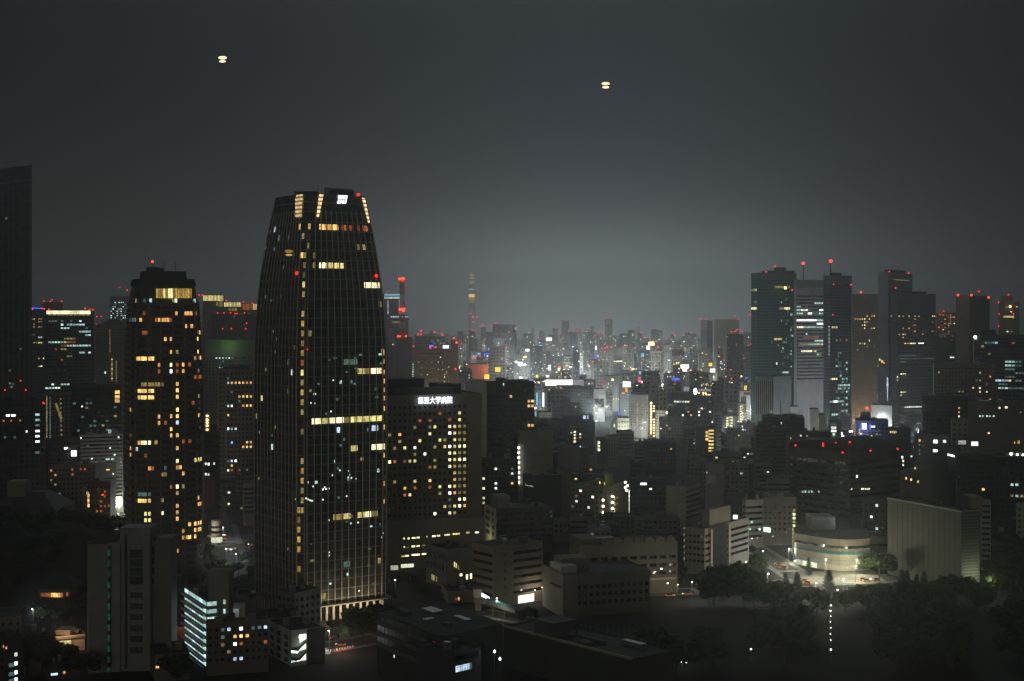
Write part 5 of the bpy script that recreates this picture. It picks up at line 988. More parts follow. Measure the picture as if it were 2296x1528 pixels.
b.lit(974, 1440, 'red_faint', None, (.5, .5)); b.lit(884, 1472, 'w', None, (.4, 1.2))
b = bl('glass_pavilion', 'small blue-white lit glazed stair hall at the bottom of the picture', 1005, 1020, 1078, 1464, 528, 46, 'slate', 4, 1.2, .86, .86, 'bbbb')
m = M()
for i in range(7): b.pane(0, .03 + i * .09, .03 + i * .09 + .075, 16.6, 18.9, 'b' if i < 6 else 'c', 'window', .1)
m.slab([b.pt(0, 0, 20.6, .1), b.pt(0, .9, 20.6, .1), b.pt(0, .9, 22.6, .1), b.pt(0, 0, 22.6, .1)], b.nrm(0) * .2); b.part(m, 'glazed_band', 'glass_blue')
b = B('garden_terrace', 'low roofed terrace with a dim warm ledge running to the lower right', 'building', [(46.3, 545), (63, 559.3), (13.3, 617.3), (-3.4, 603)], 17.6, 'olive'); b.facade(4, 3.2, .7, .4, 'bbbb', base=2)
m = M(); m.slab([b.pt(3, -.01, b.H - .5, .3), b.pt(3, 1.0, b.H - .5, .3), b.pt(3, 1.0, b.H + .4, .3), b.pt(3, -.01, b.H + .4, .3)], b.nrm(3) * .8); b.part(m, 'ledge', 'cream')
b.clutter(5, 9, 1.6); b.roofbox(.1, .7, .62, .78, 5.2, 'stair_house', 'slate')
m = M()
for i in range(24): a_ = b.pt(1, .02 + i * .0415, b.H - .6, -.3); m.beam(a_, a_ + Vector((0, 0, 1.8)), .07)
m.beam(b.pt(1, .02, b.H + 1.2, -.3), b.pt(1, .98, b.H + 1.2, -.3), .07); b.part(m, 'railing_frame', 'metal')
for x, y in ((1109, 1461), (1121, 1478)):
    Y = 538; x_, _, zf = P(x, y, Y); r = empty('flood_light', (x_, Y, 0), 'bluish floodlight on a pole by the lit stair hall, ' + ('upper' if y < 1470 else 'lower') + ' of the two', 'floodlight', 'floodlights by the stair hall'); m = M(); m.beam((x_, Y, 0), (x_, Y, zf - .4), .15); m.build('pole', 'gray_metal', r); m = M(); m.sphere((x_, Y, zf), .42, 8, 5, 1.5); m.build('lamp_head', 'bulb_blue', r)
    if y < 1470: plamp(r, x_ - .8, Y - .8, zf, 160, (.8, .9, 1))
# ------------------------------------------------------------------ the towers at the right
b = bl('office_tower', 'green glass tower with a stepped top and crane, leftmost of the right-hand towers', 1684, 1700, 1786, 612, 1800, 60, 'green_wall', 3.9, 2.6, .86, .72, 'gbbg', glass='glass_green', top=8, rec=.4)
a, c = P(1740, 600, 1815), P(1762, 600, 1815); m = M(); m.box(a[0], c[0], 1812, 1830, b.H - 1, a[2]); b.part(m, 'crane_house', 'slate'); a, c = P(1716, 607, 1810), P(1784, 607, 1810); m = M(); m.box(a[0], c[0], 1815, 1835, b.H - 1, a[2]); b.part(m, 'plant_room', 'dark')
b.lits(1640, 560, 3.82, [(172, 345, 'd', 200), (205, 338, 'y'), (380, 322, 'd', 440), (452, 328, 'y'), (480, 332, 'd', 500), (175, 494, 'Y', 212), (215, 494, 'c', 252), (415, 494, 'd', 440), (440, 494, 'Y', 500), (195, 440, 'c', 205), (375, 780, 'y', 425), (445, 780, 'c', 470), (345, 800, 'c'), (405, 808, 'c'), (445, 1043, 'C', 485), (388, 985, 'w')])
p = P(1761, 646, b.poly[0][1] + 12); m = M(); m.sphere(p, 1.9, 8, 5); b.part(m, 'flood_lamp', 'bulb_warm')
b.rand(26, 'ccg', 21, 1752, 670, 1783, 830)
for i in range(9): b.lit(1774, 735 + i * 17.5, 'C' if i % 2 else 'c', None, (1.5, 2.4))
for x, y, r in ((1737.5, 598, 2.8), (1718, 610, 2.2), (1776, 651, 2.4), (1682, 706, 2.2), (1683, 772, 1.8)): b.beacon(x, y, r, 'red_lamp', None, y < 640)
m = M(); x, y_, z = P(1801, 591, 1860); m.beam((x, 1860, 100), (x, 1860, z), .8); q = b.part(m, 'mast', 'gray_metal'); m = M(); m.sphere((x, 1860, z), 2.0, 8, 5); m.build('warning_light', 'red_hot', q, b.root)
b = bl('office_tower', 'pale striped tower with many white-lit floors, beside the green glass tower', 1780, 1786, 1846, 628, 1640, 70, 'bluewhite', 3.95, 2.9, .82, .5, 'gbbb', top=17, base=70, rec=.3)
m = M(); m.slab([b.pt(0, -.01, b.H - 9, .1), b.pt(0, 1.01, b.H - 9, .1), b.pt(0, 1.01, b.H + .2, .1), b.pt(0, -.01, b.H + .2, .1)], b.nrm(0) * .5); b.part(m, 'crown_panel', 'pale')
b.lits(1640, 560, 3.82, [(560, 475, 'C', 590), (650, 475, 'c'), (725, 470, 'C', 772), (560, 505, 'C', 580), (590, 505, 'W', 615), (632, 505, 'Y', 650), (665, 505, 'c', 690), (750, 530, 'W', 770), (710, 540, 'c', 740), (560, 562, 'C', 600), (605, 562, 'c', 640), (650, 562, 'W', 690), (695, 562, 'C', 775), (560, 592, 'W', 700), (720, 592, 'W'), (745, 592, 'C', 770), (748, 622, 'W', 778), (560, 652, 'Y', 600), (610, 652, 'C', 775),
    (652, 712, 'C'), (630, 740, 'r', 740), (720, 770, 'C', 770), (585, 798, 'd', 640), (650, 798, 'C', 720), (725, 798, 'y', 772), (585, 824, 'Y', 635), (665, 824, 'Y'), (695, 860, 'd'), (615, 885, 'Y', 720), (735, 885, 'sign_green'), (765, 890, 'd')])
m = M(); m.slab([b.pt(0, .0, 25, .1), b.pt(0, .97, 25, .1), b.pt(0, .97, 72, .1), b.pt(0, .0, 72, .1)], b.nrm(0) * .5); b.part(m, 'blind_panel', 'bluewhite'); m = M(); m.slab([b.pt(0, .0, 44, .2), b.pt(0, .97, 45, .2), b.pt(0, .97, 52, .2), b.pt(0, .0, 50, .2)], b.nrm(0) * .2); b.part(m, 'dark_band', 'slate')  # slanting dark band across the panel
for y in (892, 901): b.lit(1829, y, 'Y', None, (2.6, 1.8))
b = bl('office_tower', 'dark blue glass tower with a red-tipped mast and a dotted line of lights', 1846, 1860, 1910, 618, 1720, 66, 'blue_wall', 3.9, 3, .86, .6, 'gbbg', glass='glass_blue', top=10)
x, y_, z = P(1862, 586, 1740); m = M(); m.beam((x, 1740, b.H - 1), (x, 1740, z), .8); m.beam((x - 2, 1740, z - 12), (x + 2, 1740, z - 12), .6); q = b.part(m, 'mast', 'gray_metal'); m = M(); m.sphere((x, 1738, z), 2.1, 8, 5); m.build('warning_light', 'red_hot', q, b.root)
b.mast(1848, 620, 612, .5); b.mast(1894, 622, 612, .4); b.mast(1880, 622, 614, .4); b.roofbox(.2, .6, .2, .7, 3.5, 'plant_room', 'dark')
for x, y in ((1868.5, 638), (1908, 639), (1867.5, 706.5)): b.beacon(x, y, 2.5, 'red_lamp', None, False)
for i in range(22): b.lit(1859, 733 + i * 3.0, 'C' if i % 3 else 'w', None, (1.1, .9))
b.lits(1640, 560, 3.82, [(840, 655, 'c', 870), (870, 655, 'y', 905), (865, 1102, 'Y', 895), (850, 1112, 'd'), (845, 1305, 'C', 870), (870, 1308, 'W', 895), (860, 1420, 'C', 895), (930, 768, 'r'), (985, 775, 'r'), (905, 770, 'd'), (920, 1162, 'C', 1005), (915, 1302, 'g', 950)])
b.rand(40, 'ccg', 31, 1876, 790, 1906, 930); b.rand(10, 'gC', 33, 1880, 850, 1900, 930)
b = bl('office_tower', 'tan stone tower with orange windows near its top, right of the dark blue glass tower', 1908, 1910, 1968, 660, 1680, 88, 'tan', 3.6, 2.6, .4, .5, 'gbbb', top=24)
for x, y in ((1930.5, 655.5), (1962, 665)): b.beacon(x, y, 3, 'red_hot')
b.lits(1640, 560, 3.82, [(1168, 518, 'O'), (1207, 518, 'o'), (1222, 518, 'O'), (1165, 540, 'r'), (1200, 563, 'o'), (1063, 583, 'o'), (1090, 583, 'o'), (1107, 583, 'O'), (1150, 583, 'Y'), (1185, 587, 'O'), (1148, 605, 'Y'), (1130, 608, 'o'), (1165, 632, 'O'), (1148, 632, 'O'), (1185, 632, 'r'), (1130, 658, 'o'), (1150, 658, 'Y'), (1165, 656, 'r'), (1145, 680, 'Y'), (1207, 680, 'o'), (1222, 680, 'O'), (1183, 770, 'Y'), (1110, 807, 'y'), (1143, 807, 'Y'), (1125, 810, 'o'), (1085, 845, 'o'), (1165, 843, 'd'), (1215, 845, 'd')])
p = b.pt(0, .4, 10, 18); plamp(b.root, p.x, p.y, 22, 24000, (1, .62, .32), 2)
b = bl('office_tower', 'smooth grey windowless slab tower with a dark front face and lit crown rows', 1968, 1992, 2046, 610, 1920, 30, 'steel', 3.9, 3, .8, .5, 'gbbb', top=8, glass='glass')
m = M(); m.slab([b.pt(0, 0, 40, .08), b.pt(0, 1, 40, .08), b.pt(0, 1, b.H - 28, .08), b.pt(0, 0, b.H - 28, .08)], b.nrm(0) * .3); b.part(m, 'dark_front', 'dark'); b.roofbox(.1, .75, .1, .6, 3.5, 'plant_room', 'dark')
b.lits(1940, 560, 3.82, [(245, 232, 'd', 375), (262, 270, 'o', 345), (365, 272, 'Y')])
for x, y, r in ((1994, 609.5, 2.4), (2037.5, 613, 2.2), (2008, 646, 2.2), (2013.5, 594, 1.4), (1993, 781, 2)): b.beacon(x, y, r, 'red_lamp', None, y < 620)
for x, y, k, s_ in ((1978, 811, 'o', (3, 4)), (1972.5, 807, 'y', (2, 3)), (1982, 814, 'o', (2.5, 2.5)), (1967.5, 820, 'o', (1.6, 3))): b.lit(x, y, k, None, s_)
for i in range(8): b.lit(1990, 850 + i * 6.5, 'b' if i != 2 else 'w', None, (1.4 + (3 - abs(i - 2)) * .4, 3.6))
b = bl('hotel_tower', 'dark block tower with orange room windows above brightly lit office bays', 1996, 2014, 2098, 659, 1760, 66, 'slate', 3.75, 3.0, .6, .42, 'gbbg', top=26)
b.roofbox(.5, .8, .2, .6, 3, 'plant_room', 'dark')
b.lits(1940, 560, 3.82, [(292, 552, 'O'), (433, 552, 'o'), (462, 552, 'O'), (588, 552, 'Y'), (323, 578, 'o'), (377, 580, 'O'), (462, 580, 'r'), (578, 580, 'O'), (433, 605, 'o'), (377, 630, 'r'), (403, 655, 'r'), (430, 655, 'o'), (323, 678, 'o'), (377, 678, 'O'), (402, 690, 'r'), (428, 705, 'o'), (292, 728, 'o'), (323, 728, 'O'), (348, 728, 'o'), (403, 728, 'r'), (490, 728, 'o'), (320, 753, 'o'), (490, 705, 'r'), (575, 632, 'r'), (572, 707, 'o'), (210, 553, 'y'), (345, 793, 'O', 375), (400, 793, 'Y', 430), (455, 793, 'W', 500),
    (310, 953, 'd', 335), (280, 990, 'd', 340), (300, 1053, 'Y', 340), (275, 1085, 'W', 300), (305, 1085, 'c', 338), (275, 1120, 'Y', 338), (300, 1222, 'Y', 335), (310, 1255, 'y'), (275, 1320, 'd'), (280, 1380, 'c'), (335, 1340, 'w', 470), (340, 1372, 'c', 480), (290, 905, 'c', 420), (300, 935, 'c', 580), (455, 900, 'r')])
b = bl('office_tower', 'plain brown tower with three red lamps along its flat roof', 2143, 2174, 2219, 663, 1900, 36, 'brown', 4, 3.4, .5, .4, 'bbbb')
for x, y in ((2148, 662), (2178, 662), (2216.5, 667.5)): b.beacon(x, y, 3.4, 'red_hot', None, True)
b.beacon(2195, 654.5, 2.2); b.beacon(2203, 745, 2.6, 'red_lamp', None, False); b.lit(2134, 802, 'C')
b = bl('apartment_tower', 'faint tower freckled with orange windows, left of the plain brown tower', 2098, 2100, 2146, 702, 2450, 88, 'brown', 3.6, 3, .6, .5, 'gbbb')
b.rand(34, 'ddoor', 11, 2102, 706, 2141, 756); b.lits(1940, 560, 3.82, [(690, 600, 'Y'), (720, 575, 'O'), (750, 580, 'o', 765), (722, 632, 'O'), (690, 625, 'O'), (768, 632, 'Y'), (673, 695, 'O')])
for x, y in ((2116, 698), (2108, 706), (2104.5, 734.5), (2141, 707)): b.beacon(x, y, 2.0)
b = bl('office_block', 'dim slab with one white window, under the freckled tower', 2094, 2096, 2146, 757, 2000, 88, 'slate', 4, 3.4, .6, .4, 'gbbb'); b.lit(2130, 803, 'W', 2139); b.lit(2134, 763, 'r')
b = bl('apartment_tower', 'hazy tower with a brightly lit lounge band and red lamps, far right', 2238, 2240, 2286, 676, 2550, 88, 'brown', 4, 3.4, .5, .4, 'gbbb'); a, c = P(2250, 664, 2555), P(2272, 664, 2555); m = M(); m.box(a[0], c[0], 2555, 2570, b.H - 1, a[2]); b.part(m, 'penthouse', 'brown')
for x in range(2251, 2275, 2): b.lit(x, 710.5, 'y', None, (1.3, 3.2))
p = P(2265, 688, 2540); m = M(); m.sphere(p, 2.4, 8, 5); b.part(m, 'flood_lamp', 'bulb_warm')
for x, y, k in ((2267, 699.5, 'y'), (2280, 688.5, 'y'), (2272, 714, 'd'), (2259, 744, 'w'), (2268, 744, 'd'), (2257, 689, 'd')): b.lit(x, y, k, None, (3, 2.4))
for x, y in ((2239, 678.5), (2279, 678.5), (2261, 661.5), (2240, 704.5), (2272, 704.5), (2239, 732)): b.beacon(x, y, 2.2, 'red_lamp', None, y < 680)
b = bl('office_block', 'dark glass office with bluish lit bays and a bright lamp at its roof corner', 2182, 2184, 2330, 752, 1520, 88, 'slate', 4.0, 3.4, .8, .5, 'gbbb', nc=0)
p = P(2186.5, 756, b.poly[0][1] - 1); m = M(); m.sphere(p, 1.7, 8, 5); b.part(m, 'flood_lamp', 'bulb'); m = M(); a, c = P(2200, 740, 1530), P(2232, 740, 1530); m.box(a[0], c[0], 1528, 1550, b.H - 1, a[2]); b.part(m, 'plant_room', 'dark')
b.lits(1940, 560, 3.82, [(940, 780, 'C', 955), (1040, 782, 'c', 1090), (1105, 782, 'b', 1125), (1070, 812, 'b', 1085), (1100, 812, 'b', 1135), (1265, 785, 'r'), (1010, 815, 'd'), (1010, 843, 'd'), (1060, 888, 'd'), (1215, 958, 'C', 1265), (1285, 960, 'c', 1320), (1215, 990, 'C', 1265), (1290, 990, 'c', 1330), (1215, 1022, 'c', 1265), (1290, 1055, 'c', 1350), (1220, 1075, 'c', 1260), (1285, 1108, 'c', 1320), (1100, 1118, 'C', 1135), (1150, 1120, 'b', 1200), (1230, 1125, 'y'), (1150, 1155, 'c', 1200), (1150, 1190, 'C', 1200), (1215, 1198, 'c', 1350), (930, 960, 'g')])
b = bl('office_block', 'broad dim brown block with a few yellow windows, before the dark glass office', 2092, 2094, 2232, 818, 1430, 88, 'brown', 3.8, 3.2, .5, .45, 'gbbb', nc=4)
b.lits(1940, 560, 3.82, [(630, 1065, 'd'), (800, 1210, 'd', 822), (985, 1050, 'y'), (985, 1108, 'd'), (985, 1188, 'Y'), (985, 1217, 'y'), (1030, 1217, 'y'), (1030, 1160, 'r'), (935, 1187, 'O'), (990, 1298, 'W'), (1075, 1270, 'O'), (1075, 1078, 'o'), (940, 1105, 'c')])
b = bl('office_block', 'dark block with three orange windows in a column, in front of the dim brown block', 2066, 2068, 2170, 887, 1340, 88, 'dark', 3.8, 3.2, .5, .45, 'gbbb', nc=3); b.lits(1940, 560, 3.82, [(815, 1343, 'o'), (815, 1380, 'o'), (815, 1415, 'Y'), (735, 1505, 'c')])
b = bl('office_block', 'pale windowless block glowing blue-white from two upright signs', 1953, 1955, 2000, 909, 1620, 88, 'white', 4, 3.4, .5, .4, 'bbbb'); b.lit(1972, 937, 'sign_white', None, (3.8, 6.6)); b.lit(1983.5, 937.5, 'sign_white', None, (3.0, 6.0))
p = P(1977, 935, b.poly[0][1] - 6); plamp(b.root, *p, 2400, (.8, .88, 1), 1)
b = bl('office_block', 'two-toned block, brown ribs beside a bare bluish wall, below the green glass tower', 1694, 1734, 1774, 845, 1500, 44, 'concrete', 40, 2.4, .5, .9, 'bbbg', top=3); b.roofbox(0, 1, .05, .95, 2.2, 'plant_room', 'slate')
m = M(); m.slab([b.pt(0, 0, 0, .06), b.pt(0, 1, 0, .06), b.pt(0, 1, b.H, .06), b.pt(0, 0, b.H, .06)], b.nrm(0) * .1); b.part(m, 'bare_wall', 'bluewhite'); m = M(); m.slab([b.pt(0, .38, 0, .3), b.pt(0, .41, 0, .3), b.pt(0, .41, b.H - 26, .3), b.pt(0, .38, b.H - 26, .3)], b.nrm(0) * .3); b.part(m, 'drain_pipe', 'dark')
for x, y, k, s_ in ((1729.5, 924, 'd', (2, 3)), (1729.5, 932.5, 'd', (2, 3)), (1720, 932, 'd', (4, 2.4))): b.lit(x, y, k, None, s_)
b = bl('office_block', 'small white stepped buildings in pale light between the big towers', 1770, 1772, 1790, 912, 1480, 88, 'white', 4, 3.4, .5, .4, 'bbbb'); b = bl('office_block', 'pale narrow twin-gabled block before the striped tower', 1813, 1815, 1836, 918, 1450, 88, 'white', 4, 3, .4, .4, 'bbbb'); b = bl('office_block', 'pale low block with a curved top next to the twin-gabled block', 1834, 1836, 1852, 930, 1440, 88, 'cream', 4, 3, .4, .4, 'bbbb')
# ------------------------------------------------------------------ right middle distance
b = bl('office_block', 'dark flat office with a faint roof hut, in front of the two-toned block', 1708, 1710, 1804, 936, 1330, 88, 'dark', 3.6, 3, .7, .45, 'gbbb', nc=4); b.lit(1752, 949, 'C', None, (1, 2)); b.roofbox(-.12, 0, 0, .8, -6, 'wing', 'dark', 0)
b = bl('office_block', 'wide unlit ribbed office, below the faint-hutted dark office', 1692, 1694, 1775, 958, 1240, 86, 'olive', 3.4, 3, .8, .42, 'sbbb', nc=3); b.lit(1797, 973, 'w', None, (1.2, 1.2))
b = bl('apartment_block', 'small warm brown block with dark square windows', 1762, 1764, 1792, 975, 1230, 86, 'tan', 3.4, 2.4, .45, .45, 'gbbb'); b.lit(1773, 983, 'y', None, (.8, 1))
b = bl('apartment_block', 'low block with a row of orange windows, next to the small warm brown block', 1790, 1792, 1862, 968, 1240, 86, 'slate', 3.4, 2.6, .5, .45, 'gbbb', nc=2)
b.lits(1740, 900, 7.64, [(575, 722, 'o'), (630, 720, 'O'), (660, 718, 'r'), (705, 716, 'd'), (765, 712, 'Y'), (635, 665, 'b'), (655, 668, 'c'), (438, 556, 'w'), (520, 562, 'd'), (575, 665, 'r')])
b = bl('apartment_block', 'dark flats with white-lit stair landings glowing blue-violet', 1858, 1860, 1886, 945, 1280, 88, 'steel', 3.4, 3, .5, .4, 'bbbb')
for i in range(6): b.lit(1869.5, 952 + i * 7.4, 'c' if i in (0, 4, 5) else 'w', None, (4.4 if i < 3 else 2.2, 2.0))
b = bl('apartment_block', 'slanting-walled pale flats with a white stair, next to the violet-lit flats', 1884, 1886, 1912, 968, 1260, 88, 'steel', 3.4, 3, .5, .4, 'bbbb')
for i in range(4): b.lit(1890 + (i == 0) * -4, 972.5 + i * 7 - (i == 0) * 0, 'W', None, (2.2, 2.0))
for x, y in ((1906, 968), (1915.5, 967.5)): b.lit(x, y, 'W', None, (1.8, 2.0))
b = bl('shopping_block', 'dark block bathed in blue by a tall glowing blue-white sign', 1918, 1920, 1992, 943, 1290, 88, 'slate', 3.6, 3, .5, .4, 'gbbb'); b.roofbox(.15, .45, .1, .7, 6, 'plant_room', 'dark')
m = M(); a, c = P(1934, 963, 1287), P(1943, 949.5, 1287); m.box(a[0], c[0], 1287, 1289, a[2], c[2]); b.part(m, 'upright_sign', 'sign_white'); m = M(); m.box(a[0] - 1, c[0] + 2.4, 1289.1, 1290.3, a[2] - 1, c[2] + 1); b.part(m, 'sign_case', 'sign_blue'); m = M(); m.box(c[0] + 2.8, c[0] + 3.8, 1286.5, 1288, a[2], c[2] - .5); b.part(m, 'upright_sign', 'sign_blue')
plamp(b.root, a[0] - 2, 1280, a[2], 9000, (.3, .35, 1), 1); x, y_, z = P(1943.5, 915.5, 1300); m = M(); m.beam((x, 1300, b.H - 1), (x, 1300, z), .35); q = b.part(m, 'mast', 'gray_metal'); m = M(); m.sphere((x, 1299, z), 1.3, 8, 5); m.build('warning_light', 'red_hot', q, b.root)
for x, y, k in ((1955, 957, 'W'), (1960, 957, 'W'), (1964, 966, 'c'), (1971, 966, 'c'), (1966, 974, 'd'), (1973, 975, 'd'), (1957, 968, 'c'), (1931, 973, 'w'), (1937, 974, 'd')): b.lit(x, y, k, None, (1.6, 1.3))
for i in range(5): b.lit(1927, 963.5 + i * 7, 'y', None, (1.3, 1.8))
board('tall thin yellow neon strip before the blue-lit block', 1953, 1956, 976.5, 1000, 1200, 'sign_yellow', True)
for i, (x, w_) in enumerate(((1996, 4),)): b.lit(1990, 969, 'd', 2008, (4, 2)) if False else None
b = bl('office_block', 'low dark block with a yellowish script-like row of lights, right of the blue-lit block', 1990, 1992, 2042, 962, 1300, 88, 'dark', 3.6, 3, .5, .4, 'bbbb')
for i in range(8): b.lit(1995.5 + i * 1.9, 968.5 + (i % 3) * .8, 'y' if i % 2 else 'd', None, (.9, 2.0))
b = bl('shopping_block', 'violet-grey block with white windows and a row of yellow stair lamps, on the right', 2049, 2052, 2128, 975, 1130, 84, 'steel', 3.8, 3.4, .5, .45, 'bbbb', nc=3)
for x, y, k, s_ in ((2062, 988, 'O', (1.4, 2)), (2097.5, 990.5, 'W', (3.2, 2.6)), (2118, 990, 'w', (2.4, 2.2)), (2097, 1011, 'W', (3.2, 2.0)), (2062, 998, 'd', (.9, 1.4)), (2062, 1010, 'd', (.9, 1.4)), (2062, 1018, 'd', (.9, 1.4)), (2070, 990, 'd', (.6, 1)), (2070, 1000, 'd', (.6, 1))): b.lit(x, y, k, None, s_)
b = bl('office_block', 'dark block with a slanted green-white sign and a green-lit corner', 2124, 2126, 2152, 1002, 1090, 86, 'dark', 3.8, 3.4, .5, .45, 'bbbb'); m = M(); q = [P(2125, 1022, 1086), P(2141, 1026, 1085), P(2140, 1021, 1085), P(2125, 1017.5, 1086)]; m.slab(q, (0, .4, 0)); b.part(m, 'slanted_sign', 'sign_white'); b.lit(2117, 1035, 'g', None, (.7, 9)); b.lit(2111, 1038, 'd', None, (3, 3))
board('fan-shaped white sign glowing above the slanted green-white one', 2149, 2166, 988, 997, 1180, 'sign_soft'); board('bright white shop sign right of the fan-shaped white one', 2178, 2193, 991, 1000, 1180, 'sign_white')
b = bl('office_block', 'pale square block with dark square windows, above the violet-grey block', 2132, 2134, 2170, 942, 1260, 88, 'beige', 4.4, 4.2, .5, .45, 'gbbb')
b = bl('office_block', 'dim wide block with a row of five small bluish windows, far right', 2168, 2170, 2330, 905, 1330, 88, 'brown', 3.8, 3.2, .5, .45, 'bbbb', nc=4)
for x in (2197.5, 2204, 2213, 2219, 2228): b.lit(x, 933.5, 'C', None, (1.7, 1.7))
b.lit(2217, 971.5, 'O', None, (1.8, 1.6)); b.lit(2241, 915, 'Y', None, (1.6, 2)); b.lit(2256, 914, 'Y', None, (2.4, 2)); b.lit(2284, 992, 'o', None, (2, 3)); b.lit(2275, 993, 'o', None, (1, 2)); b.lit(2288, 925, 'd', None, (1.2, 1))
for i in range(3): b.lit(2151, 1010 + i * 7, 'o', None, (.8, 1.3)); b.lit(2159, 1011 + i * 6, 'y', None, (1, 1.4))
b = bl('office_block', 'huge unlit dark block with a few white windows, at the right edge', 2144, 2146, 2340, 1022, 1010, 86, 'dark', 3.9, 3.2, .6, .45, 'gbbb', nc=5)
for x, y, k in ((2203, 1094, 'O'), (2267.5, 1089, 'C'), (2281, 1088, 'C'), (2269, 1118, 'd'), (2280, 1115.5, 'C'), (2292, 1113, 'd')): b.lit(x, y, k)
for x, y, s_ in ((2267, 1018, 1), (2281, 1020, .8), (2294, 1021, .8)):
    p = P(x, y, 1006); m = M(); m.sphere(p, 1.15 * s_, 8, 5); b.part(m, 'roof_lamp', 'bulb')
b = bl('apartment_block', 'small dark house with two orange windows, before the violet-grey block', 2014, 2016, 2090, 1058, 1030, 86, 'brown', 3.4, 3, .5, .4, 'bbbb', nc=2)
for x, y, k in ((2032, 1073, 'O'), (2043, 1076, 'O'), (2058.5, 1080.5, 'y'), (2052, 1050, 'y'), (2023, 1025.5, 'W'), (2025, 1034, 'Y'), (2025, 1043, 'w')): b.lit(x, y, k, None, (1.2, 1.6))
b = bl('office_block', 'rounded dark block with strip windows and red lamps along its roof edge', 1770, 1905, 2018, 1014, 950, 52, 'olive', 4.4, 3.4, .86, .46, 'sbbs', base=10, top=6)
c_, r_, l_ = Vector(b.poly[0]), Vector(b.poly[1]), Vector(b.poly[3]); m = M(); k = 12; v = []
for j in range(k + 1):
    f_ = j / k; a_ = l_ + (c_ - l_) * f_; d_ = Vector(b.poly[2]) + (r_ - Vector(b.poly[2])) * f_; z = b.H - .3 + 6.5 * math.sin(math.pi * min(f_ * .9 + .1, 1)) ; v += [(*a_, z), (*d_, z), (*a_, b.H - 1), (*d_, b.H - 1)]
f = [(j * 4, j * 4 + 1, j * 4 + 5, j * 4 + 4) for j in range(k)] + [(j * 4, j * 4 + 4, j * 4 + 6, j * 4 + 2) for j in range(k)] + [(j * 4 + 1, j * 4 + 3, j * 4 + 7, j * 4 + 5) for j in range(k)]; m.add(v, f + [(0, 2, 3, 1)]); b.part(m, 'curved_roof', 'roofing')
for x, y in ((1783.5, 999), (1845.5, 995), (1845.5, 999.5), (1874, 993.5), (1905.5, 992), (1889.5, 1015), (1952, 1011), (2012.5, 1007)): b.beacon(x, y, 2.8 if y != 993.5 else 2, 'red_lamp', 940 if y > 1000 else 965, y < 1010)
b.lits(1640, 900, 3.472, [(980, 566, 'w')])
for x in (1800, 1806, 1814, 1820.5, 1836): b.lit(x, 1103, 'C', None, (1.2, 1.6))
for x0, x1 in ((1908, 1911), (1931, 1937), (1939, 1942), (1944, 1950)): b.lit(x0, 1097, 'Y', x1, (1, 1.0))
b.lit(1815, 1035, 'c', None, (.9, 1)); b.lit(1823, 1036, 'c', None, (.9, 1))
b = bl('office_block', 'dark block with three white windows between the rounded block and the blank hall', 1934, 1936, 1996, 1120, 890, 84, 'slate', 3.6, 3.2, .5, .45, 'gbbb', nc=2); b.lit(1960, 1135, 'w'); b.lit(1950, 1154, 'w'); b.lit(1970.5, 1180, 'C')
# great blank hall
b = bl('exhibition_hall', 'great windowless hall with ribbed pale walls and a dark roof, right of the crossing', 1990, 2155, 2197, 1147, 762, 66, 'panel_wall', 4, 3, .5, .4, 'bbbb', cat='hall', dr=20)
m = M()
for i in range(44): z = .8 + i * .98; m.slab([b.pt(3, .004, z, .02), b.pt(3, .998, z, .02), b.pt(3, .998, z + .2, .02), b.pt(3, .004, z + .2, .02)], b.nrm(3) * .1)
for i in range(1, 14): t_ = i / 14; m.slab([b.pt(3, t_, .5, .03), b.pt(3, t_ + .0022, .5, .03), b.pt(3, t_ + .0022, b.H - .6, .03), b.pt(3, t_, b.H - .6, .03)], b.nrm(3) * .1)
b.part(m, 'cladding', 'panel_dark')
m = M(); m.slab([b.pt(3, 0, b.H - .5, .1), b.pt(3, 1, b.H - .5, .1), b.pt(3, 1, b.H + .3, .1), b.pt(3, 0, b.H + .3, .1)], b.nrm(3) * .3); m.slab([b.pt(0, 0, b.H - .5, .1), b.pt(0, 1, b.H - .5, .1), b.pt(0, 1, b.H + .3, .1), b.pt(0, 0, b.H + .3, .1)], b.nrm(0) * .3); b.part(m, 'coping', 'metal')
m = M()
for i in range(24): z = 2 + i * 1.7; m.slab([b.pt(0, .08, z, .02), b.pt(0, .9, z, .02), b.pt(0, .9, z + .25, .02), b.pt(0, .08, z + .25, .02)], b.nrm(0) * .12)
b.part(m, 'louvre', 'metal')
a, c = P(2170, 1113, 790), P(2198, 1113, 790); m = M(); m.box(a[0], c[0], 785, 800, b.H - 6, a[2]); b.part(m, 'roof_house', 'tan')
p = b.pt(0, .6, 10, 9); plamp(b.root, p.x, p.y, 9, 4200, (.88, 1, .60), .5)
b = bl('apartment_block', 'narrow block stacked with pale balconies, behind the great windowless hall', 2198, 2200, 2222, 1122, 830, 84, 'pale', 3.2, 3, .8, .46, 'sbbb', base=3)
b = bl('office_block', 'pale block cut by the right edge above the dark trees', 2278, 2280, 2340, 1130, 900, 84, 'pale', 3.6, 3.2, .4, .4, 'gbbb')
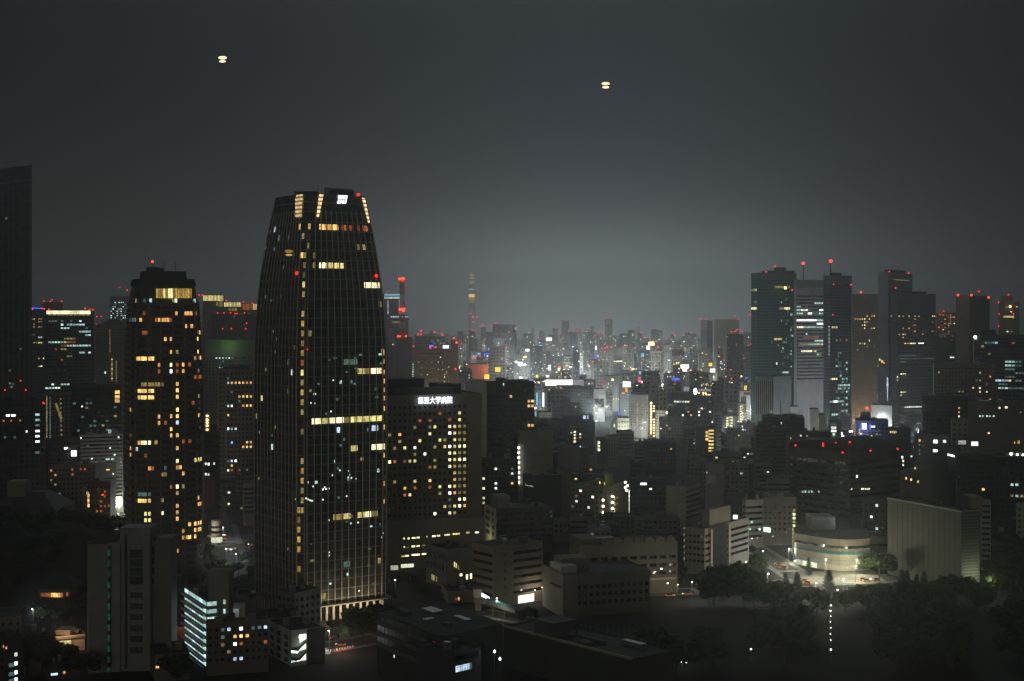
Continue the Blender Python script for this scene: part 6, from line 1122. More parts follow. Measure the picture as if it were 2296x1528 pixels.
# ------------------------------------------------------------------ the crossing and its corner store
Yc = 842; pts = []
for i in range(11):
    t_ = i / 10; x = 1783 + (1950 - 1783) * t_; Yb = 480000 / (1262 + 16 * math.sin(t_ * 2.2) - 700 + 4); pts.append(((x - CX) / F * Yb, Yb))
back = [(pts[-1][0] + 8, pts[-1][1] + 40), (pts[0][0] + 6, pts[0][1] + 40)]
poly = pts + back
st_ = B('corner_store', 'curved corner store with a white-lit lower wall under a turquoise band, at the crossing', 'store', poly, 18.5, 'tan'); st_.facade(9, 99, .5, .5, 'bbbbbbbbbbbbb', top=2)
def ring_wall(b, z0, z1, off, mat, nm, th=.25, n=10):
    m = M(); v = []; f = []
    for i in range(n + 1):
        nv = (b.nrm(min(i, n - 1)) + b.nrm(max(i - 1, 0))).normalized(); x, y = b.poly[i]
        for o, z in ((off, z0), (off + th, z0), (off + th, z1), (off, z1)): v.append((x + nv.x * o, y + nv.y * o, z))
    for i in range(n): f += [(i * 4 + k, i * 4 + (k + 1) % 4, i * 4 + 4 + (k + 1) % 4, i * 4 + 4 + k) for k in range(4)]
    m.add(v, f + [(0, 1, 2, 3), (n * 4, n * 4 + 3, n * 4 + 2, n * 4 + 1)]); return b.part(m, nm, mat)
ring_wall(st_, 9.7, 11.2, .5, 'teal', 'turquoise_band'); ring_wall(st_, .3, 3.6, .12, 'cream', 'shopfront'); ring_wall(st_, 3.8, 6.0, .12, 'pale', 'lower_band'); ring_wall(st_, 6.4, 9.6, .14, 'lamplit_stucco', 'wall_panel'); ring_wall(st_, 13.2, 14.6, .05, 'glass', 'window_band'); ring_wall(st_, 7.6, 8.1, .40, 'beige', 'stripe_band')  # lamplight put into the colours: lower wall lighter and yellower, upper wall darker
for e in range(10):
    if e in (0, 1, 2): st_.pane(e, .05, .95, .5, 3.4, 'shop', 'shop_window', .5)
m = M(); a = st_.pt(0, 0, 0, .8); m.slab([(a.x - 1.5, a.y - .5, 9.7), (a.x - .3, a.y - .5, 9.7), (a.x + 1.4, a.y - .5, 0), (a.x + .2, a.y - .5, 0)], (0, .4, 0)); st_.part(m, 'turquoise_fin', 'teal')
a, c = P(1815, 1157, 872), P(1868, 1157, 872); m = M(); m.box(a[0], c[0], 866, 884, 17.5, a[2]); st_.part(m, 'upper_block', 'pale')
a, c = P(1868, 1195, 868), P(1895, 1195, 868); m = M(); m.box(a[0], c[0], 868, 880, 17.5, a[2]); st_.part(m, 'roof_house', 'slate'); plamp(st_.root, a[0] + 4, 861, 25, 700, (.8, .95, 1)); p = P(1883, 1194, 864); m = M(); m.sphere(p, .8, 8, 5); st_.part(m, 'roof_lamp', 'bulb'); p = P(1909, 1196, 864); m = M(); m.box(p[0] - .8, p[0] + .8, 863, 864, p[2] - .8, p[2] + .8); st_.part(m, 'roof_lamp', 'w')
b = bl('office_block', 'beige ribbon-windowed wing behind the curved corner store', 1930, 1932, 1995, 1203, 862, 80, 'beige', 4.6, 3.2, .8, .4, 'sbbb', base=4, top=3)
b = bl('office_block', 'pale corner block with dark ribbon windows and lit blinds, at the avenue mouth', 1664, 1672, 1711, 1122, 905, 70, 'pale', 3.7, 3, .8, .44, 'sbbs', base=3, top=3)
for x, y, k in ((1680, 1172, 'd'), (1686, 1171, 'C'), (1681, 1187, 'C'), (1690, 1188, 'c'), (1698, 1207, 'd'), (1703, 1187, 'w')): b.lit(x, y, k, None, (1.4, 1.4))
b = bl('office_block', 'grey-brown block with a grid of dark square windows and a green-white sign', 1709, 1711, 1786, 1115, 918, 80, 'concrete', 3.5, 3.0, .42, .42, 'gbbb', base=6, top=5, nc=2)
h = b.hit(1719, 1187); v = [b.pt(h[0], h[1] - .09, h[2] - 1.4, .9), b.pt(h[0], h[1] + .10, h[2] - 1.9, .9), b.pt(h[0], h[1] + .10, h[2] + .9, .9), b.pt(h[0], h[1] - .09, h[2] + 1.4, .9)]; m = M(); m.slab(v, -b.nrm(0) * .5); b.part(m, 'sign', 'sign_white'); m = M(); m.slab([p + Vector((0, .3, 0)) + (p - (v[0] + v[2]) / 2) * .16 for p in v], -b.nrm(0) * .3); b.part(m, 'sign_case', 'sign_green'); b.lit(1733, 1203, 'Y', None, (.8, .8))
for x0, x1, y0, y1, k in ((1734, 1739, 1235, 1245, 'sign_white'), (1747, 1756, 1240, 1256, 'sign_white'), (1740, 1746, 1243, 1252, 'b'), (1739, 1745, 1237, 1239, 'sign_red')):
    h = b.hit((x0 + x1) / 2, (y0 + y1) / 2)
    if h: q = [b.hit(x, y) for x, y in ((x0, y1), (x1, y1), (x1, y0), (x0, y0))]; m = M(); m.slab([b.pt(w[0], w[1], max(w[2], .4), 1.2) for w in q], -b.nrm(h[0]) * .3); b.part(m, 'shop_sign', k)
for i in range(11): p = P(1780.5, 1145 + i * 8.6, 875); m = M(); m.box(p[0] - .75, p[0] + .75, 875, 875.6, p[2] - .7, p[2] + .7); b.part(m, 'stair_lamp', 'Y' if i not in (0, 3) else 'gold')
b = bl('office_block', 'office of pale ribbon bands split by a dark glass strip, above the park trees', 1533, 1580, 1679, 1186, 812, 36, 'concrete', 3.55, 3.0, .7, .45, 'sbbg', base=3, top=3)
m = M(); m.slab([b.pt(0, .12, 0, .1), b.pt(0, .48, 0, .1), b.pt(0, .48, b.H - .3, .1), b.pt(0, .12, b.H - .3, .1)], b.nrm(0) * .5); b.part(m, 'glass_strip', 'roofing'); b.roofbox(.15, .62, .1, .45, 9.5, 'plant_room', 'brown')
for u in (.10, .5): m = M(); m.slab([b.pt(0, u, 0, .6), b.pt(0, u + .035, 0, .6), b.pt(0, u + .035, b.H - 1, .6), b.pt(0, u, b.H - 1, .6)], b.nrm(0) * .6); b.part(m, 'pier', 'cream')
for i in range(6): b.lit(1534, 1185 + i * 13.6, 'd', None, (.5, 1.4))
b.lit(1617.5, 1244, 'W', None, (.7, .9)); b.lit(1577, 1205, 'c', None, (.6, .8)); a, c = P(1644, 1161, 840), P(1656, 1161, 840); b2 = P(1649, 1160, 830); m = M(); m.box(b2[0] - 1.3, b2[0] + 1.3, 830, 831, b2[2] - 1.2, b2[2] + 1.2); b.part(m, 'roof_lamp', 'w')
# ------------------------------------------------------------------ the far city
def far(label, x0, x1, yt, D, wall='slate', wins=(), reds=(), fill=0, keys='cdoyw', seed=1, group=None, name='office_block', fac='gbbb'):
    b = bl(name, label, x0, x0 + 1, x1, yt, D, 88, wall, 5.4, 5.6, .55, .5, fac, group=group, dl=24)
    s = D / 2000.0
    for q in wins: b.lit(q[0], q[1], q[2], None, q[3] if len(q) > 3 else (1.9 * s, 1.7 * s))
    rd = random.Random(seed)
    for _ in range(fill):
        yb = min(860, HY + CH * F / D - 6); b.lit(rd.uniform(x0 + 2, x1 - 1), yt + 5 + (yb - yt - 5) * rd.random() ** 1.4, rd.choice(keys), None, (rd.uniform(.9, 2.2) * s, rd.uniform(.9, 1.7) * s))
    for x, y in reds: b.beacon(x, y, 1.9, 'red_lamp', D + 4)
    return b
# slender broadcasting tower fading into the haze, only its lit bands showing
Y = 5600; x_ = P(1057.5, 0, Y)[0]; r = empty('broadcasting_tower', (x_, Y, 0), 'slender far broadcasting tower with golden lit bands fading into the haze', 'tower')
def zt(y): return P(0, y, Y)[2]
m = M(); zz = [zt(612) * i / 26 for i in range(27)]; rad = lambda z: 17 - 9 * z / zt(612)
for j in range(6):
    for a, c in zip(zz, zz[1:]):
        q = lambda z, k: (x_ + rad(z) * math.cos(k * 1.047), Y + rad(z) * math.sin(k * 1.047), z)
        m.beam(q(a, j), q(c, j), .55); m.beam(q(a, j), q(c, j + 1), .35); m.beam(q(c, j), q(c, j + 1), .35)
m.build('lattice', 'pale', r)
for y0, y1, k, rr in ((613, 621, 'gold', 9), (623.5, 625, 'C', 10.5), (629, 637, 'gold', 10), (648, 650, 'C', 10.5), (660, 667, 'O', 12), (667, 674, 'gold', 11.5), (674, 680, 'd', 11.5)):
    m = M(); m.cone((x_, Y), rr, rr * .97, zt(y1), zt(y0), 12); m.build('lit_band', k, r)
for x, y in ((1054.5, 703), (1061, 711.5), (1070, 711.5), (1061, 722)): m = M(); m.sphere(P(x, y, Y - 40), 1.5 * Y / F, 8, 5); m.build('warning_light', 'red_hot', r)
far('hazy slab tower pricked with two corner columns of white lights, right of the tan hotel', 1103, 1158, 728, 4200, 'slate', [(1103.5, 735, 'w'), (1103.5, 738, 'w'), (1156.5, 736, 'w'), (1156.5, 739, 'w'), (1146, 732, 'd')], [(1103, 730), (1156.5, 730), (1112, 724)], 8)
far('hazy thin tower with a red lamp left of the dark slab tower', 1078, 1090, 735, 4300, 'slate', [], [(1084, 729.5), (1076.5, 732.5)], 3)
far('faint tower with an orange lamp, rising before the brightest part of the sky glow', 1259, 1276, 719, 4300, 'steel', [(1262, 724, 'd'), (1268, 736, 'd'), (1270, 728, 'd')], [(1270, 718)], 6)
far('wide faint block with three red lamps on its roof', 1274, 1321, 745, 4000, 'slate', [], [(1275.5, 743), (1295, 743.5), (1295, 740), (1317.5, 744)], 7)
far('slender faint tower freckled with gold, alone at the middle of the skyline', 1356, 1373, 716, 4400, 'brown', [(1362, 722, 'd'), (1360, 727, 'd'), (1364, 719, 'd'), (1359, 735, 'd'), (1357, 748, 'd'), (1366, 724, 'd')], [(1353.5, 709.5), (1366.5, 709.5), (1371.5, 715)], 6)
far('faint beige hall with a long dark opening', 1362, 1419, 780, 2900, 'beige', [], [(1362, 779), (1369, 778.5), (1396, 778), (1403.5, 779), (1350, 781.5), (1357, 781.5)], 0, fac='bbbb').roofbox(.2, .75, .0, .3, -16, 'dark_opening', 'dark', 40)
far('hazy tower freckled with lights above the very bright white sign', 1511, 1531, 767, 3200, 'slate', [(1525, 784, 'O'), (1525, 790, 'o'), (1521, 801, 'w')], [(1513, 752.5), (1523.5, 768.5)], 14, 'doyc')
far('hazy low tower with an orange lamp, left of the freckled one', 1486, 1506, 774, 3400, 'brown', [], [(1492, 762)], 10, 'doyc')
b = far('pale slim slab with two red lamps, before the tall green glass tower', 1570, 1598, 718, 2700, 'pale', [(1587.5, 753, 'w'), (1595.5, 754, 'w'), (1593, 738, 'c')], [(1572, 716), (1583.5, 716)], 0, fac='bbbb')
m = M(); m.slab([b.pt(0, .52, 0, .1), b.pt(0, 1, 0, .1), b.pt(0, 1, b.H - 2, .1), b.pt(0, .52, b.H - 2, .1)], b.nrm(0) * .5); b.part(m, 'dark_front', 'slate')
far('broad pale windowless slab with one red lamp, left of the green glass tower', 1600, 1657, 717, 2900, 'beige', [], [(1648, 710), (1654.5, 717)], 0, fac='bbbb')
b = far('dark tower with four bright red lamps, in front of the broad pale slab', 1628, 1667, 750, 2300, 'dark', [(1629, 756, 'C'), (1651, 772, 'd'), (1651, 776, 'd')], [(1640, 744.5), (1648, 744), (1652.5, 740), (1663, 744)], 3)
far('long roof strung with gold lights beneath the skyline', 1325, 1408, 806, 2600, 'slate', [(1328 + i * 2.6, 811, 'y', (2.2, 2.0)) for i in range(7)] + [(1330 + i * 2.6, 816.5, 'o', (2.2, 1.8)) for i in range(6)] + [(1377 + i * 2.3, 810.5, 'Y', (2.0, 2.2)) for i in range(12)] + [(1380, 816, 'd', (6, 4))], [], 0)
# signs and neon
for a in [('wide white sign standing high in the far haze', 1225, 1237, 757.5, 765, 2900, 'sign_white'), ('round warm white sign over the neon street', 1178, 1187, 783, 788.5, 2700, 'sign_white'), ('oval white sign left of the neon street', 1206, 1213.5, 783.5, 787.5, 2700, 'sign_white'),
    ('small cyan sign above the oval white sign', 1208, 1216, 774, 778, 2800, 'sign_cyan'), ('square white sign over the two yellow shop signs', 1161, 1172, 812, 821, 2350, 'sign_white'), ('long orange and white sign panel in the far haze', 1229, 1245, 801, 810, 2500, 'sign_soft'),
    ('tall narrow white sign above the crane', 1230, 1235, 819, 831, 2300, 'sign_white'), ('thin dim white line of lettering in the haze', 1265, 1281, 800, 803.5, 2500, 'sign_soft'), ('small upright white sign with a blue foot, in mid-haze', 1334.5, 1338, 776, 785, 2800, 'sign_white'),
    ('upright blue sign under the small white one', 1334.5, 1337.5, 797, 806, 2800, 'sign_blue'), ('warm glowing crown sign at the middle of the far city', 1454, 1467, 767, 775, 2700, 'bulb_warm'), ('tilted white glowing sign under the warm crown sign', 1449.5, 1457, 775.5, 784.5, 2690, 'sign_white'),
    ('small pale blue sign right of the tilted white one', 1438, 1444, 793, 800, 2600, 'sign_cyan'), ('yellow-green pair of signs left of the dazzling white one', 1509, 1515, 816, 825, 2400, 'sign_yellow'), ('small yellow sign beside the yellow-green pair', 1517, 1522, 817, 821.5, 2410, 'sign_yellow'),
    ('dazzling white sign, brightest in the far city', 1526.5, 1544.5, 818.5, 826, 2300, 'bulb'), ('white foot of the dazzling sign', 1531, 1540, 826, 833, 2301, 'bulb'), ('pair of white lit panels right of the dazzling sign', 1592, 1603.5, 827, 835.5, 2300, 'sign_white'),
    ('small yellow-lit panels above the white pair', 1589, 1597, 814, 822, 2400, 'sign_yellow'), ('thin white-blue sign left of the four-lamp dark tower', 1613.5, 1621, 814.5, 817.5, 2500, 'sign_cyan'), ('square white sign left of the red neon', 1424, 1430.5, 833.5, 841, 2250, 'sign_white'),
    ('dim blue panel beside the square white sign', 1432.5, 1438, 833, 839.5, 2260, 'sign_cyan'), ('broad bar of the white cross-shaped sign', 1442.5, 1458, 834, 839, 2240, 'sign_white'), ('upright of the white cross-shaped sign', 1447, 1453, 830, 834, 2242, 'sign_white'),
    ('red and orange neon panel under the dim blue panel', 1430, 1438, 846, 852, 2200, 'sign_red'), ('pink neon panel under the red one', 1427, 1437.5, 852.5, 857, 2199, 'sign_pink'), ('tall cyan-white neon beside the bright street', 1202.5, 1206.5, 881, 909, 1990, 'sign_cyan'),
    ('thin yellow neon strip above the bright street', 1210, 1212.5, 860, 883, 2080, 'sign_yellow'), ('tallest white neon strip of the bright street', 1216, 1220.5, 881, 913, 1960, 'sign_white'), ('orange-red neon panel at the end of the bright street', 1226, 1235, 903, 916, 1900, 'sign_red'),
    ('small blue neon over the orange-red panel', 1222, 1227, 896, 901, 1910, 'sign_blue'), ('yellow and red upright sign above the bright street', 1201.5, 1207, 841, 849.5, 2300, 'sign_yellow'), ('small oval white sign above the blazing billboard', 1225, 1231, 842, 846.5, 2200, 'sign_white'),
    ('low white shopfront at the mouth of the bright street', 1199, 1204, 923, 934, 1800, 'sign_soft'), ('faint pink strip left of the pink neon', 1421.5, 1424, 852, 861, 2210, 'sign_pink'), ('short gold strip sign behind the billboard store', 1266, 1273, 846.5, 849, 2150, 'sign_orange'), ('blue and red upright neon by the white gabled house', 1386, 1389, 922, 931, 1720, 'sign_blue')]:
    board(a[0], *a[1:7], cat='neon sign' if 'neon' in a[0] else 'sign', name='neon_sign' if 'neon' in a[0] else 'rooftop_sign')
# carpet of blocks: three depths, each with its own kind of light
rd = random.Random(12)
def free(x, y, r):
    return all((x - a) ** 2 + (y - b) ** 2 > (r * .9 + c * .9) ** 2 for a, b, c in FOOT)
KIND = [('hazy far block whose roof carries a red lamp', 'far blocks with red lamps'), ('hazy far block with only a few tiny lit windows', 'far blocks with few lights'), ('hazy far block dotted with many small lights', 'far blocks with many lights')]
def carpet(n, xr, Dr, yr, seed, dens):
    rd = random.Random(seed); k = 0; tries = 0
    while k < n and tries < n * 12:
        tries += 1
        x = rd.uniform(*xr); D = rd.uniform(*Dr); yt = rd.uniform(*yr); w = rd.uniform(12, 34) * 2600 / D
        cx_ = (x + w / 2 - CX) / F * D
        if CH - (yt - HY) / F * D < 6 or not free(cx_, D + 12, w / F * D * .55): continue
        i = rd.choice((0, 0, 1, 2, 2)); k += 1
        far(KIND[i][0], x, x + w, yt, D, rd.choice(['slate', 'steel', 'concrete', 'pale', 'brown', 'dark', 'beige']), [], [(x + w * rd.uniform(.2, .8), yt - 1.2)] if i == 0 else [], int(dens * (4, 3, 8)[i]), rd.choice(['YwOYr', 'wWbCY', 'OYoyr', 'yYwOo']), tries, KIND[i][1])
carpet(54, (930, 1730), (5000, 7700), (731, 758), 11, .6)
carpet(70, (960, 1690), (3300, 5000), (740, 775), 1, 1.0)
carpet(62, (1020, 1690), (2300, 3200), (775, 822), 2, 1.3)
carpet(34, (1040, 1690), (1750, 2250), (830, 880), 3, 1.2)
carpet(16, (200, 900), (2200, 4200), (735, 800), 4, .7)
carpet(22, (1680, 2296), (2100, 4200), (760, 850), 5, .8)
rs = random.Random(31)
for i in range(64):
    key, nm = rs.choice([('bulb', 'white'), ('sign_white', 'white'), ('bulb', 'white'), ('bulb_warm', 'golden'), ('bulb_warm', 'golden'), ('sign_yellow', 'golden'), ('sign_blue', 'blue'), ('sign_red', 'red'), ('sign_green', 'green'), ('bulb_blue', 'white')])
    D = rs.uniform(1850, 3900); x = rs.gauss(1370, 170); y = HY + (CH - rs.uniform(38, 78)) * F / D; w = rs.uniform(1.4, 5.5) * 2400 / D; h = rs.uniform(1.5, 4.0) * 2400 / D
    if 1040 < x < 1690: board('small %s sign glowing among the far downtown roofs' % nm, x, x + w, y, y + h, D, key, group='%s signs of the far downtown' % nm)
# unlit low roofs that fill the middle distance
FL = [('low unlit flat-roofed block in the dark middle distance', 'unlit flat roofs'), ('small dark flats showing one or two lit windows', 'dark flats with a window or two')]
def fillers(n, xr, Dr, hr, seed):
    rd = random.Random(seed); k = tries = 0
    while k < n and tries < n * 15:
        tries += 1
        D = rd.uniform(*Dr); x = rd.uniform(*xr); w = rd.uniform(38, 90) * 1100 / D; cx_ = (x + w / 2 - CX) / F * D; H = rd.uniform(*hr)
        if not free(cx_, D + 10, w / F * D * .5) or any(a < x + w and x < b and d0 < D < d1 for a, b, d0, d1 in KEEP): continue
        i = rd.choice((0, 1)); k += 1; yt = HY + (CH - H) * F / D
        b = bl('office_block' if i == 0 else 'apartment_block', FL[i][0], x, x + 1, x + w, yt, D, 86 + rd.uniform(-5, 4), rd.choice(['slate', 'brown', 'concrete', 'dark', 'olive', 'tan']), 3.5, 3.2, .55, .42, rd.choice(['gbbg', 'sbbs', 'gbbg']), group=FL[i][1], dl=rd.uniform(14, 26), nc=2, base=3)
        if i:
            for _ in range(rd.choice((1, 2, 3))): b.lit(rd.uniform(x + 3, x + w - 2), yt + rd.uniform(6, 26) * 1000 / D, rd.choice('oydwC'))
KEEP = [(1630, 2010, 700, 890), (225, 300, 950, 1250), (460, 590, 820, 960), (700, 860, 600, 680), (1190, 1250, 1750, 2600), (1050, 1190, 660, 712), (1440, 1640, 730, 800)]
fillers(34, (1180, 1700), (1080, 1680), (12, 30), 6)
fillers(14, (1090, 1560), (840, 1060), (9, 22), 7)
fillers(20, (1690, 2260), (1040, 1500), (10, 26), 8)
fillers(16, (60, 620), (1000, 1700), (10, 26), 9)
fillers(8, (1900, 2260), (800, 1000), (8, 14), 10)
# ------------------------------------------------------------------ streets
def sheet(name, pts, z, mat, parent=None):
    m = M(); m.add([(x, y, z) for x, y in pts], [tuple(range(len(pts)))]); o = m.build(name, mat); return tag(o, kind='structure')
def strip_pts(a, b, w):
    a, b = Vector(a), Vector(b); d = (b - a).normalized(); n = Vector((-d.y, d.x)) * w / 2
    return [tuple(a - n), tuple(b - n), tuple(b + n), tuple(a + n)]
def road(name, pa, pb, w, z=.004, dash=6, walk=3.0, cross=()):
    a, b = gp(*pa), gp(*pb); sheet('pavement', strip_pts(a, b, w + 2 * walk), z, 'paving'); sheet(name, strip_pts(a, b, w), z + .004, 'asphalt')
    A, Bv = Vector(a), Vector(b); d = (Bv - A).normalized(); n = Vector((-d.y, d.x)); L = (Bv - A).length
    for s in (-1, 1):
        m = M(); q = strip_pts(tuple(A + n * s * (w / 2 + .1)), tuple(Bv + n * s * (w / 2 + .1)), .25); m.prism(q, 0, .15); tag(m.build('kerb', 'paving'), kind='structure')
        sheet('lane_line', strip_pts(tuple(A + n * s * (w / 2 - .5)), tuple(Bv + n * s * (w / 2 - .5)), .18), z + .008, 'paint')
    m = M(); t = 2.0
    while t < L - 4: q = strip_pts(tuple(A + d * t), tuple(A + d * (t + dash * .5)), .18); m.add([(x, y, z + .008) for x, y in q], [(0, 1, 2, 3)]); t += dash
    tag(m.build('lane_marking', 'paint'), kind='structure')
    for c in cross:                                   # zebra crossing at a fraction of the length
        m = M(); o = A + d * (L * c); k = -w / 2 + .6
        while k < w / 2 - .6: q = strip_pts(tuple(o + n * k - d * 2), tuple(o + n * k + d * 2), .5); m.add([(x, y, z + .012) for x, y in q], [(0, 1, 2, 3)]); k += 1.0
        tag(m.build('zebra_crossing', 'paint'), kind='structure')
road('road', (640, 1470), (860, 1428), 15, .004, cross=(.35,))                     # before the tallest tower
road('road', (1075, 1372), (1180, 1392), 12, .004)                               # under the footbridge
road('road', (1440, 1330), (1660, 1322), 13, .004, cross=(.55,))                  # behind the park trees
road('road', (1600, 1318), (2010, 1296), 18, .020, cross=(.3, .62))               # the crossing
road('road', (1668, 1216), (1800, 1300), 14, .036, cross=(.8,))                   # avenue running away
road('road', (258, 1190), (262, 1092), 12, .004)                                  # bright lane at the left
road('road', (520, 1262), (498, 1176), 14, .004, cross=(.5,)); road('road', (440, 1232), (600, 1218), 10, .020)
road('road', (1196, 1030), (1222, 872), 14, .004)                                 # neon street
sheet('forecourt', [gp(1780, 1284), gp(1955, 1278), gp(1990, 1306), gp(1815, 1312)], .05, 'paving')
# elevated expressway at the far left
A, Bq = P(66, 897, 2440), P(98, 864, 2900); d = Vector((Bq[0] - A[0], Bq[1] - A[1])).normalized(); nn = Vector((-d.y, d.x)) * 11
m = M(); q = [tuple(Vector(A[:2]) - nn), tuple(Vector(Bq[:2]) - nn), tuple(Vector(Bq[:2]) + nn), tuple(Vector(A[:2]) + nn)]; m.prism(q, 1.2, 3.0); ex = m.build('elevated_road', 'paving'); tag(ex, kind='structure')

# ------------------------------------------------------------------ street lamps
def lamp_proto(h, key, e, col, arm=1.6, r=.42):
    o = empty('street_lamp', (0, 0, 0), 'x', 'street lamp')
    m = M(); m.cone((0, 0), .11, .07, 0, h, 6); m.beam((0, 0, h - .1), (0, -arm, h + .25), .06); m.cone((0, 0), .22, .18, 0, .5, 8); m.build('pole', 'gray_metal', o)
    m = M(); m.sphere((0, -arm, h + .1), r, 8, 5, .7); m.build('lamp_head', key, o)
    if e:
        l = bpy.data.lights.new('lamp_bulb', 'POINT'); l.energy = e; l.color = col; l.shadow_soft_size = .25
        lo = bpy.data.objects.new('lamp_bulb', l); COL.objects.link(lo); lo.parent = o; lo.location = (0, -arm, h - .6)
    return o
PW = lamp_proto(9, 'bulb', 9000, (1, .96, .68)); PB = lamp_proto(9, 'bulb', 2600, (.9, .95, 1)); PO = lamp_proto(8, 'bulb_warm', 900, (1, .8, .5)); PS = lamp_proto(9, 'bulb', 800, (1, .98, .82)); PK = lamp_proto(4, 'bulb', 22, (1, 1, .8), .4, .34); PN = lamp_proto(9, 'bulb', 0, (1, 1, 1), 1.6, .9)
PD = lamp_proto(9, 'bulb', 36000, (.92, 1, .98), 1.6, .42); PF = lamp_proto(9, 'bulb', 190000, (.92, 1, .99), 1.6, .36)
used_lamp = set()
def lamp(px, py, pr, label, h=9.1, group=None, sc=1.0, Y=None):
    Y = Y or (CH - h * sc) * F / (py - HY)
    o = pr if pr not in used_lamp else copy_tree(pr); used_lamp.add(pr)
    arm = {True: .4, False: 1.6}[pr is PK]
    o.location = (P(px, py, Y)[0], Y + arm * sc, 0); o.scale = (sc, sc, sc); tag(o, label, 'street lamp', group); return o
G = 'street lamps round the crossing'
lamp(1723, 1287, PW, 'large dazzling street lamp above the park trees, before the crossing', sc=1.35); lamp(1852, 1251, PW, 'street lamp against the middle of the curved store front', group=G, sc=1.17, Y=803); lamp(1922, 1256, PW, 'upper street lamp at the right end of the curved store', group=G); lamp(1920, 1270, PW, 'lower street lamp at the right end of the curved store', group=G)
lamp(1782, 1258, PW, 'bright street lamp at the turquoise fin of the corner store', sc=1.2); lamp(1770, 1231, PW, 'street lamp left of the corner store, by the yellow stair lights', group=G); lamp(1711, 1236, PB, 'upper bluish street lamp at the avenue mouth', group=G); lamp(1712, 1248, PB, 'lower bluish street lamp at the avenue mouth', group=G); lamp(1686, 1208, PS, 'street lamp beside the pale ribbon-windowed corner block', group=G)
lamp(1673, 1260, PS, 'street lamp by the foot of the pale ribbon office', group=G); lamp(1892, 1298, PW, 'street lamp standing in the open crossing', group=G); lamp(1952, 1298, PS, 'warm street lamp beside the round tree right of the crossing', group=G); lamp(1830, 1308, PW, 'street lamp left of the tall pointed park tree', group=G); lamp(1878, 1323, PB, 'bluish street lamp right of the tall pointed park tree', group=G)
lamp(1497, 1308, PS, 'street lamp beside the arcaded building', group='lamps behind the park'); lamp(1552, 1305, PS, 'street lamp over the dark shrub behind the park', group='lamps behind the park'); lamp(1587, 1313, PB, 'small lamp against the big dark park tree', group='lamps behind the park'); lamp(1520, 1329, PO, 'warm low lamp between the arcaded building and the park', 4, 'lamps behind the park'); lamp(1491, 1324, PB, 'low lamp beneath the street lamp at the arcaded building', 4, 'lamps behind the park', Y=770); lamp(1627, 1343, PB, 'low lamp at the near kerb behind the park', 2.5, 'lamps behind the park')
lamp(1114, 1348, PS, 'street lamp above the green footbridge'); lamp(1114, 1361, PS, 'lower lamp under the street lamp at the footbridge', 5); lamp(737, 1445, PB, 'low lamp on the road before the tallest tower', 3.2); lamp(886, 1301, PS, 'street lamp lighting a green tree beside the tallest tower'); lamp(557, 1217, PO, 'street lamp glowing through leaves left of the tallest tower')
lamp(1216, 1336, PO, 'dim lamp at the foot of the brown corner block', 6, Y=735); lamp(2193, 1357, PB, 'lone lamp in the dark park at the far right', 4)
for i, (x, y) in enumerate(((252, 1117), (262, 1122), (260, 1130), (267, 1134), (256, 1142), (265, 1152))): lamp(x, y, PW if i % 2 else PB, 'white street lamp crowding the bright lane left of the rounded tower', group='lamps of the bright lane')
for x, y, t in ((256, 1166, 'blue-white lamp at the near end of the bright lane'), (267, 1176, 'white lamp below the bright lane, beside the rounded tower'), (507, 1247, 'blue-white lamp on the crossing right of the rounded tower, uppermost'), (517, 1248, 'blue-white lamp beside another on the crossing'), (529, 1259, 'tall blue-white lamp nearest on the crossing'), (500, 1197, 'small lamp beside the cream corner rotunda'), (122, 1181, 'lone lamp on the dark hill'), (72, 1386, 'lone white lamp among the dark trees at lower left')): lamp(x, y, PB, t, 5)
for i in range(11): t_ = i / 10; lamp(70 + 27 * t_, 890 - 23 * t_, PN, 'white lamp in the row along the far expressway', 12, 'lamps along the expressway', 1.0, 2440 + 460 * t_)
for i, (x, y) in enumerate(((1863, 1358), (1862, 1370), (1862.5, 1382), (1862, 1395), (1862.5, 1408), (1862, 1422), (1862.5, 1436), (1863, 1457))): lamp(x, y, PK, 'small light standing for a reflected streak over the dark park', 4.1, 'reflected streaks over the dark park', 1.2 if i in (0, 1, 7) else .8)  # lights put in place of vertical streaks reflected in the window
lamp(1684, 1456, PK, 'lone small light low in the dark park', 4.1, None, 1.3); lamp(1746, 1340, PK, 'tiny white light high among the park trees', 4.1, None, .8); lamp(1742, 1368, PK, 'tiny white light low among the park trees', 4.1, None, .7); lamp(1528, 1485, PK, 'left of the small lamps at the bottom edge of the park', 4.1, None, .6); lamp(1539, 1486, PK, 'right of the small lamps at the bottom edge of the park', 4.1, None, .7)
# lamps of the neon street, then lamps added to lighten the downtown fronts
for i, (x, y) in enumerate(((1203, 918), (1212, 912), (1222, 919), (1207, 905), (1214, 898), (1209, 890), (1217, 885), (1211, 878), (1218, 930), (1205, 935))): lamp(x, y, PD, 'street lamp among the crowd lighting the neon street', group='lamps of the neon street', sc=1.5)
for i, (x, y) in enumerate(((1300, 905), (1345, 920), (1360, 912), (1440, 880), (1475, 905), (1570, 850), (1540, 842), (1600, 845), (1660, 850), (1400, 845), (1310, 838), (1250, 838), (1130, 850), (1160, 838), (1450, 842), (1500, 835))): lamp(x, y, PD, 'added distant lamp lighting the downtown fronts', group='added downtown lamps', sc=2.2, Y=(CH - 20) * F / (y - HY))
done = 0
for b_, x0, x1, yt, D in ALLB:                     # lamps added before the downtown fronts to brighten them
    if 1020 < x0 < 1700 and 1600 <= D <= 2700 and x1 - x0 > 15 and done < 26 and yt < 950: done += 1; Y_ = D - 30; lamp((x0 + x1) / 2, HY + (CH - 14) * F / Y_, PD, 'added distant lamp lighting the downtown fronts', group='added downtown lamps', sc=1.55, Y=Y_)
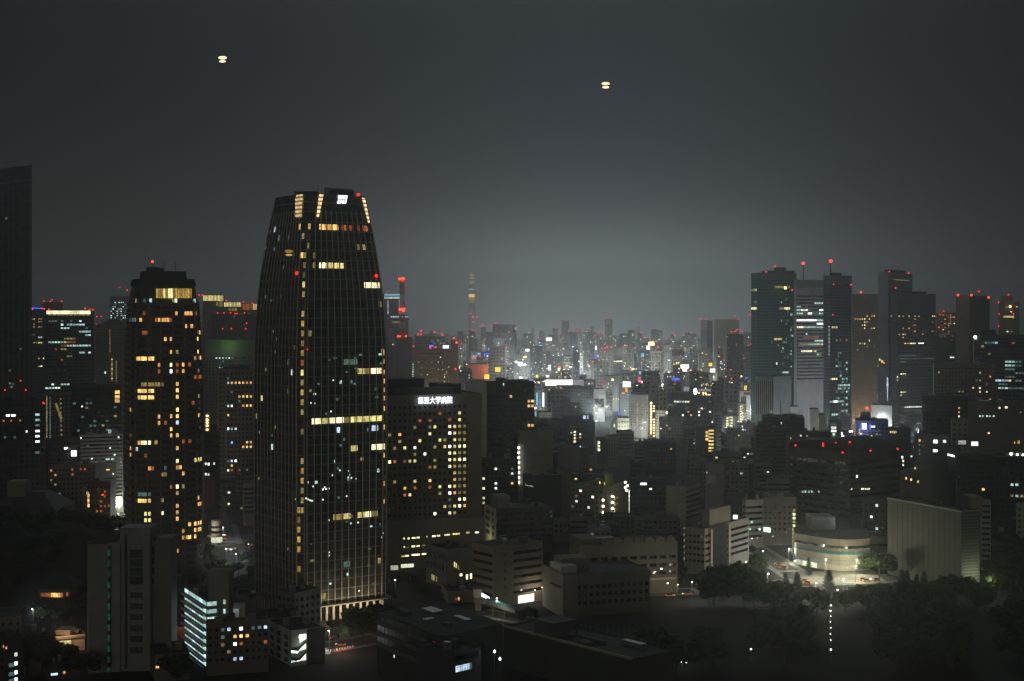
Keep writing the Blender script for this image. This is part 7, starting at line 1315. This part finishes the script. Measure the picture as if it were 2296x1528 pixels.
for x, D in ((1700, 1470), (1745, 1440), (1800, 1560), (1870, 1540), (1935, 1560), (2010, 1600), (1680, 1700), (2060, 1640)): lamp(x, HY + (CH - 14) * F / D, PD, 'added lamp lighting the right-hand towers from their feet', group='added lamps at the foot of the towers', sc=1.55, Y=D)  # added to brighten the dark right-hand towers
rf = random.Random(77)  # strong lamps added to brighten the far roofs and the haze
for i in range(26):
    D = rf.uniform(2250, 4300); x = 1060 + (1660 - 1060) * (i + rf.random()) / 26; lamp(x, HY + (CH - 26) * F / D, PF, 'tiny added lamp brightening the far roofs and haze', group='added lamps over the far city', sc=2.9, Y=D)
lamp(1661, 811, PO, 'big warm lamp shining before the four-lamp dark tower', sc=6.0, Y=2250)
# window reflections of ceiling lamps, built as glowing ovals floating in the air
for px, py, Y, n_ in ((499, 133, 6.0, 'oval warm reflection of a ceiling lamp floating in the sky over the rounded tower'), (1358, 191, 6.65, 'oval warm reflection of a ceiling lamp floating in the sky right of the tallest tower'), (648, 567, 25, 'small oval reflection of a lamp floating before the tallest tower')):
    x, y_, z = P(px, py, Y); s = Y / F; r = empty('lamp_reflection', (x, Y, z), n_, 'lamp reflection', 'floating lamp reflections')
    for dz, w_, h_, nm in ((3.0, 9.5, 3.9, 'upper_reflection'), (-5.2, 8, 2.6, 'lower_reflection')):
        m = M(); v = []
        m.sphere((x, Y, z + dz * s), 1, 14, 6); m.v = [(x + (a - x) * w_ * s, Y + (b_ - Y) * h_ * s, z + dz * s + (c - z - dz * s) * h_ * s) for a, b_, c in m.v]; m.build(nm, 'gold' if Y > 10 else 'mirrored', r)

# ------------------------------------------------------------------ footbridge, cars, barriers
Y0 = 705; r = empty('footbridge', (P(1110, 0, Y0)[0], Y0, 0), 'pale green footbridge with stairs, lit by a street lamp', 'footbridge')
a, c = P(1065, 1352, 712), P(1158, 1382, 694); zb = 6.2
m = M(); m.beam((a[0], 712, zb), (a[0] + 6, 709, zb), 1.5); m.beam((a[0] + 6, 709, zb), (c[0], 694, 4.4), 1.4); m.build('deck', 'paving', r)
for off in (-1.2, 1.2): m = M(); m.beam((a[0] + 6, 709 + off, zb + 1.9), (c[0], 694 + off, 6.1), .12); m.beam((a[0] + 6, 709 + off, zb + 1.2), (c[0], 694 + off, 5.4), .4); m.build('railing', 'teal', r)
for u in (.2, .6): m = M(); x = a[0] + 6 + (c[0] - a[0] - 6) * u; y_ = 709 - 15 * u; m.beam((x, y_, 0), (x, y_, 5.5), .5); m.build('pier', 'paving', r)
r2 = empty('entrance_kiosk', (P(1080, 0, 716)[0], 716, 0), 'cream box-like entrance with a glowing white sign board, beside the footbridge', 'kiosk')
m = M(); a, c = P(1065, 1330, 716), P(1079, 1330, 716); m.box(a[0], c[0], 716, 722, 0, a[2] - 2); m.box(a[0] - .8, c[0] + .2, 715.6, 722.4, a[2] - 2, a[2] + 2); m.build('wall', 'cream', r2); m = M(); m.slab([P(1079, 1338, 716), P(1098, 1346, 712), P(1098, 1340, 712), P(1079, 1329, 716)], (0, .5, 0)); m.build('sign_board', 'sign_white', r2); plamp(r2, c[0] + 2, 709, 7, 900, (1, 1, .9))
def car_proto():
    o = empty('car', (0, 0, 0), 'x', 'car'); m = M(); v0 = [(-2.2, -.85), (2.2, -.85), (2.2, .85), (-2.2, .85)]; m.prism(v0, .3, .82, [(-2.15, -.8), (2.1, -.8), (2.1, .8), (-2.15, .8)]); m.build('body', 'white', o)
    m = M(); m.prism([(-1.5, -.78), (1.2, -.78), (1.2, .78), (-1.5, .78)], .82, 1.45, [(-1.05, -.66), (.55, -.66), (.55, .66), (-1.05, .66)]); m.build('cabin', 'glass', o)
    for x in (-1.35, 1.35):
        for y in (-.82, .82): m = M(); m.beam((x, y - .1, .32), (x, y + .1, .32), .32, 10); m.build('wheel', 'dark', o)
    for y in (-.6, .6):
        m = M(); m.sphere((2.15, y, .68), .2, 6, 4); m.build('headlight', 'W', o); m = M(); m.sphere((-2.2, y, .72), .2, 6, 4); m.build('tail_light', 'red_lamp', o)
    return o
CAR = car_proto(); first = True
def car(px, py, rz, label, mat=None):
    global first
    o = CAR if first else copy_tree(CAR); first = False; x, y = gp(px, py, .5); o.location = (x, y, .06); o.rotation_euler = (0, 0, R_(rz)); tag(o, label, 'car', 'cars on the roads')
    if mat:
        for ch in o.children:
            if ch.name.startswith('body'): ch.data = ch.data.copy(); ch.data.materials[0] = MATS[mat]
    return o
car(763, 1446, 165, 'orange-yellow taxi with red tail lights, on the road before the tallest tower', 'taxi' if 'taxi' in MATS else None)
car(752, 1431, 12, 'dark car on the far side of the road before the tallest tower', 'dark')
for x, y, rz, t in ((1803, 1303, 150, 'white car with red tail lights entering the crossing, upper of a pair'), (1810, 1308, 150, 'white car with red tail lights entering the crossing, lower of a pair'), (1745, 1266, 140, 'pale car queuing on the avenue left of the corner store'), (1757, 1274, 140, 'pale car behind the queue on the avenue, nearer the crossing'), (1935, 1300, 8, 'pale car beside the round tree right of the crossing'), (1943, 1302, 8, 'second pale car parked beside the round tree'), (1966, 1301, 8, 'pale car farthest along the kerb right of the crossing'), (1502, 1336, 4, 'pale car behind the park, by the arcaded building'), (1540, 1332, 184, 'pale car behind the park, near the zebra stripes'), (505, 1207, 100, 'pale car with red tail lights at the cream rotunda'), (520, 1232, 20, 'pale car crossing under the trees right of the rounded tower'), (259, 1150, 92, 'pale car in the bright lane')): car(x, y, rz, t)
r = None
for i in range(9):
    x, y = gp(744 + i * 5.9, 1466 - i * 1.25); o = empty('road_barrier', (x, y, 0), 'orange and white barrier in the row across the road works', 'barrier', 'barriers at the road works')
    m = M(); m.box(x - .34, x + .34, y - .08, y + .08, .7, 1.7); m.build('board', 'white', o); m = M(); m.box(x - .34, x + .34, y - .2, y + .2, .05, .7); m.build('stand', 'redpaint', o)
    
x, y = gp(768, 1462); plamp(o, x, y - 4, 5, 1500, (1, .62, .35))  # added lamp without a fitting, put in to light the barriers

# ------------------------------------------------------------------ trees
def leaf_crown(name, seed, conifer, h, w, mat, n=900):
    rd = random.Random(seed); m = M()
    if conifer:
        for i in range(n):
            u = rd.random() ** .8; z = h * (.1 + .9 * (1 - u)); rr = w * (.12 + .88 * u) * (.55 + .45 * abs(math.sin(z * 2.1 + seed))) * rd.uniform(.5, 1.0); a = rd.uniform(0, 6.283)
            c = Vector((rr * math.cos(a), rr * math.sin(a), z - rr * .18)); s = rd.uniform(.35, .8)
            d = Vector((math.cos(a + rd.uniform(-.7, .7)), math.sin(a + rd.uniform(-.7, .7)), rd.uniform(-.7, .1))) * s; e = d.cross(Vector((0, 0, 1))).normalized() * s * .55
            m.add([c - d - e * .3, c + d * .6 - e, c + d, c + d * .6 + e], [(0, 1, 2, 3)])
    else:
        cl = [(Vector((rd.uniform(-.6, .6) * w, rd.uniform(-.6, .6) * w, h * rd.uniform(.42, .86))), rd.uniform(.28, .52) * w) for _ in range(13)] + [(Vector((0, 0, h * .66)), w * .62)]
        for i in range(n):
            c0, r0 = rd.choice(cl); d = Vector((rd.gauss(0, 1), rd.gauss(0, 1), rd.gauss(0, .8))).normalized() * r0 * rd.uniform(.7, 1.05); c = c0 + d; s = rd.uniform(.4, .85)
            if c.z < h * .28: continue
            a = Vector((rd.gauss(0, 1), rd.gauss(0, 1), rd.gauss(0, 1))).normalized(); e = a.cross(d).normalized() * s; a = a * s
            m.add([c - a - e * .4, c + a * .2 - e, c + a + e * .3, c - a * .2 + e], [(0, 1, 2, 3)])
    return m
def tree_proto(name, seed, conifer, h, w, n):
    o = empty(name, (0, 0, 0), 'x', 'tree'); rd = random.Random(seed); m = M(); th = h * (.9 if conifer else .55); m.cone((0, 0), h * .026, h * .01, 0, th, 7)
    for k in range(5 if not conifer else 0):
        a = k * 1.3 + seed; m.beam((0, 0, th * (.5 + .08 * k)), (math.cos(a) * w * .5, math.sin(a) * w * .5, h * (.55 + .06 * k)), h * .008)
    m.build('trunk', 'bark', o); leaf_crown(name, seed, conifer, h, w, None, n).build('crown', 'needle' if conifer else 'leaf', o); return o
PT = [tree_proto('broadleaf_tree', s, False, 14, 6.5, 1500) for s in (1, 2, 3)]; PC = [tree_proto('conifer_tree', s, True, 16, 4.2, 1300) for s in (4, 5)]; used_t = set()
def tree(px, ytop, D, label, group=None, con=False, k=None, wide=1.0, base=0.0):
    rd = random.Random(int(px * 13 + ytop)); pr = (PC if con else PT)[rd.randrange(2 if con else 3)]
    H = CH - (ytop - HY) / F * D - base
    if H < 1.5: return
    o = pr if pr not in used_t else copy_tree(pr); used_t.add(pr); s = H / (16 if con else 13.2)
    o.location = (P(px, 0, D)[0], D, base); o.scale = (s * wide, s * wide, s); o.rotation_euler = (0, 0, rd.uniform(0, 6.28)); tag(o, label, 'tree', group); return o
tree(1858, 1278, 738, 'tall pointed conifer rising before the lit crossing', con=True, wide=1.35); tree(1787, 1283, 735, 'pointed conifer left of the tallest one, before the crossing', con=True, wide=1.3); tree(1762, 1284, 742, 'narrow conifer left of a pair, before the crossing', con=True, wide=1.2)
tree(1972, 1240, 800, 'large round tree beside the corner store', wide=1.25); tree(1937, 1254, 815, 'small lamp-lit green tree at the right end of the corner store'); tree(1813, 1249, 812, 'small layered conifer before the store front', con=True); tree(1700, 1244, 815, 'round street tree at the avenue mouth'); tree(1688, 1225, 880, 'thin street tree by the pale ribbon-windowed block')
for x, y, D, t in ((2022, 1275, 745, 'leftmost of four small conifers before the great windowless hall'), (2034, 1278, 747, 'second of four small conifers before the great windowless hall'), (2055, 1288, 745, 'third of four small conifers before the great windowless hall'), (2072, 1281, 742, 'rightmost of four small conifers before the great windowless hall')): tree(x, y, D, t, con=True, wide=1.15)
tree(1552, 1326, 760, 'small round dark tree by the road behind the park'); tree(1533, 1275, 790, 'lamp-lit tree beside the arcaded building', wide=.8); tree(1561, 1296, 770, 'dark tree under the street lamp behind the park', wide=.8)
BT = 'dark broadleaf tree in the unlit park belt along the lower right'; BG = 'trees of the park belt'
rd = random.Random(5)
for x, y in ((1600, 1283), (1622, 1272), (1645, 1270), (1668, 1276), (1690, 1284), (1712, 1302), (1738, 1306), (1818, 1318), (1895, 1330), (1912, 1318), (1938, 1316), (1965, 1310), (1992, 1312), (2018, 1308), (2045, 1314), (2075, 1312), (2100, 1306), (2125, 1298), (2148, 1294), (2170, 1302), (2190, 1316), (2208, 1320), (1832, 1326), (1875, 1338), (1590, 1310)): tree(x, y + rd.uniform(-3, 3), rd.uniform(705, 740), BT, BG, wide=1.2)
for i in range(26):
    x = rd.uniform(1640, 2320)
    if not (1640 < x < 1725 or 1810 < x < 1915 or 2150 < x < 2235): tree(x, rd.uniform(1345, 1400), rd.uniform(640, 690), BT, BG, wide=1.4)
for i in range(30):
    x = rd.uniform(1470, 2320)
    if not (1635 < x < 1735 or 1800 < x < 1925 or 2150 < x < 2235): tree(x, rd.uniform(1385, 1440), rd.uniform(585, 635), BT, BG, wide=1.35)
r = empty('net_fence', (P(1380, 0, 625)[0], 625, 0), 'tall row of thin poles carrying a faint net, beside the dark park', 'fence')
top = []
for i in range(13):
    x, y = gp(1312 + i * 12.5, 1448 + i * 3.6); m = M(); m.beam((x, y, 0), (x, y, 13), .09, 6); m.build('post', 'metal', r); top.append((x, y))
m = M()
for (x, y), (u, v) in zip(top, top[1:]):
    for z in (1, 4, 7, 10, 12.9): m.beam((x, y, z), (u, v, z), .03, 3)
m.build('net', 'metal', r)
RT = 'tall dark tree massed at the right edge behind the great hall'; RG = 'trees massed at the right edge'
for x, y, D in ((2240, 1172, 930), (2262, 1166, 940), (2284, 1182, 920), (2236, 1200, 890), (2258, 1196, 880), (2284, 1206, 880), (2232, 1226, 850), (2256, 1224, 840), (2282, 1230, 840), (2230, 1256, 800), (2252, 1252, 800), (2278, 1262, 795), (2296, 1250, 800), (2240, 1290, 760), (2266, 1288, 760), (2290, 1296, 755), (2208, 1232, 840)): tree(x, y, D, RT, RG, wide=1.3)
# the wooded hill at the left
hx, hy = P(70, 0, 860)[0], 845.0; m = M(); n1, n2 = 14, 40
for i in range(n1 + 1):
    rr = 120 * i / n1
    for j in range(n2): a = 6.2832 * j / n2; m.v.append((hx + rr * math.cos(a) * 1.15, hy + rr * math.sin(a), 24 * .5 * (1 + math.cos(math.pi * i / n1)) * (1 + .12 * math.sin(3 * a + i)) - .3))
for i in range(n1): m.f += [(i * n2 + j, i * n2 + n2 + j, i * n2 + n2 + (j + 1) % n2, i * n2 + (j + 1) % n2) for j in range(n2)]
tag(m.build('hill', 'turf'), kind='structure')
HT = 'dark tree on the wooded hill at the left'; HG = 'trees on the wooded hill'
for i in range(74):
    a = rd.uniform(0, 6.283); q = rd.uniform(.05, .95) ** .6; x, y = hx + 118 * q * math.cos(a) * 1.1, hy + 108 * q * math.sin(a)
    if y > 905 or not (-.43 < x / y < -.22): continue
    px = CX + x / y * F; zb = 12 * (1 + math.cos(math.pi * min(q, 1))); H = rd.uniform(8, 13); tree(px, HY + (CH - zb - H) / y * F, y, HT, HG, wide=1.35, base=zb - .6)
LT = 'dark garden tree between the low roofs at the lower left'; LG = 'garden trees at the lower left'
for x, y, D in ((95, 1425, 600), (60, 1436, 590), (130, 1452, 585), (180, 1465, 580), (168, 1350, 700), (196, 1330, 720), (30, 1330, 740), (60, 1345, 720), (8, 1360, 700), (210, 1300, 760), (235, 1290, 780), (400, 1470, 575), (395, 1300, 760), (415, 1280, 790), (440, 1290, 770), (395, 1330, 720), (100, 1360, 690), (140, 1372, 680), (30, 1400, 650)): tree(x, y, D, LT, LG, wide=1.35)
MT = 'street tree by the crossing right of the rounded tower'; MG = 'street trees by the left crossing'
for x, y, D in ((468, 1222, 880), (480, 1240, 850), (495, 1256, 825), (512, 1268, 805), (535, 1262, 815), (552, 1238, 850), (560, 1214, 895), (545, 1290, 770), (470, 1262, 820), (565, 1270, 800), (525, 1300, 750), (560, 1310, 735)): tree(x, y, D, MT, MG, wide=1.1)
tree(815, 1362, 652, 'big dark round tree hiding the road before the tallest tower', wide=1.35); tree(848, 1356, 662, 'dark tree beside the big round one before the tallest tower', wide=1.3); tree(790, 1395, 640, 'lower dark tree at the edge of the road before the tallest tower', wide=1.0)
for x in (742, 756, 770, 784): tree(x, 1391, 672, 'low hedge-like tree before the glowing lobby', 'trees before the lobby', wide=.9)
tree(888, 1294, 770, 'lamp-lit green tree right of the tallest tower', wide=.9); tree(905, 1286, 790, 'dark tree behind the lamp-lit one, right of the tallest tower', wide=1.1); tree(925, 1290, 780, 'dark tree beneath the hospital podium', wide=1.2); tree(875, 1325, 735, 'dark tree at the foot of the tallest tower', wide=1.1)
tree(1188, 1362, 690, 'dark bush-like tree right of the footbridge', wide=1.2); tree(1172, 1372, 688, 'lamp-lit bush at the end of the footbridge', wide=.9); tree(985, 1330, 742, 'dark tree in front of the older brown block', wide=1.2); tree(945, 1318, 755, 'dark tree left of the older brown block', wide=1.2)
for o in (PW, PB, PO, PK, PN, PS, PD, PF):
    if o not in used_lamp: print('unused lamp')
# ------------------------------------------------------------------ ground and air
m = M(); m.add([(-12000, -3000, 0), (12000, -3000, 0), (12000, 7990, 0), (-12000, 7990, 0)], [(0, 1, 2, 3)]); g = m.build('ground', 'earth'); tag(g, kind='structure')
hm, hn, hl = newmat('haze_air'); ho = hn.new('ShaderNodeOutputMaterial'); hv = hn.new('ShaderNodeVolumePrincipled')
hv.inputs['Color'].default_value = (.80, .86, .90, 1); hv.inputs['Density'].default_value = .00019; hv.inputs['Anisotropy'].default_value = .84
hl.new(hv.outputs[0], ho.inputs['Volume']); MATS['haze_air'] = hm
m = M(); m.box(-12100, 12100, -3100, 8000, -1, 330); hz = m.build('haze', 'haze_air'); tag(hz, kind='stuff')
